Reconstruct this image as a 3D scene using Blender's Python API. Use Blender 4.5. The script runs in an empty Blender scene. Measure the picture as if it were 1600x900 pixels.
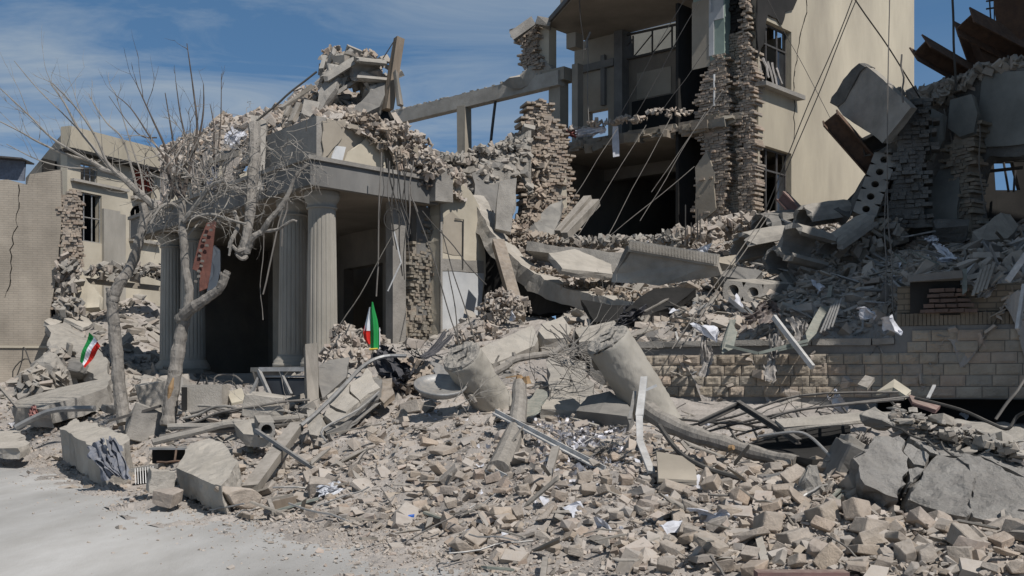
import bpy, bmesh, math, random
import numpy as np
from mathutils import Vector, Matrix, noise, Euler
S = bpy.context.scene
COL = S.collection
F = 1800.0          # focal length in photo pixels (1600 wide)
CZ = 1.7            # eye height
HZ = 600.0          # horizon row
def P(px, py, d):
    return Vector(((px-800)/F*d, d, CZ+(HZ-py)/F*d))
# ---------------------------------------------------------------- camera
cd = bpy.data.cameras.new('camera'); cam = bpy.data.objects.new('camera', cd); COL.objects.link(cam)
cam.location = (0,0,CZ); cam.rotation_euler = (math.radians(90),0,0)
cd.sensor_width = 36; cd.lens = F/1600*36; cd.shift_y = (HZ-450)/1600
cd.clip_start = .1; cd.clip_end = 4000
S.camera = cam
# ---------------------------------------------------------------- sky + sun
SUN_AZ = (0.63, -0.777); SUN_EL = math.radians(50)
w = bpy.data.worlds.new('World'); S.world = w; w.use_nodes = True
nt = w.node_tree; nt.nodes.clear()
N = nt.nodes.new; L = nt.links.new
out = N('ShaderNodeOutputWorld'); bg = N('ShaderNodeBackground'); bg.inputs[1].default_value = 0.07
sky = N('ShaderNodeTexSky'); sky.sky_type = 'NISHITA'; sky.sun_disc = False
sky.sun_elevation = SUN_EL; sky.sun_rotation = math.atan2(SUN_AZ[0], SUN_AZ[1])
sky.altitude = 1200; sky.air_density = 1.0; sky.dust_density = 0.35; sky.ozone_density = 3.0
tc = N('ShaderNodeTexCoord'); sx = N('ShaderNodeSeparateXYZ'); L(tc.outputs['Generated'], sx.inputs[0])
# the sky is looked up a little higher than the view, deep spring blue
mxh = N('ShaderNodeMath'); mxh.operation = 'MULTIPLY_ADD'; mxh.inputs[1].default_value = .9; mxh.inputs[2].default_value = .24
L(sx.outputs[2], mxh.inputs[0])
cb = N('ShaderNodeCombineXYZ'); L(sx.outputs[0], cb.inputs[0]); L(sx.outputs[1], cb.inputs[1]); L(mxh.outputs[0], cb.inputs[2])
L(cb.outputs[0], sky.inputs[0])
zz = N('ShaderNodeMath'); zz.operation = 'ADD'; zz.inputs[1].default_value = .12; L(sx.outputs[2], zz.inputs[0])
dx = N('ShaderNodeMath'); dx.operation = 'DIVIDE'; L(sx.outputs[0], dx.inputs[0]); L(zz.outputs[0], dx.inputs[1])
dy = N('ShaderNodeMath'); dy.operation = 'DIVIDE'; L(sx.outputs[1], dy.inputs[0]); L(zz.outputs[0], dy.inputs[1])
cc = N('ShaderNodeCombineXYZ'); L(dx.outputs[0], cc.inputs[0]); L(dy.outputs[0], cc.inputs[1])
mp = N('ShaderNodeMapping'); mp.inputs['Rotation'].default_value = (0,0,.6); mp.inputs['Scale'].default_value = (.75,1.5,1); mp.inputs['Location'].default_value = (2.3,1.1,0)
L(cc.outputs[0], mp.inputs[0])
n1 = N('ShaderNodeTexNoise'); n1.inputs['Scale'].default_value = 1.5; n1.inputs['Detail'].default_value = 10; n1.inputs['Roughness'].default_value = .6; n1.inputs['Distortion'].default_value = 1.2
L(mp.outputs[0], n1.inputs['Vector'])
r1 = N('ShaderNodeValToRGB'); r1.color_ramp.elements[0].position = .36; r1.color_ramp.elements[1].position = .72
r1.color_ramp.elements[0].color = (0,0,0,1); r1.color_ramp.elements[1].color = (1,1,1,1)
L(n1.outputs[0], r1.inputs[0])
# thin cirrus gathers towards the left of the view
lf = N('ShaderNodeMapRange'); lf.inputs[1].default_value = .30; lf.inputs[2].default_value = -.20; lf.inputs[3].default_value = .10; lf.inputs[4].default_value = 1.0
L(sx.outputs[0], lf.inputs[0])
cm = N('ShaderNodeMath'); cm.operation = 'MULTIPLY'; L(r1.outputs[0], cm.inputs[0]); L(lf.outputs[0], cm.inputs[1])
hs = N('ShaderNodeHueSaturation'); hs.inputs['Saturation'].default_value = 1.08; hs.inputs['Hue'].default_value = .490; hs.inputs['Value'].default_value = 1.72
fl = N('ShaderNodeMapRange'); fl.inputs[1].default_value = .35; fl.inputs[2].default_value = .75; fl.inputs[3].default_value = 1.0; fl.inputs[4].default_value = .36; L(sx.outputs[2], fl.inputs[0])
fm = N('ShaderNodeMix'); fm.data_type = 'RGBA'; fm.blend_type = 'MULTIPLY'; fm.inputs[0].default_value = 1; L(sky.outputs[0], hs.inputs['Color'])
mix = N('ShaderNodeMix'); mix.data_type = 'RGBA'; mix.inputs[7].default_value = (5.2,6.1,7.0,1)
L(hs.outputs[0], fm.inputs[6]); L(fl.outputs[0], fm.inputs[7]); L(cm.outputs[0], mix.inputs[0]); L(fm.outputs[2], mix.inputs[6]); L(mix.outputs[2], bg.inputs[0]); L(bg.outputs[0], out.inputs[0])
sd = bpy.data.lights.new('sun','SUN'); sd.energy = 4.6; sd.angle = math.radians(.55); sd.color = (1,.95,.90)
so = bpy.data.objects.new('sun', sd); COL.objects.link(so)
sdir = Vector((SUN_AZ[0]*math.cos(SUN_EL), SUN_AZ[1]*math.cos(SUN_EL), math.sin(SUN_EL)))
so.rotation_euler = sdir.to_track_quat('Z','Y').to_euler(); so.location = (20,-20,30)
S.view_settings.view_transform = 'Standard'; S.view_settings.look = 'None'; S.view_settings.exposure = 0.0; S.view_settings.gamma = 1.0
S.view_settings.use_curve_mapping = False
S.render.engine = 'CYCLES'
# ---------------------------------------------------------------- materials
def mat(name, c1, c2=None, scale=3, bump=.3, bscale=30, rough=.95, dust=0.0, dustc=(.41,.365,.30), metal=0, rnd=None, island=False, stretch=None, spec=.2, bdist=.02):
    m = bpy.data.materials.new(name); m.use_nodes = True; t = m.node_tree; n = t.nodes; l = t.links
    b = n['Principled BSDF']; b.inputs['Roughness'].default_value = rough; b.inputs['Metallic'].default_value = metal
    b.inputs['Specular IOR Level'].default_value = spec
    co = n.new('ShaderNodeTexCoord'); vec = co.outputs['Object']
    if stretch:
        mpp = n.new('ShaderNodeMapping'); mpp.inputs['Scale'].default_value = stretch; l.new(vec, mpp.inputs[0]); vec = mpp.outputs[0]
    ns = n.new('ShaderNodeTexNoise'); ns.inputs['Scale'].default_value = scale; ns.inputs['Detail'].default_value = 6; ns.inputs['Roughness'].default_value = .65
    l.new(vec, ns.inputs['Vector'])
    rp = n.new('ShaderNodeValToRGB'); rp.color_ramp.elements[0].position = .3; rp.color_ramp.elements[1].position = .72
    c2 = c2 or tuple(x*.75 for x in c1)
    rp.color_ramp.elements[0].color = (*c2,1); rp.color_ramp.elements[1].color = (*c1,1)
    l.new(ns.outputs[0], rp.inputs[0]); colr = rp.outputs[0]
    nl = n.new('ShaderNodeTexNoise'); nl.inputs['Scale'].default_value = scale*.28; nl.inputs['Detail'].default_value = 3; l.new(vec, nl.inputs['Vector'])
    ml = n.new('ShaderNodeMapRange'); ml.inputs[1].default_value = .35; ml.inputs[2].default_value = .65; ml.inputs[3].default_value = .80; ml.inputs[4].default_value = 1.12; l.new(nl.outputs[0], ml.inputs[0])
    mk = n.new('ShaderNodeMix'); mk.data_type='RGBA'; mk.blend_type='MULTIPLY'; mk.inputs[0].default_value = 1; l.new(colr, mk.inputs[6]); l.new(ml.outputs[0], mk.inputs[7]); colr = mk.outputs[2]
    if rnd:   # list of colours chosen per island or per object
        if island:
            g = n.new('ShaderNodeNewGeometry'); ro = g.outputs['Random Per Island']
        else:
            g = n.new('ShaderNodeObjectInfo'); ro = g.outputs['Random']
        r2 = n.new('ShaderNodeValToRGB'); r2.color_ramp.interpolation = 'LINEAR'
        els = r2.color_ramp.elements
        for k in range(len(rnd)-2): els.new(.5)
        for k, c in enumerate(rnd):
            els[k].position = k/(len(rnd)-1); els[k].color = (*c,1)
        l.new(ro, r2.inputs[0])
        mm = n.new('ShaderNodeMix'); mm.data_type='RGBA'; mm.blend_type='MULTIPLY'; mm.inputs[0].default_value = 1
        l.new(colr, mm.inputs[6]); l.new(r2.outputs[0], mm.inputs[7]); colr = mm.outputs[2]
    if dust > 0:
        ge = n.new('ShaderNodeNewGeometry'); sp = n.new('ShaderNodeSeparateXYZ'); l.new(ge.outputs['True Normal'], sp.inputs[0])
        mr = n.new('ShaderNodeMapRange'); mr.inputs[1].default_value = .25; mr.inputs[2].default_value = .9; mr.inputs[3].default_value = dust*.22; mr.inputs[4].default_value = dust
        l.new(sp.outputs[2], mr.inputs[0])
        nd = n.new('ShaderNodeTexNoise'); nd.inputs['Scale'].default_value = scale*2.3; nd.inputs['Detail'].default_value = 4
        l.new(vec, nd.inputs['Vector'])
        mu = n.new('ShaderNodeMath'); mu.operation='MULTIPLY'; l.new(mr.outputs[0], mu.inputs[0])
        mr2 = n.new('ShaderNodeMapRange'); mr2.inputs[1].default_value = .35; mr2.inputs[2].default_value = .62; mr2.inputs[3].default_value = .45; mr2.inputs[4].default_value = 1
        l.new(nd.outputs[0], mr2.inputs[0]); l.new(mr2.outputs[0], mu.inputs[1])
        md = n.new('ShaderNodeMix'); md.data_type='RGBA'; l.new(mu.outputs[0], md.inputs[0]); l.new(colr, md.inputs[6]); md.inputs[7].default_value = (*dustc,1)
        colr = md.outputs[2]
    l.new(colr, b.inputs['Base Color'])
    if bump > 0:
        nb = n.new('ShaderNodeTexNoise'); nb.inputs['Scale'].default_value = bscale; nb.inputs['Detail'].default_value = 8; nb.inputs['Roughness'].default_value = .7
        l.new(vec, nb.inputs['Vector'])
        bp = n.new('ShaderNodeBump'); bp.inputs['Strength'].default_value = bump; bp.inputs['Distance'].default_value = bdist
        l.new(nb.outputs[0], bp.inputs['Height']); l.new(bp.outputs[0], b.inputs['Normal'])
    return m
def brickmat(name, u, c1, c2, mortar, bw=.22, rh=.075, msize=.012, bump=.5, var=.5, dust=0):
    m = mat(name, (1,1,1), (.72,.72,.72), scale=1.3, bump=0)
    t = m.node_tree; n = t.nodes; l = t.links; b = n['Principled BSDF']
    g = n.new('ShaderNodeNewGeometry')
    dt = n.new('ShaderNodeVectorMath'); dt.operation='DOT_PRODUCT'; l.new(g.outputs['Position'], dt.inputs[0]); dt.inputs[1].default_value = (u[0],u[1],0)
    s = n.new('ShaderNodeSeparateXYZ'); l.new(g.outputs['Position'], s.inputs[0])
    c = n.new('ShaderNodeCombineXYZ'); l.new(dt.outputs['Value'], c.inputs[0]); l.new(s.outputs[2], c.inputs[1])
    br = n.new('ShaderNodeTexBrick'); l.new(c.outputs[0], br.inputs['Vector']); br.inputs['Scale'].default_value = 1
    br.inputs['Color1'].default_value = (*c1,1); br.inputs['Color2'].default_value = (*c2,1); br.inputs['Mortar'].default_value = (*mortar,1)
    br.inputs['Brick Width'].default_value = bw; br.inputs['Row Height'].default_value = rh; br.inputs['Mortar Size'].default_value = msize; br.inputs['Bias'].default_value = 0
    old = b.inputs['Base Color'].links[0].from_socket
    mm = n.new('ShaderNodeMix'); mm.data_type='RGBA'; mm.blend_type='MULTIPLY'; mm.inputs[0].default_value = 1
    l.new(br.outputs[0], mm.inputs[6]); l.new(old, mm.inputs[7]); l.new(mm.outputs[2], b.inputs['Base Color'])
    bp = n.new('ShaderNodeBump'); bp.inputs['Strength'].default_value = bump; bp.inputs['Distance'].default_value = .02; bp.invert = True
    l.new(br.outputs['Fac'], bp.inputs['Height']); l.new(bp.outputs[0], b.inputs['Normal'])
    return m
DUST = (.405,.374,.338)
STONES = [(.98,.96,.92),(1.04,.98,.89),(.84,.84,.83),(1.08,1.0,.91),(.93,.87,.80),(1.10,1.06,1.0),(.86,.87,.87),(1.08,.95,.87),(.98,.95,.91)]
M = {}
M['rubble']   = mat('rubble_stone', (.405,.365,.325), (.305,.277,.248), scale=6, bump=.5, bscale=26, dust=.75, rnd=STONES, island=True, dustc=DUST)
M['rubble_grey'] = mat('rubble_grey', (.33,.315,.29), (.25,.24,.225), scale=6, bump=.5, bscale=26, dust=.55, rnd=STONES, island=True, dustc=(.36,.335,.295))
M['block']    = mat('stone_block', (.405,.362,.318), (.30,.27,.238), scale=7, bump=.9, bscale=30, dust=.42, rnd=STONES+[(1.05,.95,.82),(1.04,.92,.82)], island=False, dustc=DUST)
M['dust']     = mat('dusty_ground', (.405,.372,.338), (.315,.286,.257), scale=1.6, bump=.9, bscale=14, dust=0, bdist=.04)
M['dustgrey'] = mat('grey_dust', (.30,.28,.25), (.21,.195,.17), scale=1.6, bump=.9, bscale=12, dust=0, bdist=.05)
M['road']     = mat('dusty_road', (.43,.425,.41), (.335,.325,.305), scale=1.3, bump=.7, bscale=18, dust=0, rough=.95, stretch=(1.5,.42,1), bdist=.012)
M['concrete'] = mat('concrete', (.29,.275,.25), (.19,.18,.165), scale=2.6, bump=.95, bscale=22, dust=.7, dustc=(.38,.35,.30))
M['concrete_g'] = mat('weathered_concrete', (.33,.318,.295), (.21,.20,.185), scale=4.5, bump=1.0, bscale=16, dust=.45, dustc=(.33,.31,.28), bdist=.06)
M['concrete_l'] = mat('pale_concrete', (.40,.372,.33), (.28,.26,.225), scale=2.6, bump=.9, bscale=20, dust=.6, dustc=(.42,.385,.33))
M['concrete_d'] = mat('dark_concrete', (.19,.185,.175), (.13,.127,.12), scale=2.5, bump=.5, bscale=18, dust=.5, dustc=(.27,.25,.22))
M['shade_c'] = mat('shade_dark_concrete', (.17,.168,.158), (.09,.088,.084), scale=1.6, bump=1.0, bscale=10, dust=.3, dustc=(.2,.19,.175), bdist=.05)  # concrete darkened to put the right ruin's shade into the colour
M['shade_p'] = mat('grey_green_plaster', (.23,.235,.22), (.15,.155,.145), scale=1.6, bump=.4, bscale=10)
M['fascia']   = mat('grey_fascia', (.175,.172,.165), (.10,.10,.098), scale=1.2, bump=.2, bscale=12, dust=.7, dustc=(.36,.34,.30), stretch=(1,1,.4))
M['column']   = mat('column_stone', (.36,.338,.295), (.26,.243,.21), scale=1.8, bump=.45, bscale=25, stretch=(1,1,.35))
M['plaster']  = mat('tan_plaster', (.36,.32,.26), (.27,.24,.195), scale=1.1, bump=.25, bscale=9)
M['cream']    = mat('cream_plaster', (.50,.455,.365), (.40,.36,.285), scale=1.2, bump=.25, bscale=10)
M['white_pl'] = mat('white_plaster', (.52,.53,.53), (.40,.41,.415), scale=2, bump=.15, bscale=14)
M['ceil']     = mat('ceiling_plaster', (.30,.265,.22), (.20,.175,.145), scale=.8, bump=.3, bscale=7)
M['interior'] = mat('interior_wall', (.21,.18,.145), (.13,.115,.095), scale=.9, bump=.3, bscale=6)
M['soot_shade']     = mat('soot_shade_black', (.035,.033,.031), (.02,.02,.019), scale=1.2, bump=.3, bscale=6)  # soot on burnt walls; also black colour standing in for shade in hollows
M['yellow']   = mat('yellow_render', (.47,.42,.32), (.31,.275,.215), scale=.55, bump=.5, bscale=10, stretch=(1,1,.3))
M['crack']    = mat('crack_gap', (.02,.018,.015), bump=0)
M['brickfrag']= mat('brick_fragment', (.35,.305,.262), (.25,.22,.19), scale=8, bump=.5, bscale=24, dust=.5, rnd=STONES, island=True, dustc=(.40,.35,.285))
M['brickgrey']= mat('grey_brick_fragment', (.27,.25,.215), (.19,.175,.15), scale=8, bump=.6, bscale=24, dust=.5, rnd=STONES, island=True, dustc=(.34,.31,.265))
M['bark']     = mat('dusty_bark', (.25,.232,.208), (.12,.11,.098), scale=9, bump=1.0, bscale=22, dust=.55, dustc=(.37,.34,.295), stretch=(1,1,.3))
M['twig']     = mat('dusty_twig', (.27,.252,.225), (.17,.158,.14), scale=9, bump=0, dust=.6, dustc=(.38,.35,.31))
M['darktwig'] = mat('bare_twig', (.10,.082,.068), (.06,.05,.045), scale=9, bump=0, dust=.35, dustc=(.3,.27,.24))
M['rawwood']  = mat('raw_wood', (.36,.25,.14), (.24,.15,.08), scale=9, bump=.6, bscale=30)
M['wood']     = mat('old_timber', (.24,.19,.14), (.13,.105,.08), scale=5, bump=.5, bscale=25, dust=.4, dustc=DUST, stretch=(1,1,.2))
M['wood_grey']= mat('grey_timber', (.27,.245,.21), (.17,.155,.13), scale=5, bump=.5, bscale=25, dust=.5, dustc=DUST, stretch=(1,1,.2))
M['steel']    = mat('dark_steel', (.075,.072,.07), (.045,.042,.04), scale=6, bump=.2, rough=.6, dust=.6, dustc=(.27,.25,.22), metal=.2)
M['rust']     = mat('rusty_steel', (.12,.07,.045), (.06,.038,.03), scale=6, bump=.4, bscale=30, dust=.3, dustc=(.3,.25,.2))
M['rustred']  = mat('rust_red_paint', (.16,.065,.05), (.09,.04,.035), scale=8, bump=.4, dust=.2)
M['cable']    = mat('cable', (.055,.053,.05), (.035,.034,.032), bump=0, rough=.7, dust=.3, dustc=(.25,.23,.2))
M['cable_l']  = mat('pale_cable', (.20,.185,.165), (.13,.12,.11), bump=0, rough=.7)
M['white_m']  = mat('white_metal', (.52,.53,.53), (.36,.36,.355), scale=12, bump=.15, rough=.5, dust=.35, spec=.4)
M['grey_m']   = mat('grey_metal', (.29,.30,.305), (.18,.185,.19), scale=8, bump=.2, rough=.5, dust=.5, metal=.3, spec=.4)
M['green_m']  = mat('green_metal', (.19,.215,.19), (.12,.14,.125), scale=8, bump=.2, rough=.6, dust=.5)
M['foil']     = mat('silver_foil', (.42,.42,.45), (.22,.22,.24), scale=20, bump=.4, rough=.45, metal=.5, spec=.5)
M['paper']    = mat('white_paper', (.62,.63,.67), (.46,.47,.50), scale=9, bump=.2)
M['bluepl']   = mat('blue_plastic', (.04,.17,.62), (.03,.13,.5), bump=.1, rough=.4, spec=.5)
M['cloth_d']  = mat('black_cloth', (.045,.048,.06), (.025,.026,.032), scale=9, bump=.7, bscale=16, dust=.35, dustc=(.2,.19,.18))
M['cloth_b']  = mat('blue_grey_cloth', (.16,.18,.22), (.10,.11,.14), scale=9, bump=.7, bscale=16, dust=.4, dustc=(.33,.31,.28))
M['cloth_p']  = mat('pale_cloth', (.37,.35,.33), (.25,.235,.22), scale=9, bump=.7, bscale=16, dust=.3)
M['cloth_m']  = mat('mauve_cloth', (.17,.14,.135), (.10,.085,.085), scale=9, bump=.8, bscale=16, dust=.35)
M['red_cloth']= mat('red_cloth', (.35,.10,.09), (.22,.07,.07), scale=9, bump=.8, bscale=16, dust=.35)
M['flag_g']   = mat('flag_green', (.02,.27,.07), (.016,.22,.055), bump=.1, rough=.8)
M['flag_w']   = mat('flag_white', (.75,.76,.80), (.65,.66,.70), bump=.1, rough=.8)
M['flag_r']   = mat('flag_red', (.58,.03,.02), (.48,.02,.015), bump=.1, rough=.8)
M['gold']     = mat('gold_fringe', (.55,.40,.06), (.45,.3,.05), bump=.1)
M['glass']    = mat('dusty_dark_glass', (.03,.033,.036), (.02,.02,.022), bump=.05, rough=.15, spec=.5)
M['redcurt']  = mat('red_curtain', (.30,.055,.03), (.20,.035,.02), scale=6, bump=.5, bscale=10, stretch=(3,3,.3))
M['redbeam']  = mat('red_painted_beam', (.20,.11,.10), (.13,.08,.075), scale=6, bump=.3, dust=.4)
M['sheer']    = mat('dusty_plastic_film', (.55,.57,.60), (.42,.43,.46), scale=10, bump=.5, bscale=12, rough=.25, spec=.5)
M['pale_green']= mat('pale_green_paint', (.30,.37,.32), (.24,.30,.26), scale=3, bump=.2)
M['yelpanel'] = mat('pale_panel', (.46,.43,.34), (.36,.33,.26), scale=3, bump=.3, dust=.5)
# ---------------------------------------------------------------- helpers
def tag(o, label=None, cat=None, group=None, kind=None):
    if label: o['label'] = label
    if cat: o['category'] = cat
    if group: o['group'] = group
    if kind: o['kind'] = kind
    return o
def wloc(o):
    v = Vector((0,0,0))
    while o is not None:
        v += o.location; o = o.parent
    return v
def empty(name, loc, label=None, cat=None, group=None):
    o = bpy.data.objects.new(name, None); COL.objects.link(o); o.location = loc
    o.empty_display_size = .3
    return tag(o, label, cat, group)
class MB:
    def __init__(s): s.v = []; s.f = []
    def add(s, vs, fs):
        k = len(s.v); s.v += [tuple(x) for x in vs]; s.f += [tuple(i+k for i in f) for f in fs]
    def box(s, c, a, b, n, jit=0, rng=None):      # centre + three half axes
        c, a, b, n = Vector(c), Vector(a), Vector(b), Vector(n)
        vs = []
        for i in (-1,1):
            for j in (-1,1):
                for k in (-1,1):
                    p = c+a*i+b*j+n*k
                    if jit: p = p+Vector((random.uniform(-jit,jit),random.uniform(-jit,jit),random.uniform(-jit,jit)))
                    vs.append(p)
        fs = [(0,1,3,2),(4,6,7,5),(0,4,5,1),(2,3,7,6),(0,2,6,4),(1,5,7,3)]
        if a.cross(b).dot(n) < 0: fs = [tuple(reversed(f)) for f in fs]
        s.add(vs, fs)
    def beam(s, p0, p1, w, h, up=(0,0,1), jit=0):
        p0, p1 = Vector(p0), Vector(p1); d = p1-p0; up = Vector(up)
        side = d.cross(up)
        if side.length < 1e-5: side = d.cross(Vector((1,0,0)))
        side.normalize(); u2 = side.cross(d).normalized()
        s.box((p0+p1)/2, d/2, side*w/2, u2*h/2, jit)
    def ibeam(s, p0, p1, w, h, t=.02, up=(0,0,1)):
        p0, p1 = Vector(p0), Vector(p1); d = p1-p0
        side = d.cross(Vector(up)).normalized(); u2 = side.cross(d).normalized()
        for sg in (-1,1): s.beam(p0+u2*sg*(h/2-t/2), p1+u2*sg*(h/2-t/2), w, t, up)
        s.beam(p0, p1, t, h-2*t, up)
    def tube(s, pts, r, seg=6, cap=True):
        pts = [Vector(p) for p in pts]; n = len(pts)
        rs = r if isinstance(r,(list,tuple)) else [r]*n
        if len(rs) != n: rs = [rs[0]+(rs[-1]-rs[0])*i/(n-1) for i in range(n)]
        k0 = len(s.v); prev = None
        for i in range(n):
            t = (pts[min(i+1,n-1)]-pts[max(i-1,0)])
            if t.length < 1e-9: t = Vector((0,0,1))
            t.normalize()
            if prev is None:
                a = t.cross(Vector((0,0,1)))
                if a.length < .05: a = t.cross(Vector((1,0,0)))
            else: a = prev - t*prev.dot(t)
            a.normalize(); prev = a; b = t.cross(a)
            for j in range(seg):
                q = 2*math.pi*j/seg
                s.v.append(tuple(pts[i]+(a*math.cos(q)+b*math.sin(q))*rs[i]))
        for i in range(n-1):
            for j in range(seg):
                A = k0+i*seg+j; B = k0+i*seg+(j+1)%seg
                s.f.append((A,B,B+seg,A+seg))
        if cap:
            s.f.append(tuple(k0+j for j in reversed(range(seg)))); s.f.append(tuple(k0+(n-1)*seg+j for j in range(seg)))
    def lathe(s, base, axis, prof, seg=32, flute=None):   # prof: (distance along axis, radius, flutedepth)
        base = Vector(base); ax = Vector(axis).normalized()
        a = ax.cross(Vector((0,0,1)))
        if a.length < .05: a = Vector((1,0,0))
        a.normalize(); b = ax.cross(a); k0 = len(s.v)
        for pr in prof:
            h, r = pr[0], pr[1]; fd = pr[2] if len(pr) > 2 else 0
            for j in range(seg):
                q = 2*math.pi*j/seg; rr = r
                if fd: rr = r-fd*max(0,math.sin(q*flute)) ** .6 if math.sin(q*flute) > 0 else r
                s.v.append(tuple(base+ax*h+(a*math.cos(q)+b*math.sin(q))*rr))
        for i in range(len(prof)-1):
            for j in range(seg):
                A = k0+i*seg+j; B = k0+i*seg+(j+1)%seg
                s.f.append((A,B,B+seg,A+seg))
        s.f.append(tuple(k0+j for j in reversed(range(seg)))); s.f.append(tuple(k0+(len(prof)-1)*seg+j for j in range(seg)))
    def build(s, name, m, parent=None, smooth=False, label=None, cat=None, group=None, kind=None, origin=None):
        if parent is not None: o0 = wloc(parent)
        elif origin is not None: o0 = Vector(origin)
        else:
            A = np.array(s.v); o0 = Vector(((A[:,0].min()+A[:,0].max())/2,(A[:,1].min()+A[:,1].max())/2,A[:,2].min()))
        me = bpy.data.meshes.new(name)
        A = np.array(s.v, dtype=np.float64)-np.array(o0)
        me.from_pydata(A.tolist(), [], s.f); me.materials.append(m if not isinstance(m,str) else M[m])
        if smooth: me.shade_smooth()
        o = bpy.data.objects.new(name, me); COL.objects.link(o)
        if parent is not None: o.parent = parent
        else: o.location = o0
        return tag(o, label, cat, group, kind)
def wig(p0, p1, n, amp, seed=0, sag=0):
    r = random.Random(seed); p0, p1 = Vector(p0), Vector(p1); out = []
    off = Vector((r.uniform(0,99),r.uniform(0,99),r.uniform(0,99)))
    for i in range(n+1):
        t = i/n; p = p0.lerp(p1,t); e = math.sin(math.pi*t)
        v = noise.noise_vector(off+Vector((t*2.2,0,0)))
        out.append(p+v*amp*e+Vector((0,0,-sag*4*t*(1-t))))
    return out
def smoothpath(pts, k=4):
    pts = [Vector(p) for p in pts]; o = []
    for i in range(len(pts)-1):
        p0 = pts[max(i-1,0)]; p1 = pts[i]; p2 = pts[i+1]; p3 = pts[min(i+2,len(pts)-1)]
        for j in range(k):
            t = j/k
            o.append(.5*((2*p1)+(p2-p0)*t+(2*p0-5*p1+4*p2-p3)*t*t+(3*p1-p0-3*p2+p3)*t**3))
    o.append(pts[-1]); return o
# broken slab outlined by points, real thickness behind its face
def slab_mesh(pts, thick, jag=.06, step=.35, seed=1, back=None, mb=None, tw=0.0, rough=0.0):
    r = random.Random(seed)
    pts = [Vector(p) if not isinstance(p, tuple) or len(p)!=3 else P(*p) for p in pts]
    nrm = Vector((0,0,0)); c = sum(pts, Vector())/len(pts)
    for i in range(len(pts)): nrm += (pts[i]-c).cross(pts[(i+1)%len(pts)]-c)
    nrm.normalize()
    camdir = Vector((0,0,CZ))-c
    if nrm.dot(camdir) < 0: nrm = -nrm; pts = pts[::-1]
    bk = Vector(back) if back is not None else -nrm*thick
    if back is not None: bk = bk.normalized()*thick
    o = []
    for i in range(len(pts)):
        a, b = pts[i], pts[(i+1)%len(pts)]; n = max(1,int((b-a).length/step))
        e = (b-a).normalized(); q = e.cross(nrm)
        for k in range(n):
            t = k/n; p = a.lerp(b,t)
            if jag: p = p+q*r.uniform(-jag,jag)+e*r.uniform(-jag,jag)*.5
            o.append(p)
    n = len(o); mb = mb or MB()
    mid = [p+bk*.5+Vector((r.uniform(-1,1),r.uniform(-1,1),r.uniform(-1,1)))*jag*.6 for p in o]
    bkp = [p+bk+Vector((r.uniform(-1,1),r.uniform(-1,1),r.uniform(-1,1)))*jag*.5 for p in o]
    fs = [tuple(range(n)), tuple(2*n+i for i in reversed(range(n)))]
    for i in range(n):
        j = (i+1)%n; fs.append((j,i,n+i,n+j)); fs.append((n+j,n+i,2*n+i,2*n+j))
    mb.add(o+mid+bkp, fs); return mb
def weather(mb, amp, target, seed=0):
    bm = bmesh.new(); vs = [bm.verts.new(v) for v in mb.v]
    for f in mb.f: bm.faces.new([vs[i] for i in f])
    bmesh.ops.triangulate(bm, faces=bm.faces)
    for _ in range(4):
        es = [e for e in bm.edges if e.calc_length() > target]
        if not es or len(bm.faces) > 9000: break
        bmesh.ops.subdivide_edges(bm, edges=es, cuts=1); bmesh.ops.triangulate(bm, faces=bm.faces)
    bm.normal_update(); off = Vector((seed*2.1,0,0)); k = .5/target
    for v in bm.verts: v.co += v.normal*(amp*noise.noise(v.co*k*.5)+amp*.8*noise.noise(v.co*k*1.6+off)+amp*.5*noise.noise(v.co*k*4))
    for i,v in enumerate(bm.verts): v.index = i
    q = MB(); q.v = [tuple(v.co) for v in bm.verts]; q.f = [tuple(v.index for v in f.verts) for f in bm.faces]; bm.free()
    return q
def slab(name, pts, thick, m, label=None, cat=None, group=None, parent=None, rough=None, **k):
    mb = slab_mesh(pts, thick, **k)
    A = np.array(mb.v); dist = float(A[:,1].min())
    if rough is None: rough = .018 if (thick > .07 and k.get('jag',.06) > 0) else 0
    if rough: mb = weather(mb, rough*max(.7,dist/18), .13*max(.6,dist/15), k.get('seed',1))
    return mb.build(name, m, parent, label=label, cat=cat, group=group)
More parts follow.
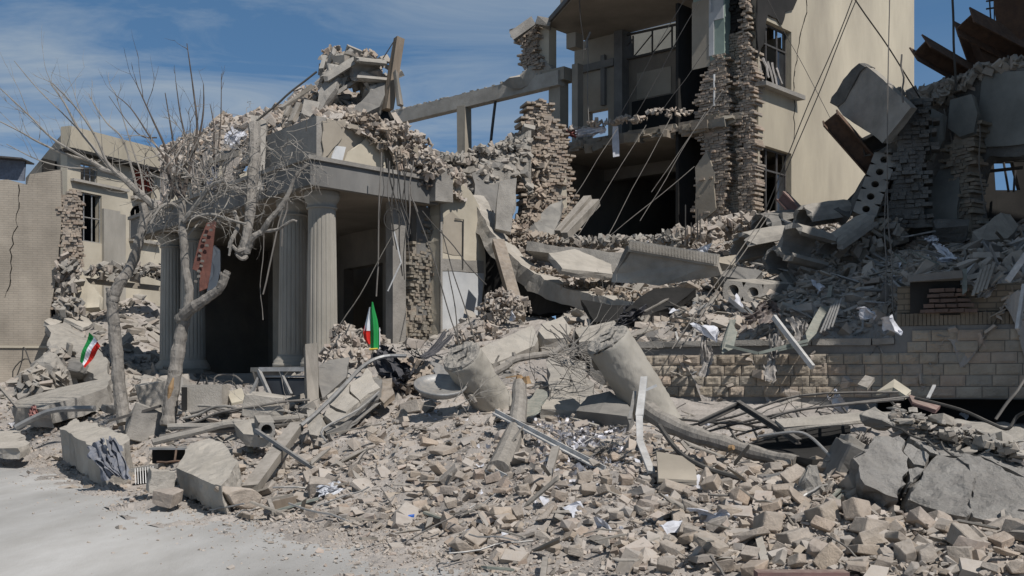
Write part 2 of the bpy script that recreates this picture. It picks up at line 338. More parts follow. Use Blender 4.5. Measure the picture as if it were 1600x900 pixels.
# rough rock variants
def hull_variant(seed, dims, npt=14, bev=.06, sub=0, amp=.0, boxy=.5):
    r = random.Random(seed); bm = bmesh.new()
    if boxy > r.random():
        for i in (-1,1):
            for j in (-1,1):
                for k in (-1,1):
                    bm.verts.new((i*dims[0]/2*r.uniform(.72,1.05), j*dims[1]/2*r.uniform(.72,1.05), k*dims[2]/2*r.uniform(.8,1.05)))
        tap = r.uniform(.45,1); ax_ = r.randrange(2)
        for v_ in bm.verts:
            if v_.co[ax_] > 0: v_.co[1-ax_] *= tap; v_.co[2] *= r.uniform(.6,1)
        for q in range(3): bm.verts.new((r.uniform(-.55,.55)*dims[0], r.uniform(-.55,.55)*dims[1], r.uniform(-.5,.5)*dims[2]))
    else:
        for q in range(npt):
            v = Vector((r.gauss(0,1),r.gauss(0,1),r.gauss(0,1))).normalized()
            bm.verts.new((v.x*dims[0]/2*r.uniform(.8,1.15), v.y*dims[1]/2*r.uniform(.8,1.15), v.z*dims[2]/2*r.uniform(.8,1.15)))
    bmesh.ops.convex_hull(bm, input=bm.verts)
    for v in [v for v in bm.verts if not v.link_faces]: bm.verts.remove(v)
    bmesh.ops.dissolve_limit(bm, angle_limit=.16, verts=bm.verts, edges=bm.edges)
    if bev: bmesh.ops.bevel(bm, geom=list(bm.edges), offset=bev*min(dims), segments=1, affect='EDGES')
    if sub:
        bmesh.ops.triangulate(bm, faces=bm.faces)
        bmesh.ops.subdivide_edges(bm, edges=bm.edges, cuts=sub, use_grid_fill=True)
        off = Vector((seed*3.7,seed*1.3,0)); sc = 3.2/max(dims)
        for v in bm.verts:
            v.co += noise.noise_vector(v.co*sc+off)*amp*min(dims)+noise.noise_vector(v.co*sc*4+off)*amp*.4*min(dims)
    bm.normal_update()
    vs = [tuple(v.co) for v in bm.verts]
    for i, v in enumerate(bm.verts): v.index = i
    fs = [tuple(v.index for v in f.verts) for f in bm.faces]; bm.free()
    return np.array(vs), fs
def rock(name, px, py, d, dims, rot, m, label, cat, seed=1, group=None, boxy=1, amp=.07, sub=2, bev=.03, parent=None):
    vs, fs = hull_variant(seed, dims, bev=bev, sub=sub, amp=amp, boxy=boxy)
    me = bpy.data.meshes.new(name); me.from_pydata(vs.tolist(), [], fs); me.materials.append(M[m])
    o = bpy.data.objects.new(name, me); COL.objects.link(o); o.location = P(px,py,d); o.rotation_euler = [math.radians(x) for x in rot]
    return tag(o, label, cat, group)
def rotmats(n, rs, tilt):
    az = rs.uniform(0,2*np.pi,n); tx = rs.normal(0,tilt,n); ty = rs.normal(0,tilt,n); R = np.zeros((n,3,3))
    ca,sa = np.cos(az),np.sin(az); cx,sxx = np.cos(tx),np.sin(tx); cy,sy = np.cos(ty),np.sin(ty)
    for q in range(n):
        Z = np.array([[ca[q],-sa[q],0],[sa[q],ca[q],0],[0,0,1]]); X = np.array([[1,0,0],[0,cx[q],-sxx[q]],[0,sxx[q],cx[q]]]); Y = np.array([[cy[q],0,sy[q]],[0,1,0],[-sy[q],0,cy[q]]])
        R[q] = X@Y@Z
    return R
SMALL = [hull_variant(100+i, (1.0,.62,.38) if i%3==0 else ((1,.8,.5) if i%3==1 else (1,.75,.22)), npt=9, bev=0, boxy=.6) for i in range(22)]
LUMPS = [hull_variant(300+i, (1,.8,.6), npt=11, bev=0, boxy=.15) for i in range(10)]
BRICKS = [hull_variant(400+i, (1,.5,.28), npt=9, bev=0, boxy=1) for i in range(8)]
def scatter(mb, pts, sizes, rs, tilt=.45, variants=None):
    variants = variants or SMALL
    R = rotmats(len(pts), rs, tilt)
    for i, p in enumerate(pts):
        vs, fs = variants[rs.randint(len(variants))]
        v = (vs*sizes[i])@R[i].T+np.array(p)
        k = len(mb.v); mb.v += v.tolist(); mb.f += [tuple(a+k for a in f) for f in fs]
class Patch:
    def __init__(s, cols, nz=.05, seed=0, start0=False, skirt=False):
        s.px = sorted(cols); s.c = []; s.nz = nz; s.seed = seed
        for x in s.px:
            l = sorted(cols[x], key=lambda a:a[1]); dd = [a[1] for a in l]; zs = [CZ+(HZ-a[0])/F*a[1] for a in l]
            if start0: dd = [dd[0]*.84,dd[0]*.95]+dd; zs = [-.035,max(.014,zs[0]*.5)]+zs
            if skirt: dd = [dd[0]-.25,dd[0]-.12]+dd; zs = [zs[0]-(skirt(x) if callable(skirt) else 1.2),zs[0]-.05]+zs
            s.c.append((np.array(dd), np.array(zs)))
        s.dmin = [c[0][0] for c in s.c]; s.dmax = [c[0][-1] for c in s.c]
    def H(s, px, d):
        k = int(np.clip(np.searchsorted(s.px, px)-1, 0, len(s.px)-2)); t = (px-s.px[k])/(s.px[k+1]-s.px[k]); t = min(max(t,0),1)
        a = np.interp(d, *s.c[k]); b = np.interp(d, *s.c[k+1]); t = t*t*(3-2*t)
        return a*(1-t)+b*t
    def rng(s, px): return np.interp(px, s.px, s.dmin), np.interp(px, s.px, s.dmax)
    def pt(s, px, d):
        x = (px-800)/F*d; z = s.H(px,d); v = Vector((x*1.3,d*1.3,s.seed))
        z += s.nz*(noise.noise(v)*1.6+noise.noise(v*3.1)*.8+noise.noise(v*8)*.35)
        return (x,d,z)
    def mesh(s, name, m, step=5, rows=130, **k):
        mb = MB(); xs = np.arange(s.px[0], s.px[-1]+step, step)
        for x in xs:
            a, b = s.rng(x)
            for i in range(rows):
                t = i/(rows-1); mb.v.append(s.pt(x, a*(b/a)**t))
        n = len(xs)
        for i in range(n-1):
            for j in range(rows-1):
                A = i*rows+j; mb.f.append((A,A+rows,A+rows+1,A+1))
        return mb.build(name, m, smooth=False, **k)
    def sample(s, n, rs, x0, x1, lo=0, hi=1, power=1.0):
        o = []
        for q in range(n):
            px = rs.uniform(x0,x1); a, b = s.rng(px); t = lo+(hi-lo)*rs.uniform()**power; d = a*(b/a)**t
            o.append((px,d,t))
        return o
# ================================================================ GROUND
gm = MB(); gm.add([(-900,-60,-.16),(900,-60,-.16),(900,1800,-.16),(-900,1800,-.16)], [(0,1,2,3)])
gm.build('ground', M['dust'], kind='structure', origin=(0,0,-.16))
rm = MB(); rm.v = []
for i in range(81):
    for j in range(61):
        x = -40+i*.75; y = -6+j*.75
        rm.v.append((x,y,.012*noise.noise(Vector((x*.4,y*.4,0)))))
for i in range(80):
    for j in range(60):
        A = i*61+j; rm.f.append((A,A+61,A+62,A+1))
rm.build('road', M['road'], kind='structure', origin=(0,0,0))
front = Patch({
 -200:[(705,29),(640,34),(590,40),(560,50)],
 0:[(712,27),(690,30),(640,34),(600,38),(583,42),(560,52)],
 100:[(738,22),(715,24.5),(662,28),(610,34),(585,38),(545,43),(470,48),(430,54)],
 200:[(780,17),(748,19.5),(700,22),(650,26),(605,32),(575,38),(520,43),(465,48),(425,54)],
 300:[(800,15.3),(765,17.3),(712,19.5),(662,22.5),(625,27),(600,30),(592,34),(560,44),(470,54)],
 400:[(812,14.4),(772,16.5),(700,19.2),(650,22),(618,26),(603,29),(598,34),(598,36)],
 550:[(845,12.5),(800,13.8),(720,16.5),(650,19.5),(602,22),(556,25.5),(535,28),(535,33)],
 650:[(870,11.3),(820,12.7),(740,15),(660,18),(610,21),(560,24.5),(540,28),(540,33)],
 750:[(897,10.3),(850,11.4),(780,13),(710,15.2),(650,18),(600,21),(540,25),(500,27.5),(492,31),(490,35)],
 850:[(908,9.9),(860,10.8),(790,12.3),(720,14.3),(670,16.5),(620,19.5),(570,22),(515,25),(502,27.5),(500,31),(498,36)],
 1000:[(912,9.75),(870,10.5),(810,11.5),(750,13),(705,14.8),(655,17.5),(628,20),(620,23.4)],
 1150:[(912,9.5),(860,10.3),(800,11.4),(745,13),(705,15),(660,17.5),(632,20.5),(624,22.8)],
 1300:[(912,9.2),(850,10),(790,11.2),(740,12.5),(715,14.5),(670,16),(645,18),(632,21.8)],
 1450:[(915,8.8),(855,9.6),(828,10.4),(805,11.3),(775,13),(700,15),(670,17),(658,21)],
 1600:[(915,8.6),(865,9.2),(845,9.8),(835,10.6),(800,12),(720,14),(690,16),(662,20.4)],
 1800:[(915,8.6),(860,9.2),(825,9.8),(800,10.6),(780,12),(720,14),(690,16),(662,20.4)],
 2300:[(915,8.6),(860,9.2),(825,9.8),(800,10.6),(780,12),(720,14),(690,16),(660,20)],
}, nz=.055, seed=3, start0=True)
front.mesh('dust_ground', 'dust', step=5, rows=170, kind='structure')
def WD(px): return 22.4+(px-960)*(19.3-22.4)/700
HC = {
 880:[(520,24),(502,26.5),(490,29),(440,32),(400,37)],
 940:[(546,22.9),(510,24.5),(498,26.5),(455,29),(415,32),(390,35),(384,38)],
 1000:[(546,22.3),(505,24),(482,26),(455,27.6),(415,31),(390,35),(382,38)],
 1100:[(541,21.6),(497,23.5),(455,26),(408,30),(382,33.5),(372,38)],
 1200:[(534,20.9),(484,23),(435,26),(392,30),(362,33),(350,40)],
 1300:[(526,20.2),(474,22.5),(425,25.5),(385,29),(350,33),(340,42)],
 1400:[(517,19.5),(462,21.5),(420,24),(388,27),(365,30),(345,40)],
 1440:[(500,19.2),(455,21.0),(415,23.5),(386,26.5),(368,29),(345,38)],
 1500:[(468,18.8),(440,20.5),(412,23),(385,26),(368,29),(350,36)],
 1600:[(448,18.1),(425,20),(398,23),(378,26),(360,29),(350,34)],
 1750:[(448,18.1),(425,20),(398,23),(378,26),(360,29),(350,34)],
}
hill = Patch({x: sorted([(p, max(d, WD(x)+.12+.01*i)) for i,(p,d) in enumerate(l)], key=lambda a:a[1]) for x,l in HC.items()}, nz=.08, seed=9, skirt=True)
back = Patch({
 735:[(338,34.2),(318,35.5),(308,37)], 785:[(382,33),(362,34.6),(345,37)], 825:[(418,32),(390,34),(366,37)], 870:[(440,31.2),(405,33.5),(378,37)], 910:[(452,30.8),(410,33.5),(382,38)]}, nz=.08, seed=13, skirt=True)
back.mesh('rubble_slope', 'dust', step=5, rows=40, kind='structure')
hill.mesh('rubble_slope', 'dust', step=5, rows=110, kind='structure')

# ================================================================ generic masonry
def V2(a): return Vector((a[0],a[1],0))
def masonry(mb, o, u, n, prof, ch=.085, bl=.22, th=.34, jit=.05, miss=.06, seed=1, hjit=.3):
    """toothed brickwork: prof(z)->(u0,u1) at each course; o is a base point, u along the wall, n towards the viewer"""
    r = random.Random(seed); u = V2(u).normalized(); n = V2(n).normalized(); o = Vector(o)
    z0, z1 = prof[0][0], prof[-1][0]; zs = [p[0] for p in prof]; a = [p[1] for p in prof]; b = [p[2] for p in prof]
    z = z0; k = 0
    while z < z1:
        ua = float(np.interp(z, zs, a))+.06; ub = float(np.interp(z, zs, b))-.06
        if ub-ua > .1: mb.box(o+u*((ua+ub)/2)-n*.035+Vector((0,0,z+ch/2)), u*(ub-ua)/2, n*(th/2-.012), Vector((0,0,ch/2)))
        u0 = float(np.interp(z, zs, a))+r.uniform(-1,1)*hjit*bl; u1 = float(np.interp(z, zs, b))+r.uniform(-1,1)*hjit*bl
        x = u0-(k%2)*bl*.5*r.random()
        while x < u1:
            l = bl*r.uniform(.55,1.05)
            if r.random() > miss:
                pr = r.uniform(-jit,jit)*.45+jit*1.3*noise.noise(Vector((x*1.1,z*1.3,seed)))+(r.uniform(.5,1.4)*jit if r.random()<.12 else 0)
                c = o+u*(x+l/2)+n*(pr)+Vector((0,0,z+ch/2+r.uniform(-.008,.008)))
                mb.box(c, u*(l/2-.004)*r.uniform(.9,1), n*(th/2), Vector((0,0,ch/2-.006)), jit=.008)
            x += l
        z += ch; k += 1
    return mb
def flatwall(mb, o, u, s0, s1, z0, z1, th, n, holes=()):
    """wall in plane o + u*s, thickness th away from n, with rectangular openings (s0,s1,z0,z1)"""
    u = V2(u).normalized(); n = V2(n).normalized(); o = Vector((o[0],o[1],0))
    ss = sorted({s0,s1,*[h[0] for h in holes],*[h[1] for h in holes]}); zz = sorted({z0,z1,*[h[2] for h in holes],*[h[3] for h in holes]})
    ss = [q for q in ss if s0<=q<=s1]; zz = [q for q in zz if z0<=q<=z1]
    # merge: one box per column-run
    for i in range(len(ss)-1):
        run = None
        for j in range(len(zz)):
            solid = j < len(zz)-1 and not any(h[0] <= (ss[i]+ss[i+1])/2 <= h[1] and h[2] <= (zz[j]+zz[j+1])/2 <= h[3] for h in holes)
            if solid and run is None: run = zz[j]
            if not solid and run is not None:
                c = o+u*((ss[i]+ss[i+1])/2)-n*(th/2)+Vector((0,0,(run+zz[j])/2))
                mb.box(c, u*(ss[i+1]-ss[i])/2, n*th/2, Vector((0,0,(zz[j]-run)/2))); run = None
    return mb
def crackline(mb, o, u, n, pts, w=.035, seed=0):
    r = random.Random(seed); u = V2(u).normalized(); n = V2(n).normalized(); o = Vector((o[0],o[1],0)); L_ = []
    for i in range(len(pts)-1):
        (a,z0),(b,z1) = pts[i],pts[i+1]; m_ = max(1,int(abs(z1-z0)/.18))
        for k in range(m_):
            t = k/m_; L_.append((a+(b-a)*t+r.uniform(-.06,.06), z0+(z1-z0)*t))
    L_.append(pts[-1])
    for i in range(len(L_)-1):
        ww = w*(.4+r.random())
        a0, a1 = L_[i], L_[i+1]
        p = [o+u*a0[0]+n*.003+Vector((0,0,a0[1])), o+u*(a0[0]+ww)+n*.003+Vector((0,0,a0[1])), o+u*(a1[0]+ww)+n*.003+Vector((0,0,a1[1])), o+u*a1[0]+n*.003+Vector((0,0,a1[1]))]
        q = [x+n*.004 for x in p]
        mb.add(p+q, [(4,5,6,7),(3,2,1,0),(0,1,5,4),(1,2,6,5),(2,3,7,6),(3,0,4,7)])
def hollow(mb, o, e, w, dpt, n, cell, hgt, hole=.36, seg=14):
    """hollow-core strip: n cells along e, height along w (both unit), voids running along dpt"""
    o, e, w, dpt = Vector(o), Vector(e).normalized(), Vector(w).normalized(), Vector(dpt)
    for i in range(n):
        c = o+e*cell*(i+.5)
        ring = []; sq = []
        for j in range(seg):
            q = 2*math.pi*j/seg; cx, cy = math.cos(q), math.sin(q)
            ring.append(c+e*cx*hole*min(cell,hgt)+w*cy*hole*min(cell,hgt))
            m_ = max(abs(cx),abs(cy)); sq.append(c+e*cx/m_*cell/2+w*cy/m_*hgt/2)
        vs = sq+ring+[p+dpt for p in ring]+[p+dpt for p in sq]; fs = []
        for j in range(seg):
            k = (j+1)%seg
            fs += [(j,k,seg+k,seg+j),(seg+j,seg+k,2*seg+k,2*seg+j),(2*seg+j,2*seg+k,3*seg+k,3*seg+j)]
        mb.add(vs, fs)
        # outer skin
    a = o-w*hgt/2; L2 = e*cell*n
    for s in (0,1):
        p = a+w*hgt*s; mb.add([p,p+L2,p+L2+dpt,p+dpt],[(0,1,2,3)])
    for s in (0,1):
        p = a+L2*s; mb.add([p,p+w*hgt,p+w*hgt+dpt,p+dpt],[(0,1,2,3)])

# ================================================================ ENTRANCE PORTICO
Ld = Vector((-.6,.8,0)); Rd = Vector((.67,.742,0)).normalized()
A0 = P(503,600,28); A0.z = 0
port = empty('portico', A0+Vector((0,0,1.2)), 'grey stone entrance portico with fluted columns and smashed roof, facade behind it torn open', 'portico')
def PT(t, s, z): return A0+Ld*t+Rd*s+Vector((0,0,z))
def pbox(mb, t0,t1,s0,s1,z0,z1):
    vs = [PT(t,s,z) for t in (t0,t1) for s in (s0,s1) for z in (z0,z1)]
    mb.add(vs, [(0,1,3,2),(4,6,7,5),(0,4,5,1),(2,3,7,6),(0,2,6,4),(1,5,7,3)])
ZF, ZC = 2.0, 6.36
b = MB(); pbox(b, -.75,2.4,-.75,3.4,.4,ZF); pbox(b, 7.3,11.2,-.75,7,.4,ZF); pbox(b, 2.4,7.3,.3,7,.4,ZF); b.build('platform', M['concrete_d'], port)
b = MB(); pbox(b, -.85,2.45,-.85,-.1,ZF+.003,ZF+.12); b.build('plinth_cap', M['column'], port); b = MB(); pbox(b, 7.25,11.3,-.85,-.1,ZF+.003,ZF+.12); b.build('plinth_cap', M['column'], port)
b = MB()
for k in range(5): pbox(b, 2.41,7.29,-.05-.33*k,.29-.33*k,.4,ZF-.17*(k+1)+.12)
b.build('steps', M['concrete_d'], port)
def make_column(t):
    base = PT(t,0,ZF+.12)
    c = MB(); H = ZC-ZF-.12; r0, r1 = .378, .33
    prof = [(0,.52),(.10,.52),(.101,.49),(.16,.50),(.20,.46),(.24,.43),(.3,.405)]
    c.lathe(base, (0,0,1), prof, seg=48)
    sh = MB(); nn = 14
    pf = [(.3+ (H-.3-.42)*i/nn, (r0-(r0-r1)*(i/nn)**1.4), .017 if 0 < i < nn else 0) for i in range(nn+1)]
    sh.lathe(base, (0,0,1), pf, seg=160, flute=20)
    cp = MB(); zt = H-.42
    cp.lathe(base, (0,0,1), [(zt,.37),(zt+.04,.38),(zt+.05,.35),(zt+.14,.355),(zt+.16,.385),(zt+.22,.41),(zt+.28,.435),(zt+.31,.44),(zt+.34,.43),(zt+.37,.43),(zt+.418,.43)], seg=48)
    col = sh.build('column', M['column'], port, smooth=False)
    for q, nm in ((c,'column_base'),(cp,'capital')):
        o = q.build(nm, M['column'], port, smooth=True)
        o.parent = col
    return col
for t in (0,1.55,8.3,10.0): make_column(t)
for t in (0.2,): pass
# fascia / roof slab
b = MB(); pbox(b, -.6,1.6,-.62,3.35,ZC+.003,ZC+.32); pbox(b, 1.6,11.6,-.62,6.6,ZC+.003,ZC+.32); b.build('ceiling_slab', M['ceil'], port)
b = MB(); pbox(b, -.78,11.7,-.80,-.623,ZC-.02,ZC+.56); pbox(b, -.78,-.603,-.62,3.35,ZC-.02,ZC+.56)
b.build('fascia', M['fascia'], port)
b = MB(); pbox(b, -.86,11.7,-.9,-.3,ZC+.563,ZC+.66); pbox(b, -.86,-.3,-.3,3.0,ZC+.563,ZC+.66); b.build('cornice', M['concrete'], port)
b = MB(); pbox(b, -.4,2.6,-.4,-.1,ZC+.66,ZC+1.72); b.build('parapet', M['concrete'], port)
b = MB(); pbox(b, -.405,-.12,-.09,2.9,ZC+.66,ZC+1.70); b.build('parapet', M['plaster'], port)
# cracked plaster flakes on the right parapet (lighter shard)
def onface(px,py,off): # point on right face plane s-direction
    # plane through PT(-.41,*)
    s_lo, s_hi = -2, 8
    for _ in range(40):
        s = (s_lo+s_hi)/2; p = PT(-.41-off, s, 0); q = 800+p.x/p.y*F
        if q < px: s_lo = s
        else: s_hi = s
    p = PT(-.41-off, s, 0); p.z = CZ+(HZ-py)/F*p.y; return p
slab('plaster_shard', [onface(*a,.06) for a in ((526,228),(541,230),(535,252),(523,262),(515,258))], .05, M['white_pl'], parent=port, jag=.02, step=.2)
slab('plaster_shard', [onface(*a,.07) for a in ((545,236),(575,215),(600,222),(602,262),(535,262))], .06, M['cream'], parent=port, jag=.03, step=.2)
slab('plaster_shard', [onface(*a,.05) for a in ((505,190),(540,188),(536,215),(520,232),(505,250))], .04, M['plaster'], parent=port, jag=.03, step=.2)
# walls behind the columns
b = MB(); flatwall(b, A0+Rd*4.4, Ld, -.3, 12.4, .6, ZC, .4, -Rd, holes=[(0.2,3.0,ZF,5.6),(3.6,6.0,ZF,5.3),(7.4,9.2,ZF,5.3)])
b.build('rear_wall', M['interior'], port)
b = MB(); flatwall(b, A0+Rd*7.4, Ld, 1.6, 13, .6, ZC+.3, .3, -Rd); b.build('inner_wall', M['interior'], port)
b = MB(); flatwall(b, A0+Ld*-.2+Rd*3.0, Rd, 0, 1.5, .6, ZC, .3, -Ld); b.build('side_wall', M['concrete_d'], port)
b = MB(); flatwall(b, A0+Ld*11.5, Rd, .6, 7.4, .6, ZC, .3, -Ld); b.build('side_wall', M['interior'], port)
b = MB(); flatwall(b, A0+Ld*6.3+Rd*2.5, Ld, 0, 1.2, ZF, ZC, .4, -Rd); b.build('inner_pier', M['plaster'], port)
b = MB(); flatwall(b, A0+Ld*-.3+Rd*2.1, Rd, 0, .45, ZF, ZC, .35, -Ld); b.build('pilaster', M['concrete'], port)
# torn brick jamb right of the entrance
o = P(624,600,29.9); o.z = 0
zt = lambda py,d: CZ+(HZ-py)/F*d
prof = [(zt(545,30.3),0,1.55),(zt(500,30.3),-.05,1.5),(zt(470,30.3),.05,1.5),(zt(440,30.3),.25,1.5),(zt(420,30.3),.1,1.5),(zt(395,30.3),.25,1.5),(zt(375,30.3),.45,1.5),(zt(360,30.3),.6,1.5),(zt(335,30.3),.9,1.5)]
b = MB(); masonry(b, o, Rd, -Ld*-1 if False else Vector((.74,-.67,0)), prof, ch=.08, bl=.16, jit=.10, miss=.07, th=.5, seed=5, hjit=.9)
b.build('broken_brickwork', M['brickgrey'], port)
b = MB(); flatwall(b, o+Rd*.1+Ld*.12, Rd, .25, 1.5, 1.5, ZC-.2, .4, (.74,-.67)); b.build('mortar_core', M['concrete_d'], port)
# stub of the beam end
b = MB(); q = P(683,290,29.9); b.box(q, Rd*.30, Vector((.67,-.74,0)).normalized()*.3, Vector((0,0,.42)), jit=.05); b.build('beam_stub', M['concrete'], port)
b = MB(); o2 = P(645,600,29.6); o2.z = 0; masonry(b, o2, Rd, (.74,-.67), [(zt(317,29.8),0,.42),(zt(262,29.8),0,.45)], ch=.1, bl=.2, jit=.07, miss=.05, th=.4, seed=8); b.build('broken_brickwork', M['brickfrag'], port)
# cream pier with tiled lower part
pier = empty('wall_pier', P(722,560,30.6), 'cream plastered wall fragment with white tiled lower half beside the fallen curved slab', 'wall')
def onp(px,py,off=0):
    o_ = P(690,600,30.2); o_.z = 0; n_ = Vector((.74,-.67,0)); lo, hi = -1, 6
    for _ in range(40):
        s = (lo+hi)/2; p = o_+Rd*s+n_*off
        if 800+p.x/p.y*F < px: lo = s
        else: hi = s
    p = o_+Rd*s+n_*off; p.z = CZ+(HZ-py)/F*p.y; return p
slab('wall_core', [onp(*a) for a in ((689,545),(689,262),(712,275),(735,300),(748,322),(756,352),(752,372),(758,395),(757,430),(754,475),(748,505),(738,545))], .5, M['cream'], parent=pier, jag=.05, step=.3, seed=3, rough=.005)
slab('tile_panel', [onp(*a,.02) for a in ((690,545),(690,424),(756,427),(752,475),(746,503),(737,545))], .018, M['white_pl'], parent=pier, jag=.015, step=.3, seed=4)
slab('grey_band', [onp(*a,.03) for a in ((690,423),(690,404),(756,408),(756,426))], .028, M['concrete'], parent=pier, jag=.01, step=.3, seed=5)
slab('bare_patch', [onp(*a,.012) for a in ((693,395),(692,340),(706,330),(722,345),(722,400))], .01, M['plaster'], parent=pier, jag=.02, step=.3, seed=6)
b = MB(); b.tube([onp(711,342,.05),onp(724,343,.05),onp(723,420,.05)], .018); b.build('conduit', M['cable'], pier)
b = MB(); b.beam(onp(689,545,.02), onp(689,300,.02), .06, .06, up=Ld); b.build('edge_bead', M['concrete'], pier)

# ---- rubble heaped on the portico roof
roofp = Patch({
 250:[(262,35.5),(240,36.5),(228,38)],
 300:[(250,33.6),(228,35),(215,37)],
 350:[(248,31.6),(205,33),(182,35)],
 400:[(242,30.2),(200,32),(178,34)],
 440:[(205,29.4),(178,31),(165,33)],
 480:[(196,28.4),(160,30),(140,33)],
 510:[(194,28.0),(165,29.5),(140,32)],
 560:[(205,28.3),(172,29.4),(150,32)],
 600:[(225,28.8),(190,29.8),(175,32)],
 640:[(262,29.4),(228,30.2),(205,32)],
 670:[(290,29.7),(250,30.6),(235,32)],
 700:[(300,30.0),(276,31.2),(262,33)],
 730:[(310,31.0),(298,32),(290,34)],
}, nz=.1, seed=21, skirt=lambda px: 1.2 if px < 400 else .1)
roofp.mesh('rubble_mound', 'dust', step=4, rows=40, kind='stuff', label='dusty debris mound heaped on the portico roof', cat='rubble')

# ================================================================ CENTRAL RUINED BLOCK
O = Vector((7.27,34,0)); av = Vector((.664,.747,0)).normalized(); bv = Vector((-.747,.664,0)).normalized()
Z1, Z2, Z3 = 5.6, 9.75, 13.9
blk = empty('ruined_block', O+Vector((0,0,5.4)), 'three-storey yellow block with its whole front torn off, floors and dark rooms exposed', 'building')
def Bq(s, t, z): return O+bv*s+av*t+Vector((0,0,z))
def bbox(mb, s0,s1,t0,t1,z0,z1,jit=0):
    c = Bq((s0+s1)/2,(t0+t1)/2,(z0+z1)/2); mb.box(c, bv*(s1-s0)/2, av*(t1-t0)/2, Vector((0,0,(z1-z0)/2)), jit)
wz = [(0.07,2.02,10.62,12.55),(0.07,2.02,6.75,8.80)]
b = MB(); flatwall(b, O, av, 0, 11.4, 4.5, 17.5, .32, -bv, holes=wz); b.build('side_wall', M['yellow'], blk)
b = MB(); crackline(b, O, av, -bv, [(2.75,16.5),(2.9,14.6),(2.95,13.4),(2.5,12.3),(2.2,11.4),(2.15,9.2)], w=.04, seed=2)
b.build('wall_crack', M['crack'], blk); b = MB(); crackline(b, O, av, -bv, [(.2,16.5),(.15,15),(.35,12.9)], w=.03, seed=5); b.build('wall_crack', M['crack'], blk)
def window(s0,s1,z0,z1,seed):
    r = random.Random(seed); fr = MB(); n = -bv
    def q(s,z,o=-.2): return O+av*s+n*o+Vector((0,0,z))
    for s in (s0+.03,s0+(s1-s0)*.36,s0+(s1-s0)*.7,s1-.03): fr.beam(q(s,z0),q(s,z1),.05,.06,up=av)
    for z in (z0+.03,z0+(z1-z0)*.68,z1-.03): fr.beam(q(s0,z,-.2),q(s1,z,-.2),.06,.05)
    f = fr.build('window', M['steel'], blk)
    g = MB(); g.add([q(s0+(s1-s0)*.7,z0,-.21),q(s1,z0,-.21),q(s1,z0+(z1-z0)*.68,-.21),q(s0+(s1-s0)*.7,z0+(z1-z0)*.68,-.21)],[(0,1,2,3)])
    gg = g.build('pane', M['glass'], blk); gg.parent = f; gg.location = (0,0,0)
    sl = MB(); c = O+av*((s0+s1)/2+.1)+n*.10+Vector((0,0,z0-.08)); sl.box(c, av*(s1-s0+.5)/2, n*.20, Vector((0,0,.06)), jit=.01)
    ss = sl.build('sill', M['concrete'], blk); ss.parent = f
    c2 = MB()
    for k in range(5):
        p = q(s0+.1+.27*k, z0+.75+r.uniform(-.1,.1), -.1); 
        if seed == 1: c2.tube(wig(p, p+Vector((0,0,-r.uniform(.5,.95)))+n*.2, 6, .05, seed=k), [.05,.03], seg=5)
    if seed == 1:
        cl = c2.build('torn_curtain', M['cloth_p'], blk); cl.parent = f
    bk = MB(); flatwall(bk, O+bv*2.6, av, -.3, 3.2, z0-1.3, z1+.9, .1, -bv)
    bk.build('room_wall', M['soot_shade'], blk)
window(.07,2.02,10.62,12.55,1); window(.07,2.02,6.75,8.80,2)
# floor slabs
b = MB(); bbox(b, .35,8.1,.0,2.4,Z3,Z3+.3); b.add([Bq(8.1,0,Z3),Bq(5.2,-2,Z3),Bq(.3,-2.2,Z3),Bq(.3,0,Z3),Bq(8.1,0,Z3+.3),Bq(5.2,-2,Z3+.3),Bq(.3,-2.2,Z3+.3),Bq(.3,0,Z3+.3)],[(0,1,2,3),(7,6,5,4),(0,4,5,1),(1,5,6,2),(2,6,7,3)]); b.build('roof_slab', M['ceil'], blk)
b = MB(); bbox(b, .35,8.2,-.3,10.8,Z2-.34,Z2); b.build('floor_slab', M['ceil'], blk)
b = MB(); bbox(b, .35,8.2,.2,10.8,Z1-.4,Z1); b.build('floor_slab', M['concrete_d'], blk)
b = MB(); b.beam(Bq(8.15,0,Z3+.1), Bq(5.2,-2.05,Z3+.12), .1,.16); b.build('roof_edge_strip', M['steel'], blk)
# ragged slab lip with hanging reinforcement and crumbs
r = random.Random(4); b = MB()
for k in range(60):
    s = r.uniform(.4,8.1); c = Bq(s,-.3+r.uniform(-.12,.1),Z2-.2+r.uniform(-.12,.1)); b.box(c, bv*r.uniform(.08,.3), av*r.uniform(.05,.16), Vector((0,0,r.uniform(.04,.14))), jit=.05)
b.build('slab_lip', M['brickgrey'], blk)
# upper storey rear wall with clerestory strip and truss
b = MB(); flatwall(b, Bq(0,2.3,0), bv, .3, 6.35, Z2, Z3-.95, .25, -av, holes=[(.4,.9,12.2,12.9)])
b.build('rear_wall', M['interior'], blk)
b = MB(); flatwall(b, Bq(0,2.28,0), bv, .5, 2.1, 11.55, 12.55, .02, -av); flatwall(b, Bq(0,2.28,0), bv, 2.6, 4.1, 11.5, 12.4, .02, -av); flatwall(b, Bq(0,2.28,0), bv, 4.6, 6.0, 11.5, 12.4, .02, -av); b.build('wall_panel', M['plaster'], blk)
b = MB()
bt = lambda s,z: Bq(s,2.2,z)
b.tube([bt(.3,Z3-.95),bt(6.35,Z3-.95)], .045); b.tube([bt(.3,Z3-.3),bt(6.35,Z3-.12)], .045)
for k in range(8):
    s = .5+k*.8; b.tube([bt(s,Z3-.95),bt(s,Z3-.2)], .035); b.tube([bt(s,Z3-.3),bt(s+.8,Z3-.95)], .022)
b.build('clerestory_truss', M['steel'], blk)
b = MB(); flatwall(b, Bq(0,5.5,0), bv, 5.0, 9.2, Z3-1.6, Z3+1.15, .1, -av); b.build('far_parapet', M['cream'], blk)
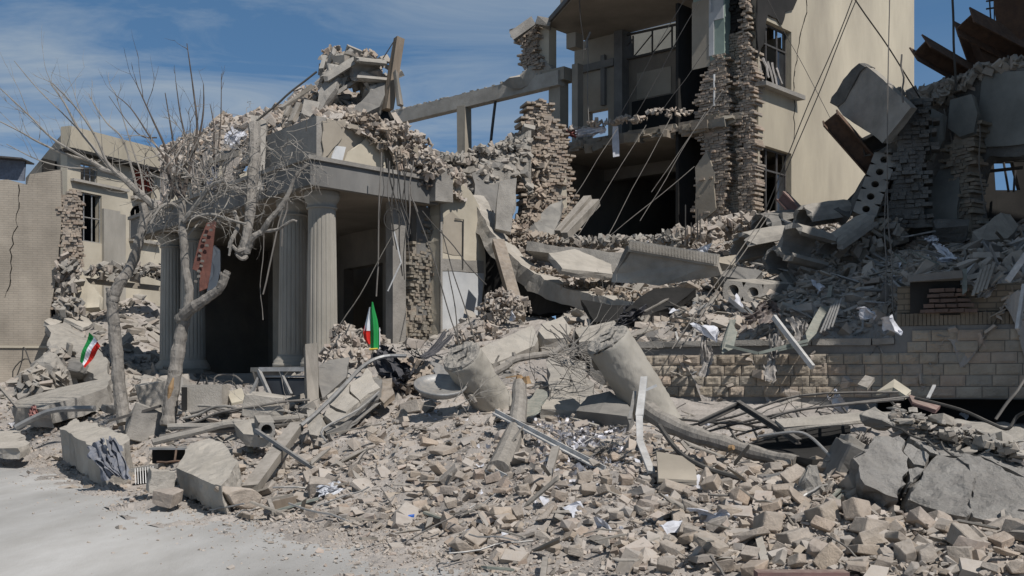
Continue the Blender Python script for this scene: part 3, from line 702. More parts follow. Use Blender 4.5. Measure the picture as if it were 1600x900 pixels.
# dark cloth of blue sooty wall low on upper storey
b = MB(); flatwall(b, Bq(0,2.26,0), bv, .4, 6.2, Z2, 11.45, .02, -av); b.build('lower_panel', M['soot_shade'], blk)
b = MB(); bbox(b, 6.35,6.7,1.9,2.6,Z2,Z3); b.build('corner_post', M['concrete_d'], blk)
b = MB(); flatwall(b, Bq(0,2.1,0), bv, 6.7, 8.6, Z2, Z3, .3, -av, holes=[(7.1,8.0,10.25,11.35)]); b.build('rear_wall', M['plaster'], blk)
b = MB(); bbox(b, 7.15,7.32,1.95,2.08,Z2+1.7,Z3-.7); bbox(b, 6.75,8.5,1.93,2.07,Z3-1.15,Z3-.9); b.build('wall_strip', M['concrete_d'], blk)
b = MB(); bbox(b, 7.55,8.05,0,.45,Z2,Z3-1.9); bbox(b, 6.95,7.2,.2,.5,Z2,Z3-1.4); b.build('pillar', M['plaster'], blk)
b = MB(); bbox(b, 7.3,8.5,-.1,.5,Z3-1.93,Z3-1.5); b.build('lintel', M['plaster'], blk)
b = MB(); bbox(b, 8.0,8.5,-.05,.35,Z3-1.5,Z3+.0); b.build('edge_pillar', M['cream'], blk)
b = MB(); bbox(b, 7.2,7.6,.4,.8,Z3-.75,Z3-.25); b.build('ceiling_box', M['plaster'], blk)
b = MB(); oo = Bq(8.45,-.05,0); masonry(b, oo, bv, -av, [(Z3-1.45,-.25,.45),(Z3-.8,-.05,.62),(Z3-.3,-.1,.75),(Z3+.15,-.05,.95)], ch=.075, bl=.2, jit=.08, miss=.05, seed=11, hjit=.9); b.build('broken_brickwork', M['brickfrag'], blk)
b = MB(); b.beam(P(835,33,39), P(800,58,39), .3,.3, jit=.06); b.beam(P(838,33,39),P(860,38,39),.3,.3,jit=.05); b.build('dangling_lintel', M['concrete'], blk)
# lower storey: deep dark rooms
b = MB(); flatwall(b, Bq(0,7.2,0), bv, .3, 8.4, Z1, Z2, .2, -av); b.build('rear_wall', mat('dark_rear_wall',(.075,.068,.06),(.03,.028,.026),scale=.7), blk)  # rear wall in a mottled near-black colour
b = MB(); flatwall(b, Bq(7.95,0,0), av, .1, 8, Z1, Z2-.3, .25, -bv); b.build('inner_wall', M['interior'], blk)
b = MB(); bbox(b, 3.1,3.45,2.5,2.9,Z1,Z2-.34); bbox(b, 5.2,5.4,6.0,6.3,Z1,Z2-.34); b.build('inner_column', M['interior'], blk)
b = MB(); bbox(b, .35,8.2,3.0,3.3,Z2-.75,Z2-.34); bbox(b,.35,8.2,6.2,6.5,Z2-.75,Z2-.34); b.build('ceiling_beam', M['ceil'], blk)
# torn front jamb between the open rooms and the yellow wall
front_n = -av
prof1 = [(5.7,.85,1.75),(6.4,.8,1.95),(6.9,.95,2.0),(7.6,.9,1.8),(8.3,.85,1.7),(8.9,.9,1.75),(9.6,.85,1.85),(10.2,.85,1.95),(10.8,.85,1.75),(11.3,.95,1.5),(11.6,1.05,1.35)]
b = MB(); masonry(b, Bq(0,-.05,0), bv, front_n, prof1, ch=.072, bl=.2, jit=.06, miss=.04, th=.5, seed=21, hjit=.6); b.build('broken_brickwork', M['brickfrag'], blk)
prof2 = [(5.6,.0,.42),(6.5,.02,.45),(7.5,.0,.38),(8.6,.02,.42),(9.8,.03,.45),(11,.05,.42),(11.7,.15,.4),(12.6,.2,.35),(13.9,.22,.34)]
b = MB(); masonry(b, Bq(0,-.02,0), bv, front_n, prof2, ch=.072, bl=.18, jit=.07, miss=.04, th=.5, seed=22, hjit=.55); b.build('broken_brickwork', M['brickfrag'], blk)
b = MB(); masonry(b, Bq(0,.22,0), bv, front_n, [(5.6,.3,1.0),(12.2,.3,1.0)], ch=.078, bl=.3, jit=.012, miss=0, th=.4, seed=23, hjit=.1); b.build('brick_core', M['brickgrey'], blk)
b = MB(); masonry(b, Bq(0,.3,0), bv, front_n, [(12.2,.2,1.2),(14.6,-.1,1.0)], ch=.088, bl=.3, jit=.12, miss=.1, th=.4, seed=24, hjit=.5); b.build('sooty_brickwork', M['soot_shade'], blk)
b = MB(); bbox(b, 1.0,2.1,-.25,.1,11.45,14.6); b.build('wall_fragment', M['pale_green'], blk)
b = MB(); bbox(b, 1.5,2.13,-.27,-.25,11.3,13.35); b.build('plaster_strip', M['plaster'], blk)
b = MB(); bbox(b, 1.35,1.52,-.285,-.255,11.6,13.3); bbox(b, 1.02,1.36,-.285,-.255,12.65,13.25); b.build('white_tile_patch', M['white_pl'], blk)
b = MB(); b.tube([Bq(1.3,-.34,11.0),Bq(1.3,-.34,10.05)], .035); b.build('white_pipe', M['white_m'], blk); b = MB(); b.tube([Bq(1.42,-.34,14.5),Bq(1.42,-.34,12.9)], .03); b.build('white_pipe', M['white_m'], blk)
slab('plaster_skin', [Bq(*a) for a in ((1.95,-.36,6.5),(1.98,-.36,8.3),(1.55,-.36,8.75),(1.3,-.36,8.0),(1.2,-.36,6.9))], .06, M['plaster'], parent=blk, jag=.04, seed=8)
# soot-blackened torn render at the top of the yellow wall
sk = MB()
slab_mesh([O+av*s-bv*.06+Vector((0,0,z)) for s,z in ((-.15,11.3),(-.15,14.5),(2.0,14.5),(2.3,13.6),(2.0,13.2),(1.6,13.05),(1.3,12.6),(.5,12.75),(.25,11.8))], .055, jag=.06, step=.25, seed=9, mb=sk)
sk.build('sooty_render', M['soot_shade'], blk)
# bay behind and above roof
b = MB(); bbox(b, 7.6,7.95,.5,.8,Z3+.3,Z3+1.6); b.build('roof_stub', M['plaster'], blk)
# long beam + post + tie running left from the block
fr = empty('exposed_girder', Bq(13,-.2,8), 'bare grey concrete beam and post spanning the gap left of the torn-open block', 'beam')
zb = 12.05
b = MB(); b.beam(Bq(16.3,0,zb-.12), Bq(7.5,0,zb), .35,.50); b.build('beam', M['concrete_l'], fr)
b = MB(); pb = Bq(12.05,0,0); b.box(Vector((pb.x,pb.y,9.9)), bv*.19, av*.19, Vector((0,0,1.9)), jit=.03); b.build('post', M['plaster'], fr)
b = MB(); b.tube(wig(Bq(10.5,0,zb-.2), Bq(11.1,.1,8.6), 6, .05, seed=3), .055); b.build('bent_rod', M['steel'], fr)
r = random.Random(8); b = MB()
for k in range(110):
    s = 8.2+8*r.random(); c = Bq(s,r.uniform(-.15,.15),zb+.27-.12*(s-7.5)/9); b.box(c, bv*r.uniform(.02,.09), av*r.uniform(.02,.07), Vector((0,0,r.uniform(.01,.05))), jit=.02)
b.build('mortar_crumbs', M['concrete_l'], fr, kind='stuff')
sl_ = slab('plaster_slab', [P(783,133,39.9),P(840,100,39.4),P(845,90,39.3),P(868,118,39.3),P(800,140,40)], .25, M['concrete_l'], parent=fr, jag=.08, step=.3)

# masonry tower stub left of block
tw = empty('brick_stump', P(845,330,35.5), 'ragged brown brick stump standing left of the dark open rooms', 'wall')
b = MB(); tn = Vector((.3,-.95,0)).normalized(); tu = Vector((.95,.3,0)).normalized(); o3 = P(808,600,35); o3.z = 0
g = lambda py: zt(py,35.3)
masonry(b, o3, tu, tn, [(g(372),-.1,1.15),(g(340),.1,1.2),(g(320),.2,1.25),(g(290),.0,1.3),(g(250),.05,1.45),(g(215),.1,1.3),(g(190),.15,1.1),(g(172),.35,.85),(g(163),.5,.7)], ch=.075, bl=.2, jit=.10, miss=.05, th=.7, seed=31, hjit=.7)
b.build('brickwork', M['brickfrag'], tw)
b = MB(); masonry(b, o3+Vector((.0,.5,0)), tu, tn, [(g(372),.9,1.75),(g(330),.9,1.75),(g(290),1.0,1.7),(g(240),.9,1.55),(g(205),.9,1.4)], ch=.075, bl=.2, jit=.08, miss=.05, th=.5, seed=32, hjit=.9); b.build('brickwork', M['brickfrag'], tw)
slab('mortar_core', [P(*a) for a in ((812,372,35.1),(815,300,35.1),(822,215,35.1),(835,180,35.1),(850,178,35.1),(862,210,35.1),(872,300,35.1),(874,372,35.1))], .5, M['concrete_d'], parent=tw, jag=.1, seed=4)
slab('plaster_face', [P(*a) for a in ((873,245,35.2),(884,262,35.2),(884,335,35.2),(872,338,35.2),(866,300,35.2),(872,262,35.2))], .12, M['cream'], parent=tw, jag=.03, seed=3)
# leaning dark wall left of it, rubble along its top
wl = slab('leaning_wall', [P(*a) for a in ((738,272,33),(800,245,33.5),(806,300,33),(800,345,32.4),(760,360,32),(742,330,32))], .4, M['concrete_d'], 'dark grey leaning wall panel under a crumbled rubble edge, behind the curved slab', 'wall', jag=.06, seed=5)
slab('upright_slab', [P(*a) for a in ((779,282,31.2),(808,277,31.3),(806,310,31.1),(798,362,30.8),(774,356,30.8))], .2, M['concrete'], 'upright narrow grey slab standing between the cream wall and brick stump', 'slab', jag=.03, seed=6)
ridge = Patch({690:[(262,33.4),(250,34),(246,35)],720:[(272,33.2),(250,34),(240,35)],760:[(270,33),(240,34),(232,35)],800:[(262,33.2),(230,34.2),(215,35.4)],830:[(245,33.8),(205,34.5),(190,35.6)]}, nz=.09, seed=41, skirt=True)
ridge.mesh('rubble_crest', 'dustgrey', step=4, rows=16, kind='stuff', label='crumbled grey rubble along the top of the leaning wall', cat='rubble')

# ================================================================ RETAINING WALL (rock-faced blocks)
W0 = Vector((P(960,600,22.4).x, 22.4, 0)); W1 = Vector((P(1660,600,19.3).x, 19.3, 0))
wu = (W1-W0).normalized(); wn = Vector((wu.y,-wu.x,0)); WL = (W1-W0).length
rw = empty('retaining_wall', W0+wu*WL/2+Vector((0,0,1.45)), 'long low wall of rock-faced tan blocks below the rubble slope', 'wall')
r = random.Random(12); b = MB(); ch = .197; zb0 = 1.46
for k in range(6):
    x = -(k%2)*.16
    while x < WL:
        l = r.choice([.30,.32,.34]) if x < WL*.72 else .42
        zmax = zb0+ch*(k+1)
        top = 2.39 if x < WL*.66 else 2.70
        if zmax <= top+.03:
            nx, nz = 7, 5; k0 = len(b.v); dpt = r.uniform(.0,.014); se = r.uniform(0,99)
            rock_amp = .026 if x < WL*.74 else .012
            for i in range(nx+1):
                for j in range(nz+1):
                    e = (i in (0,nx)) or (j in (0,nz)); fx = x+.007+(l-.014)*i/nx; fz = zb0+ch*k+.006+(ch-.012)*j/nz
                    pr = dpt*.5 if e else (.006+dpt+rock_amp*(.45+noise.noise(Vector((fx*8,fz*9,se)))+.6*noise.noise(Vector((fx*21,fz*21,se)))))
                    b.v.append(tuple(W0+wu*fx+wn*(.02+pr)+Vector((0,0,fz))))
            for i in range(nx):
                for j in range(nz):
                    A = k0+i*(nz+1)+j; b.f.append((A,A+nz+1,A+nz+2,A+1))
            # block sides back into the wall
            c = W0+wu*(x+l/2)-wn*.1+Vector((0,0,zb0+ch*(k+.5))); b.box(c+wn*.055, wu*(l/2-.005), wn*.058, Vector((0,0,ch/2-.004)))
        x += l
b.build('block_facing', mat('rock_face_block', (.37,.335,.285), (.26,.235,.20), scale=2.2, bump=1, bscale=22, rnd=STONES, island=True), rw)
b = MB(); flatwall(b, W0, wu, -.5, WL*.66, zb0-.02, 2.40, .3, wn); flatwall(b, W0, wu, WL*.66, WL+2, zb0-.02, 2.72, .3, wn); flatwall(b, W0-wn*.12, wu, WL*.66, WL+2, 2.72, 3.0, .3, wn); b.build('wall_core', M['concrete_d'], rw)
b = MB(); x = 0
while x < WL*.66:
    l = r.uniform(.7,1.1); l = min(l, WL*.66-x); b.box(W0+wu*(x+l/2)-wn*.12+Vector((0,0,2.455)), wu*(l/2-.006), wn*.18, Vector((0,0,.055)), jit=.012); x += l
b.build('coping', M['concrete'], rw)
b = MB(); x = WL*.665
while x < WL+1: b.box(W0+wu*(x+.035)-wn*.03+Vector((0,0,2.83)), wu*.031, wn*.05, Vector((0,0,.105)), jit=.003); x += .07
b.build('soldier_course', mat('soldier_brick', (.205,.172,.13), (.15,.128,.098), scale=3, bump=.5), rw)
b = MB(); flatwall(b, W0-wn*.05, wu, WL*.665, WL+2, 2.96, 3.42, .3, wn); b.build('upper_wall', brickmat('tan_thin_brick', wu, (.205,.17,.125), (.175,.145,.108), (.11,.095,.075), bw=.3, rh=.1), rw)
b = MB(); flatwall(b, W0-wn*.9, wu, WL*.3, WL+2, .4, 1.46, .2, wn); b.build('basement_recess', M['soot_shade'], rw)  # back of the slot coloured black for its deep shadow
b = MB(); flatwall(b, W0, wu, -.5, WL*.62, .4, 1.44, .3, wn); b.build('footing', M['concrete_d'], rw)
# grille opening in the upper right wall
slab('cellar_opening', [P(*a) for a in ((1422,440,20.25),(1500,434,19.9),(1500,492,19.9),(1422,494,20.25))], .1, M['soot_shade'], parent=rw, jag=0)
b = MB(); b.beam(P(1418,437,20.1),P(1504,430,19.75),.25,.12,jit=.02); b.build('opening_lintel', M['concrete_d'], rw)
b = MB()
for k in range(5): masonry(b, P(1440+k*3,600,20.05).xy.to_3d(), wu, wn, [(zt(490-k*8,20.1), 0, .85-k*.1),(zt(484-k*8,20.1), 0, .85-k*.1)], ch=.07, bl=.26, jit=.02, miss=0, th=.12, seed=60+k)
b.build('loose_bricks', mat('dark_reddish_brick', (.15,.105,.085), (.10,.072,.06), scale=8, bump=.6), rw)

# ================================================================ FAR LEFT
tan = empty('tan_brick_wall', P(45,585,38), 'tall tan brick wall at the left edge of the photo with a vertical crack and ragged brick end', 'wall')
o4 = P(-120,600,38.0); o4.z = 0; tu4 = (Vector((P(95,600,39).x,39,0))-o4).normalized(); tn4 = Vector((tu4.y,-tu4.x,0))
Lw = (Vector((P(95,600,39).x,39,0))-o4).length
b = MB(); slab_mesh([o4+tu4*s+Vector((0,0,z)) for s,z in ((0,1.6),(0,8.4),(2.6,8.55),(3.2,8.4),(3.3,8.75),(Lw,8.95),(Lw+.02,7.5),(Lw-.1,5.5),(Lw-.35,4.2),(Lw-.5,1.6))], .35, jag=.02, step=.6, seed=4, mb=b)
b.build('brick_face', brickmat('thin_tan_brick', tu4, (.37,.325,.265), (.345,.305,.25), (.30,.265,.22), bw=.3, rh=.075, bump=.25), tan)
b = MB(); crackline(b, o4, tu4, tn4, [(2.95,8.4),(2.9,7.2),(2.65,6.2),(2.7,5.4),(2.5,4.6)], w=.028, seed=3); b.build('wall_crack', M['crack'], tan)
b = MB(); 0 and slab_mesh([o4+tu4*s+tn4*.04+Vector((0,0,z)) for s,z in ((2.3,7.75),(2.3,8.45),(3.4,8.45),(3.9,8.3),(3.7,7.7),(3.0,7.5))], .035, jag=.04, step=.3, seed=6, mb=b);
b = MB(); masonry(b, o4-tn4*.15, tu4, tn4, [(2.6,Lw-.5,Lw+.15),(3.6,Lw-.3,Lw+.35),(5,Lw-.1,Lw+.45),(6.2,Lw-.0,Lw+.55),(7.9,Lw,Lw+.55),(8.1,Lw,Lw+.3)], ch=.085, bl=.17, jit=.09, miss=.1, th=.3, seed=41, hjit=.9); b.build('broken_brickwork', M['brickfrag'], tan)
b = MB(); b.box(o4+tu4*(Lw/2-.2)+tn4*.03+Vector((0,0,2.95)), tu4*(Lw/2-.2), tn4*.03, Vector((0,0,.04))); b.build('string_course', M['cream'], tan)

ob = empty('old_building', P(200,430,48), 'pale two-storey building behind the bare trees with arched windows and a red curtain', 'building')
d0 = 45.0; Q0 = P(105,600,d0); Q0.z = 0; Q1 = P(410,600,56); Q1.z = 0; ou = (Q1-Q0).normalized(); on = Vector((ou.y,-ou.x,0)); OL = (Q1-Q0).length
def so_(px):
    lo, hi = -2, 30
    for _ in range(40):
        s = (lo+hi)/2; p = Q0+ou*s
        if 800+p.x/p.y*F < px: lo = s
        else: hi = s
    return s
def zo(px,py): return CZ+(HZ-py)/F*(Q0+ou*so_(px)).y
hl = [(so_(126),so_(152),zo(139,287),zo(139,257)), (so_(121),so_(159),zo(140,378),zo(140,302)), (so_(208),so_(241),zo(224,308),zo(224,258)), (so_(202),so_(240),zo(220,375),zo(220,318)), (so_(300),so_(330),zo(224,308),zo(224,258))]
b = MB(); flatwall(b, Q0, ou, 0, OL, 2.0, 10.85, .35, on, holes=hl); b.build('facade', M['cream'], ob)
b = MB(); b.box(Q0+ou*OL/2+on*.12+Vector((0,0,11.3)), ou*(OL/2+.2), on*.25, Vector((0,0,.42))); b.build('parapet', M['yellow'], ob)
b = MB(); b.box(Q0+ou*OL/2+on*.15+Vector((0,0,10.80)), ou*(OL/2+.2), on*.35, Vector((0,0,.055))); b.build('eave', M['soot_shade'], ob)
b = MB(); G0 = Vector((P(40,600,52).x,52,0)); gu = (G0-Q0).normalized(); b.add([Q0+Vector((0,0,2)),Q0+Vector((0,0,11.72)),G0+Vector((0,0,11.0)),G0+Vector((0,0,2)), *(x-on*.3+ou*.0 for x in [Q0+ou*.4+Vector((0,0,2)),Q0+ou*.4+Vector((0,0,11.72)),G0+ou*.4+Vector((0,0,11.0)),G0+ou*.4+Vector((0,0,2))])], [(0,1,2,3),(7,6,5,4),(1,5,6,2)]); b.build('gable_wall', M['plaster'], ob)
b = MB(); flatwall(b, Q0-on*1.6, ou, .3, OL, 2, 10.7, .1, on); b.build('inner_wall', M['soot_shade'], ob)
b = MB(); c = Q0+ou*so_(172)+on*.06; b.box(Vector((c.x,c.y,6.2)), ou*.45, on*.06, Vector((0,0,2.6))); c = Q0+ou*so_(186)+on*.05; b.box(Vector((c.x,c.y,5.5)), ou*.28, on*.05, Vector((0,0,3.2))); b.build('pilaster', M['column'], ob)
b = MB(); c = Q0+ou*so_(155)+on*.1; b.box(Vector((c.x,c.y,zo(155,290))), ou*1.5, on*.1, Vector((0,0,.05))); b.build('ledge', M['concrete_l'], ob); b = MB(); c = Q0+ou*so_(224)+on*.12; b.box(Vector((c.x,c.y,zo(224,312))), ou*.75, on*.12, Vector((0,0,.06))); b.build('ledge', M['concrete_l'], ob); b = MB(); b.box(Vector((c.x,c.y,zo(224,378))), ou*.85, on*.12, Vector((0,0,.06))); b.build('ledge', M['concrete_l'], ob)
def archwin(h, fill, barm):
    s0,s1,z0,z1 = h; f = MB(); mid = (s0+s1)/2; rr = (s1-s0)/2; zs_ = z1-rr
    # spandrel corners that turn the opening into an arch
    for sg in (-1,1):
        pts = [Q0+ou*(mid+sg*rr)+Vector((0,0,z1)), Q0+ou*(mid)+Vector((0,0,z1))]
        arc = [Q0+ou*(mid+sg*rr*math.sin(a))+Vector((0,0,zs_+rr*math.cos(a))) for a in np.linspace(.02,math.pi/2,8)]
        poly = [pts[0]]+[pts[1]]+arc
        n = len(poly); k = [p+on*.002 for p in poly]; k2 = [p-on*.3 for p in poly]
        fs = [tuple(range(n)), tuple(n+i for i in reversed(range(n)))]+[(i,(i+1)%n,n+(i+1)%n,n+i) for i in range(n)]
        f.add(k+k2, fs)
    wn_ = f.build('arched_window', M['cream'], ob)
    g = MB()
    for i in range(5):
        s = s0+(s1-s0)*(i+.5)/5; g.tube([Q0+ou*s-on*.1+Vector((0,0,z0)), Q0+ou*s-on*.1+Vector((0,0,z1-.1-rr*.25*abs(i-2)))], .022, seg=4)
    g.tube([Q0+ou*(mid+rr*.95*math.sin(a))-on*.1+Vector((0,0,zs_+rr*.95*math.cos(a))) for a in np.linspace(-1.57,1.57,12)], .04, seg=4)
    gg = g.build('window_bars', M[barm], ob); gg.parent = wn_; gg.location = gg.location
    if fill:
        c = MB()
        for i in range(9):
            s = s0+(s1-s0)*(i+.5)/9; c.tube([Q0+ou*s-on*.22+Vector((0,0,z0+.35)), Q0+ou*s-on*.22+Vector((0,0,z1-.05))], .14, seg=6)
        cc_ = c.build('red_curtain', M['redcurt'], ob); cc_.parent = wn_
def fixparent(): pass
archwin(hl[2], True, 'soot_shade'); archwin(hl[3], False, 'concrete_l'); archwin(hl[4], False, 'soot_shade')
for h in hl[:2]:
    g = MB(); s0,s1,z0,z1 = h
    for i in range(4): g.tube([Q0+ou*(s0+(s1-s0)*i/3)-on*.12+Vector((0,0,z0)), Q0+ou*(s0+(s1-s0)*i/3)-on*.12+Vector((0,0,z1))], .03, seg=4)
    for z in (z0+.02,(z0+z1)/2,z1-.02): g.tube([Q0+ou*s0-on*.12+Vector((0,0,z)),Q0+ou*s1-on*.12+Vector((0,0,z))], .03, seg=4)
    g.build('window', M['grey_m'], ob)
b = MB(); masonry(b, Q0+on*.1, ou, on, [(zo(115,420),.1,so_(121)),(zo(115,300),.1,so_(121))], ch=.1, bl=.28, jit=.05, miss=.12, th=.2, seed=44); b.build('bare_brick', M['brickfrag'], ob)
b = MB(); b.beam(P(130,438,44),P(262,452,46),.2,.2); b.build('steel_girder', M['plaster'], label='straight grey steel girder lying level across the far-left rubble behind the tree', cat='girder')
can = empty('roof_canopy', P(20,268,46), 'small grey-blue corrugated rooftop shed above the tan wall at the left edge', 'shed')
b = MB(); b.beam(P(-40,262,46),P(40,268,46),.1,.75,jit=.03); b.build('wall_panel', M['cloth_b'], can)
b = MB(); b.beam(P(-40,245,46),P(44,252,46),1.2,.06); b.build('roof', M['steel'], can)
# hollow-core slab far left
b = MB(); hollow(b, P(220,423,45.5), (1,.0,-.36), (0.1,0,1), (.3,1.6,.15), 5, .17, .26); b.build('hollow_core_slab', M['concrete_l'], label='small hollow-core slab with round holes lying in the far-left rubble', cat='slab')
slab('concrete_slab', [P(*a) for a in ((72,508,36),(80,520,35.6),(75,540,35),(110,560,34),(150,590,32.5),(170,600,31.8),(168,560,33.5),(140,530,36),(105,505,38))], .35, M['concrete'], 'big dark grey slab tilted behind the small flag left of the bare tree', 'slab', jag=.08, seed=10)
slab('concrete_slab', [P(*a) for a in ((118,430,40),(128,425,40),(158,462,39.6),(155,480,39.3),(118,478,39.5))], .3, M['cream'], 'pale cream wall slab behind the left tree trunk in the far-left rubble', 'slab', jag=.06, seed=11)
slab('concrete_slab', [P(*a) for a in ((100,498,38),(128,490,40),(147,505,39),(130,512,38))], .15, M['concrete_l'], 'thin pale slab lying flat on top of the far-left heap', 'slab', jag=.05, seed=12)
slab('concrete_slab', [P(*a) for a in ((70,502,38),(85,493,39),(100,500,38.6),(82,510,37.6))], .15, M['concrete_l'], 'small pale slab against the ragged end of the tan wall', 'slab', jag=.05, seed=13)
rock('concrete_lump', 72,596,31,(1.5,1.2,1.5),(10,20,30),'concrete','rounded grey concrete lump under the small flag at far left','rubble block',seed=5,boxy=0)
rock('concrete_lump', 110,570,33,(1.3,1.0,.9),(30,0,60),'concrete_d','dark jagged concrete lump behind the rounded lump at far left','rubble block',seed=6,boxy=0)
# ================================================================ RIGHT RUIN (in shade)
rr_ = empty('ruined_annex', P(1520,370,28)-Vector((0,0,.3)), 'dark shaded remains of the right-hand building with rusty beams sticking out of its top', 'building')
DA = lambda px: 28-(px-1424)*.0135
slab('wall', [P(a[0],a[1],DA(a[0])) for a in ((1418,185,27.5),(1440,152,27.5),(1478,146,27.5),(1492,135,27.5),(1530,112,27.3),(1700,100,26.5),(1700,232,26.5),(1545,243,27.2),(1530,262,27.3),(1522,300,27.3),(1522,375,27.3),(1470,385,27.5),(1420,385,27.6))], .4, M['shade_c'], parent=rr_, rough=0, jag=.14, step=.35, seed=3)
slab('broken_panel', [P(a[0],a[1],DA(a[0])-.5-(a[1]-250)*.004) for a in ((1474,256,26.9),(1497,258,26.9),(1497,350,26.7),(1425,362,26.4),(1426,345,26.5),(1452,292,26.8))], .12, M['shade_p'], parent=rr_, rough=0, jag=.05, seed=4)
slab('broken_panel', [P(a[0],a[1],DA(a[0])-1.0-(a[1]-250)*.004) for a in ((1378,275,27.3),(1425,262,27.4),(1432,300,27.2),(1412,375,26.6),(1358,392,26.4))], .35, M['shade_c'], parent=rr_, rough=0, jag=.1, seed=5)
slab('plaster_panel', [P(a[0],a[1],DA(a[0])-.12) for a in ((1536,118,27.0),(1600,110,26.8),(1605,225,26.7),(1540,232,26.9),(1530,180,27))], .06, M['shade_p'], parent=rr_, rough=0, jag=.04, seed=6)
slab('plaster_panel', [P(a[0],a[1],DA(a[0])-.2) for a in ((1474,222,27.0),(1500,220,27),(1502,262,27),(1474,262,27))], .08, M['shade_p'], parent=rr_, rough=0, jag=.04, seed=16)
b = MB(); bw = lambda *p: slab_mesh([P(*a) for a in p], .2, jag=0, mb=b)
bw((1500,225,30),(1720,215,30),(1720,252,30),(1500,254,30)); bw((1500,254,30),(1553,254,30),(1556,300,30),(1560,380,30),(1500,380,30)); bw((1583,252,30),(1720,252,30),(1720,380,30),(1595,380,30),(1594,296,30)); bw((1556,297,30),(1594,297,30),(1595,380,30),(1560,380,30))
b.build('inner_wall', M['soot_shade'], rr_)
b = MB(); b.beam(P(1540,268,27.2),P(1598,262,27.0),.07,.07); b.build('window_bar', M['steel'], rr_)
b = MB(); b.tube([P(1568,252,29.5),P(1576,300,29.5)],.03); b.build('window_bar', M['steel'], rr_)
b = MB(); b.tube([P(1586,265,29.5),P(1584,300,29.5)],.03); b.build('window_bar', M['steel'], rr_)
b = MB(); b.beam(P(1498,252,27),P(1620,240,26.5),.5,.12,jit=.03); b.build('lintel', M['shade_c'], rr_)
def ibeam_obj(name,a,c,w_,h_,m,label,cat='beam',group=None,parent=None,up=(0,0,1)):
    b = MB(); b.ibeam(P(*a),P(*c),w_,h_,.035,up=up); return b.build(name, M[m], parent, label=label, cat=cat, group=group)
ibeam_obj('steel_beam',(1437,74,26.5),(1530,128,27.6),.5,.42,'rust','rusty steel beam jutting up left against the sky, the lowest left one','beam',up=(.5,-.6,.6))
ibeam_obj('steel_beam',(1506,34,26.6),(1625,96,27.6),.5,.5,'rust','longest rusty steel beam crossing right from its open end in the sky','beam',up=(.3,-.8,.5))
ibeam_obj('steel_beam',(1518,40,27.4),(1548,125,27.4),.5,.5,'rust','steep rusty beam below the open end of the longest one','beam',up=(.3,-.9,.1))
slab('steel_plate', [P(*a) for a in ((1553,-10,27),(1605,-10,27),(1605,55,27),(1590,62,27),(1560,50,27))], .05, M['rust'], 'rusty brown steel plate hanging at the upper right corner', 'plate', jag=.02, seed=3)
slab('steel_plate', [P(*a) for a in ((1553,85,27.6),(1625,95,27),(1625,120,27),(1550,122,27.6))], .3, M['soot_shade'], 'dark crushed metal block under the longest rusty beam', 'plate', jag=.1, seed=4)
b = MB()
b.tube([P(1545,-20,27.3),P(1547,15,27.3),P(1552,85,27.4)],.018); b.tube([P(1553,-20,27.3),P(1554,60,27.3)],.014)
for y in (2,14): b.tube([P(1541,y,27.3),P(1562,y-3,27.3)],.022)
b.tube(wig(P(1530,42,27.2),P(1598,28,27.2),8,.2,seed=4),.014)
b.build('bent_rebar', M['cable'], label='thin bent rebar rods hanging beside the rusty steel plate', cat='rebar')
b = MB(); b.beam(P(1489,122,27),P(1460,160,27),.08,.05); b.tube([P(1485,118,27),P(1474,138,27),P(1480,148,27)],.03); b.tube([P(1495,124,27),P(1468,150,27)],.02); b.build('bent_rebar', M['cable'], label='bent bracket and rods under the lowest left rusty beam', cat='rebar')
# big tilted slab
slab('tilted_slab', [P(*a) for a in ((1350,101,26.3),(1424,166,25.0),(1380,224,25.6),(1350,205,26.2),(1318,180,26.8),(1308,168,27.1))], .2, M['concrete'], 'big tilted grey slab leaning in front of the yellow wall', 'slab', rough=.008, jag=.03, seed=7)
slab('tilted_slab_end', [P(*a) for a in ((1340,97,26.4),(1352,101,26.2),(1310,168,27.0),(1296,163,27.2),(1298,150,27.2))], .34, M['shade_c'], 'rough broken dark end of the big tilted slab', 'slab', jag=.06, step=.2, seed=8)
ibeam_obj('steel_beam',(1297,184,26.4),(1368,265,26.8),.4,.42,'rust','dark steel beam slanting down under the big tilted slab','beam',up=(.5,-.5,.7))
ibeam_obj('steel_beam',(1348,232,26.6),(1385,214,27.0),.35,.4,'steel','short dark steel stub crossing under the tilted slab','beam')
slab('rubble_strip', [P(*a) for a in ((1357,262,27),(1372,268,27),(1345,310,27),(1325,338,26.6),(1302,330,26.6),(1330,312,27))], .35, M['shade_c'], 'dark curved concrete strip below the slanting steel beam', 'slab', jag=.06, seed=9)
b = MB(); e_ = (P(1352,335,25.7)-P(1385,245,26.1)); nrm = Vector((-.3,-.9,.1)); wv = e_.cross(nrm).normalized()
hollow(b, P(1385,240,26.1), e_, wv, -nrm.normalized()*.9, 5, .33, .52, hole=.26)
b.build('hollow_core_slab', M['concrete'], label='hollow-core slab standing on edge with four dark round holes', cat='slab')
slab('concrete_piece', [P(*a) for a in ((1385,225,26.6),(1402,222,26.6),(1396,262,26.4),(1370,258,26.4),(1368,240,26.5))], .4, M['concrete'], 'rounded grey top piece above the upright hollow-core slab', 'rubble block', jag=.07, step=.2, seed=4)
slab('concrete_piece', [P(*a) for a in ((1398,180,27),(1440,170,27),(1438,215,27),(1420,235,26.8),(1400,225,26.8))], .5, M['concrete'], 'jagged grey chunk right of the big tilted slab', 'rubble block', jag=.1, step=.25, seed=14)
b = MB(); b.beam(P(1441,163,26.6),P(1430,243,26.4),.09,.05); b.build('metal_strip', M['grey_m'], label='pale vertical metal strip on the shaded right ruin', cat='strip')
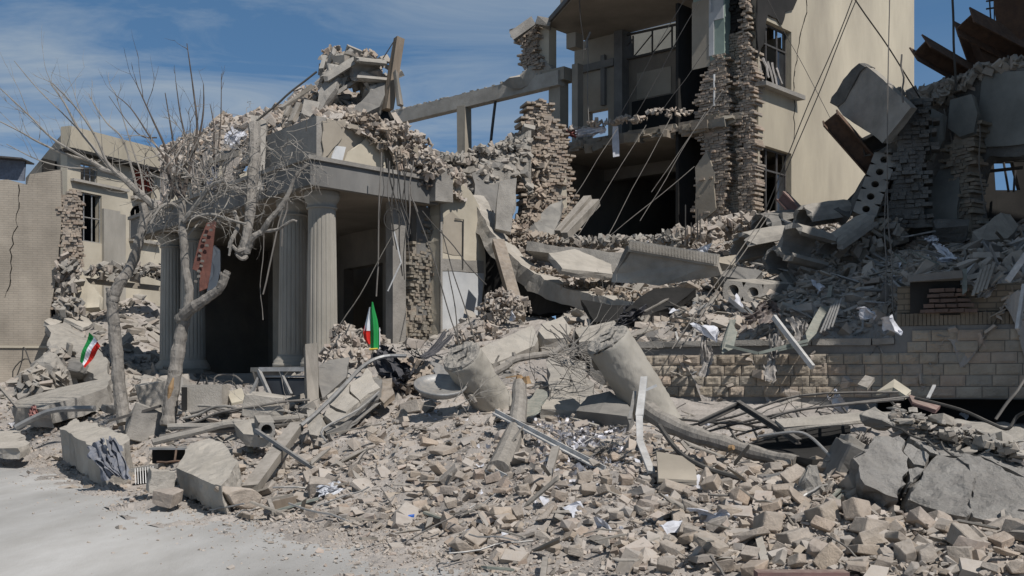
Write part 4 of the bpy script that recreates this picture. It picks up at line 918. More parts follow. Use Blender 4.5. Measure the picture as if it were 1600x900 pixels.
slab('boulder', [P(*a) for a in ((1520,362,25),(1565,333,25.2),(1580,336,25.2),(1594,352,25),(1572,372,24.6),(1530,376,24.6))], .7, M['concrete'], 'large wedge-shaped grey boulder in the shade under the dark window', 'rubble block', jag=.05, seed=5)
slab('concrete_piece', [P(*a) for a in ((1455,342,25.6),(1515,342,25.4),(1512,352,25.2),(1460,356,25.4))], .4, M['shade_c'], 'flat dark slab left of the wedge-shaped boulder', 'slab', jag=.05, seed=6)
# neighbouring block outside the frame on the right (casts the afternoon shade over the slope)
nb = MB(); 
c = Vector((16.4,19.2,6.9)); e1 = Vector((.12,.993,0)); e2 = Vector((.993,-.12,0))
nb.box(c, e1*5.4, e2*4.9, Vector((0,0,7.2))); 
nbo = empty('neighbouring_building', (16.4,19.2,0), 'tan building just outside the right edge of the photo that shades the slope', 'building')
nb.build('walls', M['plaster'], nbo)
b = MB(); b.box(c+Vector((0,0,7.33)), e1*5.5, e2*5.0, Vector((0,0,.12))); b.build('roof', M['concrete'], nbo)

# ---- hollow vault / jack-arch fragments on the crest right of the torn jamb
def halfshell(name,a,c_,r_,th,m,label,start=0,arc=3.6,seed=0,cat='rubble block'):
    p0, p1 = P(*a), P(*c_); ax = (p1-p0).normalized(); u = ax.cross(Vector((0,0,1))).normalized(); v = u.cross(ax); mb = MB(); n = 12; L_ = 5; rg = random.Random(seed)
    ids = {}
    for s, rr in ((0,r_),(1,r_-th)):
        for i in range(L_+1):
            for j in range(n+1):
                q = start+arc*j/n; jt = rg.uniform(-.08,.08) if i in (0,L_) else 0
                p = p0.lerp(p1, i/L_+jt)+(u*math.cos(q)+v*math.sin(q))*rr*(1+.03*rg.uniform(-1,1)); ids[(s,i,j)] = len(mb.v); mb.v.append(tuple(p))
    for i in range(L_):
        for j in range(n):
            mb.f.append((ids[0,i,j],ids[0,i+1,j],ids[0,i+1,j+1],ids[0,i,j+1])); mb.f.append((ids[1,i,j+1],ids[1,i+1,j+1],ids[1,i+1,j],ids[1,i,j]))
    for i in range(L_):
        for j in (0,n):
            mb.f.append((ids[0,i,j],ids[1,i,j],ids[1,i+1,j],ids[0,i+1,j]))
    for j in range(n):
        for i in (0,L_):
            mb.f.append((ids[0,i,j],ids[0,i,j+1],ids[1,i,j+1],ids[1,i,j]))
    return mb.build(name, M[m], label=label, cat=cat)
halfshell('vault_shell',(1235,378,24.5),(1285,392,24.9),.42,.11,'concrete','broken hollow vault piece, open at its left end, below the yellow wall',.4,4.9,1)
halfshell('vault_shell',(1160,392,26),(1222,380,26.5),.42,.1,'concrete','curved vault fragment right of the torn brick jamb',.2,3.6,2)
halfshell('vault_shell',(1255,350,26.8),(1322,340,27.2),.44,.1,'concrete','long arched vault piece at the top of the crest',.0,3.3,3)
halfshell('vault_shell',(1300,395,24.8),(1352,358,25.6),.36,.1,'concrete','slanted vault piece beside the upright hollow-core slab',.2,3.4,4)
halfshell('vault_shell',(1205,405,25.0),(1240,412,25.2),.3,.09,'concrete_d','small dark vault piece below the open-ended one',.2,4.2,5)
halfshell('vault_shell',(1190,360,27.5),(1240,352,28),.4,.1,'concrete_d','dark curved piece leaning under the lower window',.1,3.4,7)
b = MB(); hollow(b, P(1130,452,23.6), (.9,.1,-.1), (.1,0,1), (.9,.9,.1), 2, .42,.4, hole=.3); b.build('hollow_block', M['concrete'], label='hollow block with square dark mouth lying on the slope', cat='rubble block')
ibeam_obj('steel_channel',(1221,306,28),(1256,342,27.6),.22,.28,'redbeam','short red-brown steel channel leaning under the lower window','beam',up=(.5,-.5,.7))
ibeam_obj('steel_channel',(1222,348,27.4),(1238,356,27.2),.2,.2,'grey_m','small grey channel beside the red-brown one','beam')
for i,(a,c_,l_) in enumerate([((1210,343,27.6),(1236,338,27.8),'small slab on the crest under the lower window sill'),((1190,372,26.5),(1250,362,27),'narrow slab edge on the crest left of the vault pieces')]):
    b = MB(); b.beam(P(*a),P(*c_),.8,.16,jit=.05); b.build('concrete_piece', M['concrete'], label=l_, cat='slab')

# ================================================================ SLABS ON THE SLOPE
# curved sagging slab from cream wall down to the centre
def ribbon(name, pts, wdir, wid, th, m, label, cat, seed=0, jag=.05, n=5):
    path = smoothpath([P(*a) for a in pts], n); wd = Vector(wdir).normalized(); mb = MB(); rg = random.Random(seed); k0 = 0
    for i, p in enumerate(path):
        t = (path[min(i+1,len(path)-1)]-path[max(i-1,0)]).normalized(); up = wd.cross(t).normalized()
        if up.z < 0: up = -up
        for a, c_ in ((0,0),(1,0),(1,1),(0,1)):
            mb.v.append(tuple(p+wd*wid*a-up*th*c_+Vector((rg.uniform(-jag,jag),rg.uniform(-jag,jag),rg.uniform(-jag,jag)))))
    for i in range(len(path)-1):
        for j in range(4): mb.f.append((i*4+j, i*4+(j+1)%4, (i+1)*4+(j+1)%4, (i+1)*4+j))
    mb.f.append((3,2,1,0)); e = (len(path)-1)*4; mb.f.append((e,e+1,e+2,e+3))
    mb = weather(mb, .03, .22, seed)
    return mb.build(name, M[m], label=label, cat=cat)
ribbon('sagging_slab', [(734,302,31.4),(757,345,31.0),(785,385,30.5),(825,422,29.6),(870,445,28.4),(930,460,26.9),(992,472,25.7)], (.45,.9,.1), .8, .42, 'concrete_l', 'long sagging concrete slab curving down from the cream wall to the centre', 'slab', 3)
slab('concrete_beam', [P(*a) for a in ((822,378,30.5),(990,398,28.5),(1000,420,28.3),(955,425,28.6),(865,396,29.8),(822,392,30.4))], .5, M['concrete'], 'horizontal concrete beam edge below the dark ground-floor rooms', 'beam', jag=.04, seed=3)
slab('flat_slab', [P(*a) for a in ((858,395,28.2),(900,390,29),(955,412,28.6),(955,428,27.4),(880,420,26.9))], .16, M['concrete_l'], 'pale flat slab with a sharp sunlit tip left of the ribbed panel', 'slab', jag=.04, seed=4)
rp_ = empty('ribbed_panel', P(1040,440,25.2), 'large tilted precast panel with ribbed top edge in the centre of the slope', 'panel')
slab('underside', [P(*a) for a in ((984,387,25.6),(1120,408,24.6),(1128,430,24.8),(1030,446,25.4),(955,440,26.0),(957,428,26))], .14, M['concrete_l'], parent=rp_, jag=.02, seed=5)
b = MB(); b.beam(P(984,384,25.55),P(1122,407,24.55),.12,.26); rg = random.Random(1)
for k in range(60):
    t = k/60; p = P(984,384,25.5).lerp(P(1122,407,24.5),t)+Vector((0,-.08,0)); b.box(p, (.007,0,0),(0,.02,0),(0,0,.10))
b.build('ribbed_edge', M['concrete_l'], rp_)
slab('end_face', [P(*a) for a in ((984,386,25.5),(979,384,25.7),(953,438,26.1),(957,440,26.1))], .12, M['concrete_d'], parent=rp_, jag=.02, seed=6)
slab('slab_piece', [P(*a) for a in ((1120,400,25),(1150,398,25.4),(1150,415,25),(1122,410,24.8))], .3, M['plaster'], 'small pinkish slab end at the right of the ribbed panel', 'slab', jag=.02, seed=7)
slab('slab_piece', [P(*a) for a in ((1125,410,25.2),(1190,425,24.8),(1180,440,24.6),(1110,430,24.9))], .3, M['concrete_d'], 'dark slab sloping away right of the ribbed panel', 'slab', jag=.04, seed=8)
slab('curved_panel', [P(*a) for a in ((823,370,33),(832,345,33.3),(860,320,33.8),(879,313,34),(876,335,33.4),(865,370,32.6),(850,374,32.6))], .22, M['fascia'], 'blue-grey rounded slab leaning at the left of the dark rooms', 'slab', jag=.03, seed=9)
for i,(a,c_) in enumerate([((872,365,32.4),(920,312,34)),((884,370,32),(932,316,33.6))]):
    b = MB(); b.beam(P(*a),P(*c_),.22,.22,jit=.03); b.build('leaning_plank', M['wood_grey'], label=('left' if i==0 else 'right')+' one of two parallel grey planks leaning into the dark ground-floor room', cat='plank')
b = MB(); b.beam(P(778,378,30.2),P(812,500,27.4),.28,.22,jit=.02); b.build('wooden_post', M['wood'], label='brown timber leaning steeply under the sagging slab', cat='timber')
b = MB(); b.beam(P(765,420,29),P(775,465,28.6),.9,.9,jit=.15); 
# black sheets stand in for shade in the gaps under slab and panel
slab('gap_shade', [P(*a) for a in ((757,370,33.0),(800,400,32),(850,440,30),(905,465,28.4),(900,490,28),(758,490,32.4))], .2, M['soot_shade'], 'black sheet for the shaded gap under the sagging slab', 'wall', jag=.04, seed=31)
slab('gap_shade', [P(*a) for a in ((905,470,25.2),(985,478,24.6),(1020,450,25),(1085,450,24.6),(1050,478,24),(1000,500,23.8),(930,505,24.2))], .2, M['soot_shade'], 'black sheet for the shaded hollow under the ribbed panel', 'wall', jag=.06, seed=32)
# centre: tilted beam + pieces
slab('concrete_beam', [P(*a) for a in ((745,545,22.5),(832,510,23.2),(842,530,22.7),(835,540,22.6),(770,568,21.8),(748,562,22))], .45, M['concrete_l'], 'pale concrete beam tilted behind the two fallen column drums', 'beam', jag=.03, seed=10)
slab('concrete_piece', [P(*a) for a in ((845,505,23.6),(880,495,24),(895,515,23.5),(885,528,23),(850,528,22.8),(842,518,23))], .4, M['concrete_l'], 'broken pale piece right of the tilted beam', 'slab', jag=.05, seed=11)
slab('concrete_piece', [P(*a) for a in ((895,515,24),(960,500,24),(975,515,23),(955,528,22.6),(905,535,22.8))], .3, M['concrete_l'], 'rough pale slab behind the larger fallen column', 'slab', jag=.06, seed=12)
slab('concrete_piece', [P(*a) for a in ((860,560,20.5),(915,565,20.3),(935,640,18.2),(890,650,17.8),(855,610,19))], .25, M['concrete'], 'grey slab leaning between the two fallen column drums', 'slab', jag=.06, seed=13)
slab('concrete_piece', [P(*a) for a in ((860,610,18.6),(880,602,18.8),(912,632,17.9),(902,642,17.4),(845,640,17.4))], .2, M['concrete_l'], 'low pale slab at the foot of the leaning grey slab', 'slab', jag=.05, seed=14)
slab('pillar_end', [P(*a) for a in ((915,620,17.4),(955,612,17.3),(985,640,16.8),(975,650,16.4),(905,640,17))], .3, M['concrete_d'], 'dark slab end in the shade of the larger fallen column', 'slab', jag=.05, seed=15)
# fallen columns
def drum(a, c_, r_, label, seed):
    p0, p1 = P(*a), P(*c_); H = (p1-p0).length; e = empty('fallen_column', p1, label, 'column')
    b = MB(); b.lathe(p0, p1-p0, [(0,r_*.985),(.01,r_),(.06,r_),*[(H*k/14,r_*(.99-.002*k)) for k in range(1,15)]], seg=56); weather(b, .02, .10, seed).build('shaft', M['column'], e, smooth=True)
    b = MB(); ax = (p1-p0).normalized(); b.lathe(p0-ax*.05, ax, [(.0,r_*.90),(.02,r_*.955),(.045,r_*.96)], seg=40); weather(b, .035, .06, 3).build('end_face', M['concrete'], e)
    b = MB(); u = ax.cross(Vector((0,0,1))).normalized(); v = u.cross(ax); cc = p0-ax*.06
    b.tube([cc+u*r_*(-.5)+v*r_*.1, cc+u*r_*.2+v*r_*.45, cc+u*r_*.45-v*r_*.1, cc+u*r_*.1-v*.4*r_],.012); b.build('wire', M['cable'], e)
    return e
drum((722,558,18.0),(788,655,18.8),.325,'shorter fallen column drum, end face to the camera, left of the tangled branches',1)
drum((950,532,16.9),(1040,675,17.4),.345,'longer fallen column drum leaning down beside the retaining wall',2)
slab('column_stub', [P(*a) for a in ((918,535,17.4),(935,528,17.4),(940,560,17.2),(925,565,17.2))], .3, M['concrete'], 'torn mortar lip at the upper left of the longer fallen column', 'rubble block', jag=.05, seed=3)
# metal dish / basin
b = MB(); c0 = P(688,610,18.0); ax = Vector((.05,-.38,.92)).normalized(); u = ax.cross(Vector((0,0,1))).normalized(); v = u.cross(ax)
n = 28; rings = [(.02,.02),(.30,.03),(.36,.06),(.40,.11),(.42,.11),(.41,.07),(.35,.0),(.30,-.03)]
for rr,hh in rings:
    for j in range(n):
        q = 2*math.pi*j/n; b.v.append(tuple(c0+(u*math.cos(q)+v*math.sin(q))*rr+ax*hh))
for i in range(len(rings)-1):
    for j in range(n): b.f.append((i*n+j,i*n+(j+1)%n,(i+1)*n+(j+1)%n,(i+1)*n+j))
b.f.append(tuple(range(n))); b.build('metal_dish', M['grey_m'], smooth=True, label='round grey metal dish in front of the shorter fallen column', cat='dish')
slab('metal_sheet', [P(*a) for a in ((675,565,20),(690,570,20),(705,600,19),(690,605,19))], .02, M['grey_m'], 'crumpled metal sheet behind the round dish', 'metal sheet', jag=.04, seed=3, step=.12)
slab('metal_sheet', [P(*a) for a in ((840,608,17.8),(856,612,17.6),(845,640,17),(820,655,16.6),(810,650,16.8))], .02, M['green_m'], 'grey-green metal sheet leaning right of the standing log', 'metal sheet', jag=.03, seed=4, step=.12)

# ================================================================ FOREGROUND, LEFT TO RIGHT
slab('concrete_wall_piece', [P(*a) for a in ((94,668,22.69),(116,655,23.81),(150,662,22.32),(203,682,19.90),(190,702,18.60),(154,703,18.51),(122,684,20.65))], .62, M['concrete_l'], 'long block of wall lying at the road edge far left with a shaded side', 'wall piece', back=(0.1,.1,-1), jag=.04, seed=20, rough=.03)
slab('flat_slab', [P(*a) for a in ((-20,675,26),(25,672,26),(48,690,24),(30,700,23),(-20,700,23.5))], .2, M['concrete_l'], 'flat pale slab at the left edge of the photo above the road', 'slab', jag=.06, seed=21)
slab('flat_slab', [P(*a) for a in ((20,628,29),(70,612,29.5),(165,590,30),(168,605,28.5),(120,622,27.5),(75,632,27),(75,640,26.8),(20,636,27.6))], .45, M['concrete'], 'long grey beam lying left of the left tree trunk', 'beam', jag=.05, seed=22)
slab('large_block', [P(*a) for a in ((274,731,16.74),(298,694,17.81),(328,684,18.17),(350,694,17.45),(372,722,16.11),(358,745,15.13),(345,759,14.50),(318,748,15.30))], .40, M['concrete_l'], 'big pale squared concrete block by the road with dark shaded front', 'rubble block', back=(.16,.16,-1), jag=.03, seed=23, rough=.035)
rock('rubble_block', 253,752,16.0,(.42,.30,.34),(5,8,20),'concrete_l','small cubic pale block left of the big squared block','rubble block',seed=31)
rock('rubble_block', 268,776,15.4,(.42,.3,.22),(12,-4,70),'block','low stone at the foot of the small cubic block','rubble block',seed=32)
rock('rubble_block', 372,772,14.9,(.75,.6,.42),(8,18,40),'block','rounded dusty boulder right of the big squared block','rubble block',seed=33,boxy=0)
rock('rubble_block', 228,662,22.6,(.9,.7,.7),(8,18,40),'concrete','leaning flat stone between the two tree trunks','rubble block',seed=34)
rock('rubble_block', 240,622,25.5,(.7,.25,.8),(8,-18,20),'concrete_l','upright flat stone just left of the right tree trunk','rubble block',seed=35)
# crate
cr = empty('wire_crate', P(225,757,16.6), 'small dark barred crate beside the small cubic block', 'crate'); b = MB()
for k in range(8): b.beam(P(211+k*4,732-k*.5,16.5),P(212+k*4,757-k*.5,16.4),.012,.012)
b.build('bars', M['grey_m'], cr); b = MB(); b.beam(P(209,734,16.7),P(242,729,16.7),.3,.06); b.build('top', M['concrete'], cr); b = MB(); b.beam(P(212,756,16.7),P(242,752,16.7),.3,.03); b.build('base', M['soot_shade'], cr)
b = MB(); b.beam(P(214,745,16.85),P(240,744,16.85),.05,.2); b.build('lining', M['soot_shade'], cr)
bx = empty('broken_cabinet', P(268,722,18.8), 'dark open metal cabinet between the grey cloth and the big block', 'cabinet')
b = MB(); b.beam(P(240,700,19.2),P(296,700,19.2),.5,.03); b.build('top_panel', M['grey_m'], bx)
b = MB(); b.beam(P(242,711,19.4),P(294,711,19.4),.3,.26); b.build('dark_interior', M['soot_shade'], bx)
b = MB(); b.beam(P(276,699,19),P(273,722,18.8),.03,.03); b.tube(wig(P(245,722,18.6),P(292,722,18.6),6,.05,seed=3),.02); b.build('frame', M['rust'], bx)
# cloth heaps
def cloth(name, pts, m, label, cat='cloth', rad=.16, n=7, seed=0, L=.5, w=.05, group=None):
    """torn, folded sheet: a few creased strips following the points"""
    rg = random.Random(seed); mb = MB(); q0 = [P(*a) for a in pts]
    for k in range(max(2,n//3)):
        sel = [q0[i] for i in sorted(rg.sample(range(len(q0)), min(len(q0), 3)))] if len(q0) > 2 else q0
        sel = [p+Vector((rg.gauss(0,.05),rg.gauss(0,.06),rg.gauss(0,.04))) for p in sel]
        path = smoothpath(sel, 9); t = (path[-1]-path[0]).normalized(); side = t.cross(Vector((0,-1,.2))).normalized(); W = w*rg.uniform(2.6,4.2); nn = 10; k0 = len(mb.v); ph = rg.uniform(0,9)
        for i, p in enumerate(path):
            u = i/(len(path)-1); wd = W*(.55+.45*noise.noise(Vector((u*3,ph,0)))+.25)
            for j in range(nn+1):
                v = j/nn-.5; fold = math.sin(v*15+ph+u*2.4)*.032+math.sin(v*31+ph*2+u*5)*.012
                q = p+side*(v*wd)+Vector((0,-1,.1))*fold*(w/.06); q += noise.noise_vector(q*7+Vector((ph,0,0)))*.045*(w/.06); q += noise.noise_vector(q*19)*.014
                mb.v.append(tuple(q))
        for i in range(len(path)-1):
            for j in range(nn):
                if (i in (0,len(path)-2) or j in (0,nn-1)) and rg.random() < .35: continue
                A = k0+i*(nn+1)+j; mb.f.append((A,A+1,A+nn+2,A+nn+1))
    return mb.build(name, M[m], label=label, cat=cat, group=group)
cloth('cloth', [(152,690,18.2),(160,715,18.0),(172,742,17.8),(182,715,17.9),(188,745,17.7),(168,688,18.2)], 'cloth_b', 'blue-grey torn cloth hanging over the end of the long wall block', seed=4, n=11, w=.08)
cloth('cloth', [(592,548,21),(600,560,20.8),(615,575,20.6),(625,595,20.4),(630,605,20.2),(608,585,20.5),(595,552,20.6),(620,590,20.0)], 'cloth_d', 'black cloth draped over the top of the tilted cracked panel', seed=5, n=18, w=.13)
cloth('cloth', [(980,495,23.6),(1000,490,23.6),(965,500,23.4),(990,478,23.8)], 'cloth_d', 'black cloth bundle under the ribbed panel at centre', seed=6, n=6, w=.09)
cloth('cloth', [(1160,495,21.6),(1180,490,21.6),(1200,480,21.8),(1215,490,21.5),(1195,505,21.2)], 'cloth_m', 'mauve rag bundle on the edge above the retaining wall', seed=7, n=10, w=.08)
cloth('cloth', [(1105,510,21.2),(1100,540,21),(1104,565,20.9),(1100,585,20.8)], 'cloth_p', 'grey rag hanging down the retaining wall left of the green frame', seed=8, n=5, w=.06)
cloth('cloth', [(1225,490,20.8),(1215,530,20.6),(1205,560,20.4),(1208,600,20.2),(1212,520,20.6)], 'cloth_p', 'long grey torn cloth hanging down past the white tube', seed=9, n=7, w=.07)
cloth('cloth', [(1240,500,20.8),(1255,520,20.6),(1245,540,20.5),(1262,505,20.6)], 'cloth_p', 'grey rag behind the green metal frame at the wall top', seed=10, n=7, w=.07)
cloth('cloth', [(1535,430,20.00),(1545,450,19.80),(1530,470,19.60),(1550,435,19.80),(1515,450,19.80)], 'cloth_p', 'pale rags hanging over the upper right wall edge', seed=11, n=9, w=.06)
cloth('cloth', [(1465,385,23),(1478,395,22.8),(1485,402,22.6),(1470,405,22.6)], 'paper', 'white-blue cloth lying on the shaded slope', seed=12, n=5, w=.07)
cloth('cloth', [(1445,372,24.4),(1460,370,24.4),(1452,378,24)], 'paper', 'smaller white-blue cloth above the larger one on the shaded slope', seed=13, n=4, w=.06)
cloth('cloth', [(700,488+30,24),(660,560,21),(640,545,22)], 'cloth_d', 'dark rag beside the black draped cloth', seed=14, n=1, w=.03)
cloth('cloth', [(888,212,36.8),(900,208,36.7),(884,205,36.8)], 'red_cloth', 'red cloth on the exposed middle floor edge', seed=15, n=6, w=.1)
cloth('cloth', [(902,212,36.6),(945,200,36.2),(925,206,36.4)], 'paper', 'crumpled white sheet along the exposed middle floor edge', seed=16, n=6, w=.08)
cloth('cloth', [(50,640,27),(58,648,26.6),(45,636,27.2)], 'red_cloth', 'small faded red and white wrapping in the far-left foreground', seed=17, n=4, w=.07)
cloth('cloth', [(358,222,31.2),(375,205,31.4),(362,215,31.2)], 'paper', 'white torn sheet on the portico roof rubble', seed=18, n=5, w=.12)
cloth('cloth', [(325,260,31.2),(340,280,31),(332,300,30.9),(338,258,31)], 'cloth_b', 'blue-grey torn sheeting hanging from the portico roof edge behind the trees', seed=19, n=7, w=.09)
slab('hanging_banner', [P(*a) for a in ((957,198,36),(966,196,36),(968,244,36),(958,246,36))], .02, M['paper'], 'narrow white sheet hanging straight down from the middle floor', 'sheet', jag=.02, seed=3)
# green frames & tubes
b = MB(); b.beam(P(1130,545,20.6),P(1145,500,21),.12,.03); b.beam(P(1134,540,20.4),P(1185,552,20.2),.07,.05); b.beam(P(1185,552,20.2),P(1262,532,20.2),.06,.05); b.beam(P(1215,548,20.2),P(1262,538,20.1),.03,.03)
b.build('bent_metalwork', M['green_m'], label='bent grey-green metal frame sticking out over the retaining wall', cat='metal frame')
slab('metal_sheet', [P(*a) for a in ((1284,478,21),(1296,480,21),(1275,520,20.4),(1262,535,20.2),(1258,520,20.4))], .03, M['green_m'], 'long grey-green metal panel leaning at the top of the retaining wall', 'metal sheet', jag=.02, seed=3)
slab('metal_sheet', [P(*a) for a in ((1143,500,20.9),(1150,520,20.7),(1148,545,20.5),(1130,552,20.4),(1128,535,20.6))], .03, M['green_m'], 'creased grey-green metal panel left of the hanging long cloth', 'metal sheet', jag=.03, seed=4)
slab('metal_sheet', [P(*a) for a in ((1502,420,19.90),(1512,420,19.90),(1510,455,19.60),(1503,460,19.60))], .03, M['green_m'], 'small curled green strip at the upper right wall edge', 'metal sheet', jag=.02, seed=5)
for i,(a,c_,l_) in enumerate([((1209,495,20.6),(1270,574,19.6),'white fluorescent fitting slanting over the retaining wall'),((1574,439,18.9),(1612,385,18.9),'white strip rising to the right edge above the tan wall'),((1601,445,18.9),(1590,515,18.7),'white strip hanging at the right edge of the photo')]):
    b = MB(); p0,p1 = P(*a),P(*c_); b.beam(p0,p1,.06,.09); b.build('light_fitting', M['white_m'], label=l_, cat='light fitting')
for i in range(4):
    b = MB(); p0 = P(1282+i*6,520-i*3,20.2); b.beam(p0,P(1300+i*5,478-i*4,20.8),.03,.02); b.build('metal_strip', M['grey_m'], label='thin grey strip leaning beside the long green panel', cat='strip', group='thin strips beside the long green panel')
for i,(x,y) in enumerate(((1530,462),(1537,458),(1543,455),(1550,452))):
    b = MB(); b.beam(P(x-10,y,19.3),P(x+4,y-42,19.6),.05,.015); b.build('metal_strip', M['wood_grey'], label='thin pale slat fanning out over the upper right wall', cat='strip', group='pale slats over the upper right wall')
slab('pale_board', [P(*a) for a in ((1545,440,19.60),(1563,422,19.60),(1566,428,19.40),(1548,445,19.40))], .03, M['wood_grey'], 'short wide pale board beside the fanned slats', 'board', jag=.01)
# metal frame (window frame) left centre
wf = empty('window_frame', P(440,620,22.3), 'dented aluminium window frame with dusty panes standing left of the grey post', 'window frame'); b = MB()
b.beam(P(405,577,22.3),P(482,577,22.3),.07,.08); b.beam(P(404,578,22.3),P(422,618,22),.06,.07); b.beam(P(438,580,22.4),P(455,616,22.1),.05,.05); b.beam(P(404,590,22.3),P(388,626,22),.05,.05); b.beam(P(408,588,22.35),P(480,588,22.35),.03,.03)
b.build('frame', M['grey_m'], wf); b = MB(); b.add([P(412,590,22.4),P(480,590,22.4),P(482,618,22.3),P(424,618,22.3)],[(0,1,2,3)]); b.build('pane', M['glass'], wf)
b = MB(); b.beam(P(489,640,20.8),P(487,540,21.2),.24,.2,jit=.03); b.build('timber_post', M['wood_grey'], label='upright grey timber post in front of the portico corner column', cat='post')
slab('concrete_stump', [P(*a) for a in ((500,575,21.6),(515,560,21.8),(548,558,22),(545,590,21.4),(505,625,20.8),(500,600,21))], .7, M['concrete_d'], 'squat dark concrete stump right of the timber post', 'rubble block', jag=.05, seed=24)
# cracked tilted panel with pieces
cp_ = empty('cracked_panel', P(540,690,18.4), 'tilted slab cracked into pale squares with a pipe along its upper edge', 'slab')
k = 0
for pts in [((565,588,19.6),(576,576,19.9),(592,606,19.2),(560,625,18.9),(545,612,19.2),(548,598,19.4)),
            ((545,598,19.4),(543,614,19.15),(560,628,18.85),(540,643,18.5),(512,632,18.9),(510,618,19.2)),
            ((512,636,18.8),(540,647,18.4),(522,664,18.1),(507,648,18.5)),
            ((480,640,18.9),(500,642,18.7),(505,655,18.3),(498,680,17.9),(482,680,18))]:
    slab('panel_piece', [P(*a) for a in pts], .26, M['concrete_l'], parent=cp_, jag=.03, step=.2, seed=40+k); k += 1
slab('backing', [P(*a) for a in ((500,652,18.9),(560,590,20),(600,592,19.6),(592,615,19.1),(535,665,18.2),(510,676,18))], .14, M['concrete_d'], parent=cp_, jag=.05, seed=50)
b = MB(); b.tube(smoothpath([P(*a) for a in ((470,665,18.2),(500,640,18.6),(540,600,19.3),(570,570,20),(600,557,20.3),(635,556,20.3))]), .035); b.tube(smoothpath([P(*a) for a in ((510,690,17.6),(505,670,17.9),(560,640,18.4),(592,612,19))]), .02); b.build('pipe', M['grey_m'], cp_)
slab('dark_door', [P(*a) for a in ((588,595,19.8),(612,590,19.9),(615,615,19.2),(600,630,18.8),(588,618,19.2))], .1, M['wood'], 'dark brown board under the black draped cloth', 'board', jag=.02, seed=3)
b = MB(); b.beam(P(400,672,17.9),P(495,735,16.2),.05,.05); b.build('metal_bar', M['grey_m'], label='thin straight grey metal bar lying across a pale plank in the left foreground', cat='bar')
b = MB(); b.beam(P(465,665,18.4),P(390,765,15.9),.2,.12,jit=.02); b.build('plank', M['wood_grey'], label='dusty pale plank sloping to the road under the thin metal bar', cat='plank')
b = MB(); hollow(b, P(404,672,18.2),(1,0,0),(0,0,1),(-.2,.6,.1),1,.26,.24,hole=.38); b.build('hollow_block', M['concrete'], label='hollow block with a round hole in the left foreground', cat='rubble block')
slab('slab_edge', [P(*a) for a in ((365,662,19),(400,655,19.2),(425,660,18.8),(418,680,18.2),(380,678,18.4))], .2, M['concrete_l'], 'low flat slab behind the round-holed hollow block', 'slab', jag=.04, seed=61)
rock('rubble_block', 415,632,20.6,(.75,.5,.42),(8,8,10),'concrete_l','pale block under the aluminium window frame','rubble block',seed=36)
rock('rubble_block', 500,762,15,(.3,.3,.25),(20,8,10),'block','small tilted stone beside the clear plastic film','rubble block',seed=37)
bb_ = empty('drawer_box', P(445,798,14.4), 'small broken wooden drawer lying open at the road edge', 'box')
b = MB(); b.beam(P(420,780,14.9),P(465,772,15),.06,.03); b.beam(P(428,802,14.2),P(465,790,14.5),.05,.02); b.beam(P(420,782,14.8),P(428,802,14.2),.05,.05); b.build('sides', M['wood_grey'], bb_)
b = MB(); b.beam(P(424,793,14.7),P(465,783,14.9),.06,.15); b.build('bottom', M['wood'], bb_)
b = MB(); b.beam(P(372,803,14.4),P(394,808,14.2),.05,.05); b.build('stick', M['wood'], label='short brown stick at the edge of the road', cat='stick')
cloth('plastic_film', [(498,775,14.6),(515,755,15),(528,762,14.8),(508,765,14.7)], 'sheer', 'crumpled translucent plastic film in the left-centre foreground', seed=20, n=6, w=.08, cat='plastic film')
b = MB(); b.box(P(641,808,13), (.04,0,.01),(0,.03,.01),(0,0,.02),jit=.01); b.build('blue_scrap', M['bluepl'], label='bright blue plastic scrap near the road edge', cat='plastic scrap')
# conduit bundle / cable tubes left foreground
rg = random.Random(5)
for i in range(7):
    b = MB(); y0 = 690-i*9; b.tube(wig(P(238+i*12,y0+rg.uniform(-5,5),19.5+i*.3),P(450+rg.uniform(-20,40),640+rg.uniform(-20,20),20.4),14,.25,seed=70+i), [.06,.05][i%2]*(1 if i<3 else .45), seg=7); b.build('flexible_pipe', M['cable_l' if i%2 else 'concrete'], label='dusty pipe or hose in the bundle lying across the left foreground', cat='pipe', group='dusty pipes bundled across the left foreground')
b = MB(); b.tube(smoothpath([P(*a) for a in ((25,668,25.5),(60,650,25.5),(90,640,25.4),(148,638,25.2))]), .07, seg=6); b.build('gutter_pipe', M['grey_m'], label='bent grey gutter pipe at the far-left foreground', cat='pipe')
b = MB(); b.beam(P(0,605,30),P(30,640,27),.07,.05); b.build('timber_strip', M['wood_grey'], label='thin timber leaning at the left edge near the gutter pipe', cat='strip')
b = MB(); b.beam(P(170,658,22),P(252,634,22.4),.06,.05); b.build('metal_bar', M['steel'], label='thin dark bar lying between the two tree trunks', cat='bar')
rg = random.Random(15)
for i in range(9):
    x, y, d_ = [(310,590,24),(325,612,23.4),(350,600,23.2),(340,585,24),(22,560,33),(28,575,32),(60,585,31),(390,600,22.8),(300,600,24)][i]
    b = MB(); b.tube(smoothpath([P(x,y+40,d_),P(x+rg.uniform(-10,14),y+5,d_),P(x+rg.uniform(4,26),y-10+rg.uniform(-14,14),d_),P(x+rg.uniform(15,45),y+rg.uniform(5,35),d_-.2)]), .018, seg=5)
    b.build('bent_rod', M['cable' if i%3 else 'cable_l'], label='thin bent rod sticking up from the left rubble', cat='rod', group='thin bent rods sticking up from the left rubble')
bk = empty('cabinet_box', P(320,645,21.6), 'dusty rectangular box with dark open side behind the right tree trunk', 'box')
b = MB(); b.box(P(322,622,22.2), (.38,0,0),(0,.3,0),(0,0,.26)); b.build('body', M['concrete_l'], bk); b = MB(); b.box(P(288,623,21.85), (.05,0,0),(0,.02,0),(0,0,.22)); b.build('open_side', M['soot_shade'], bk)
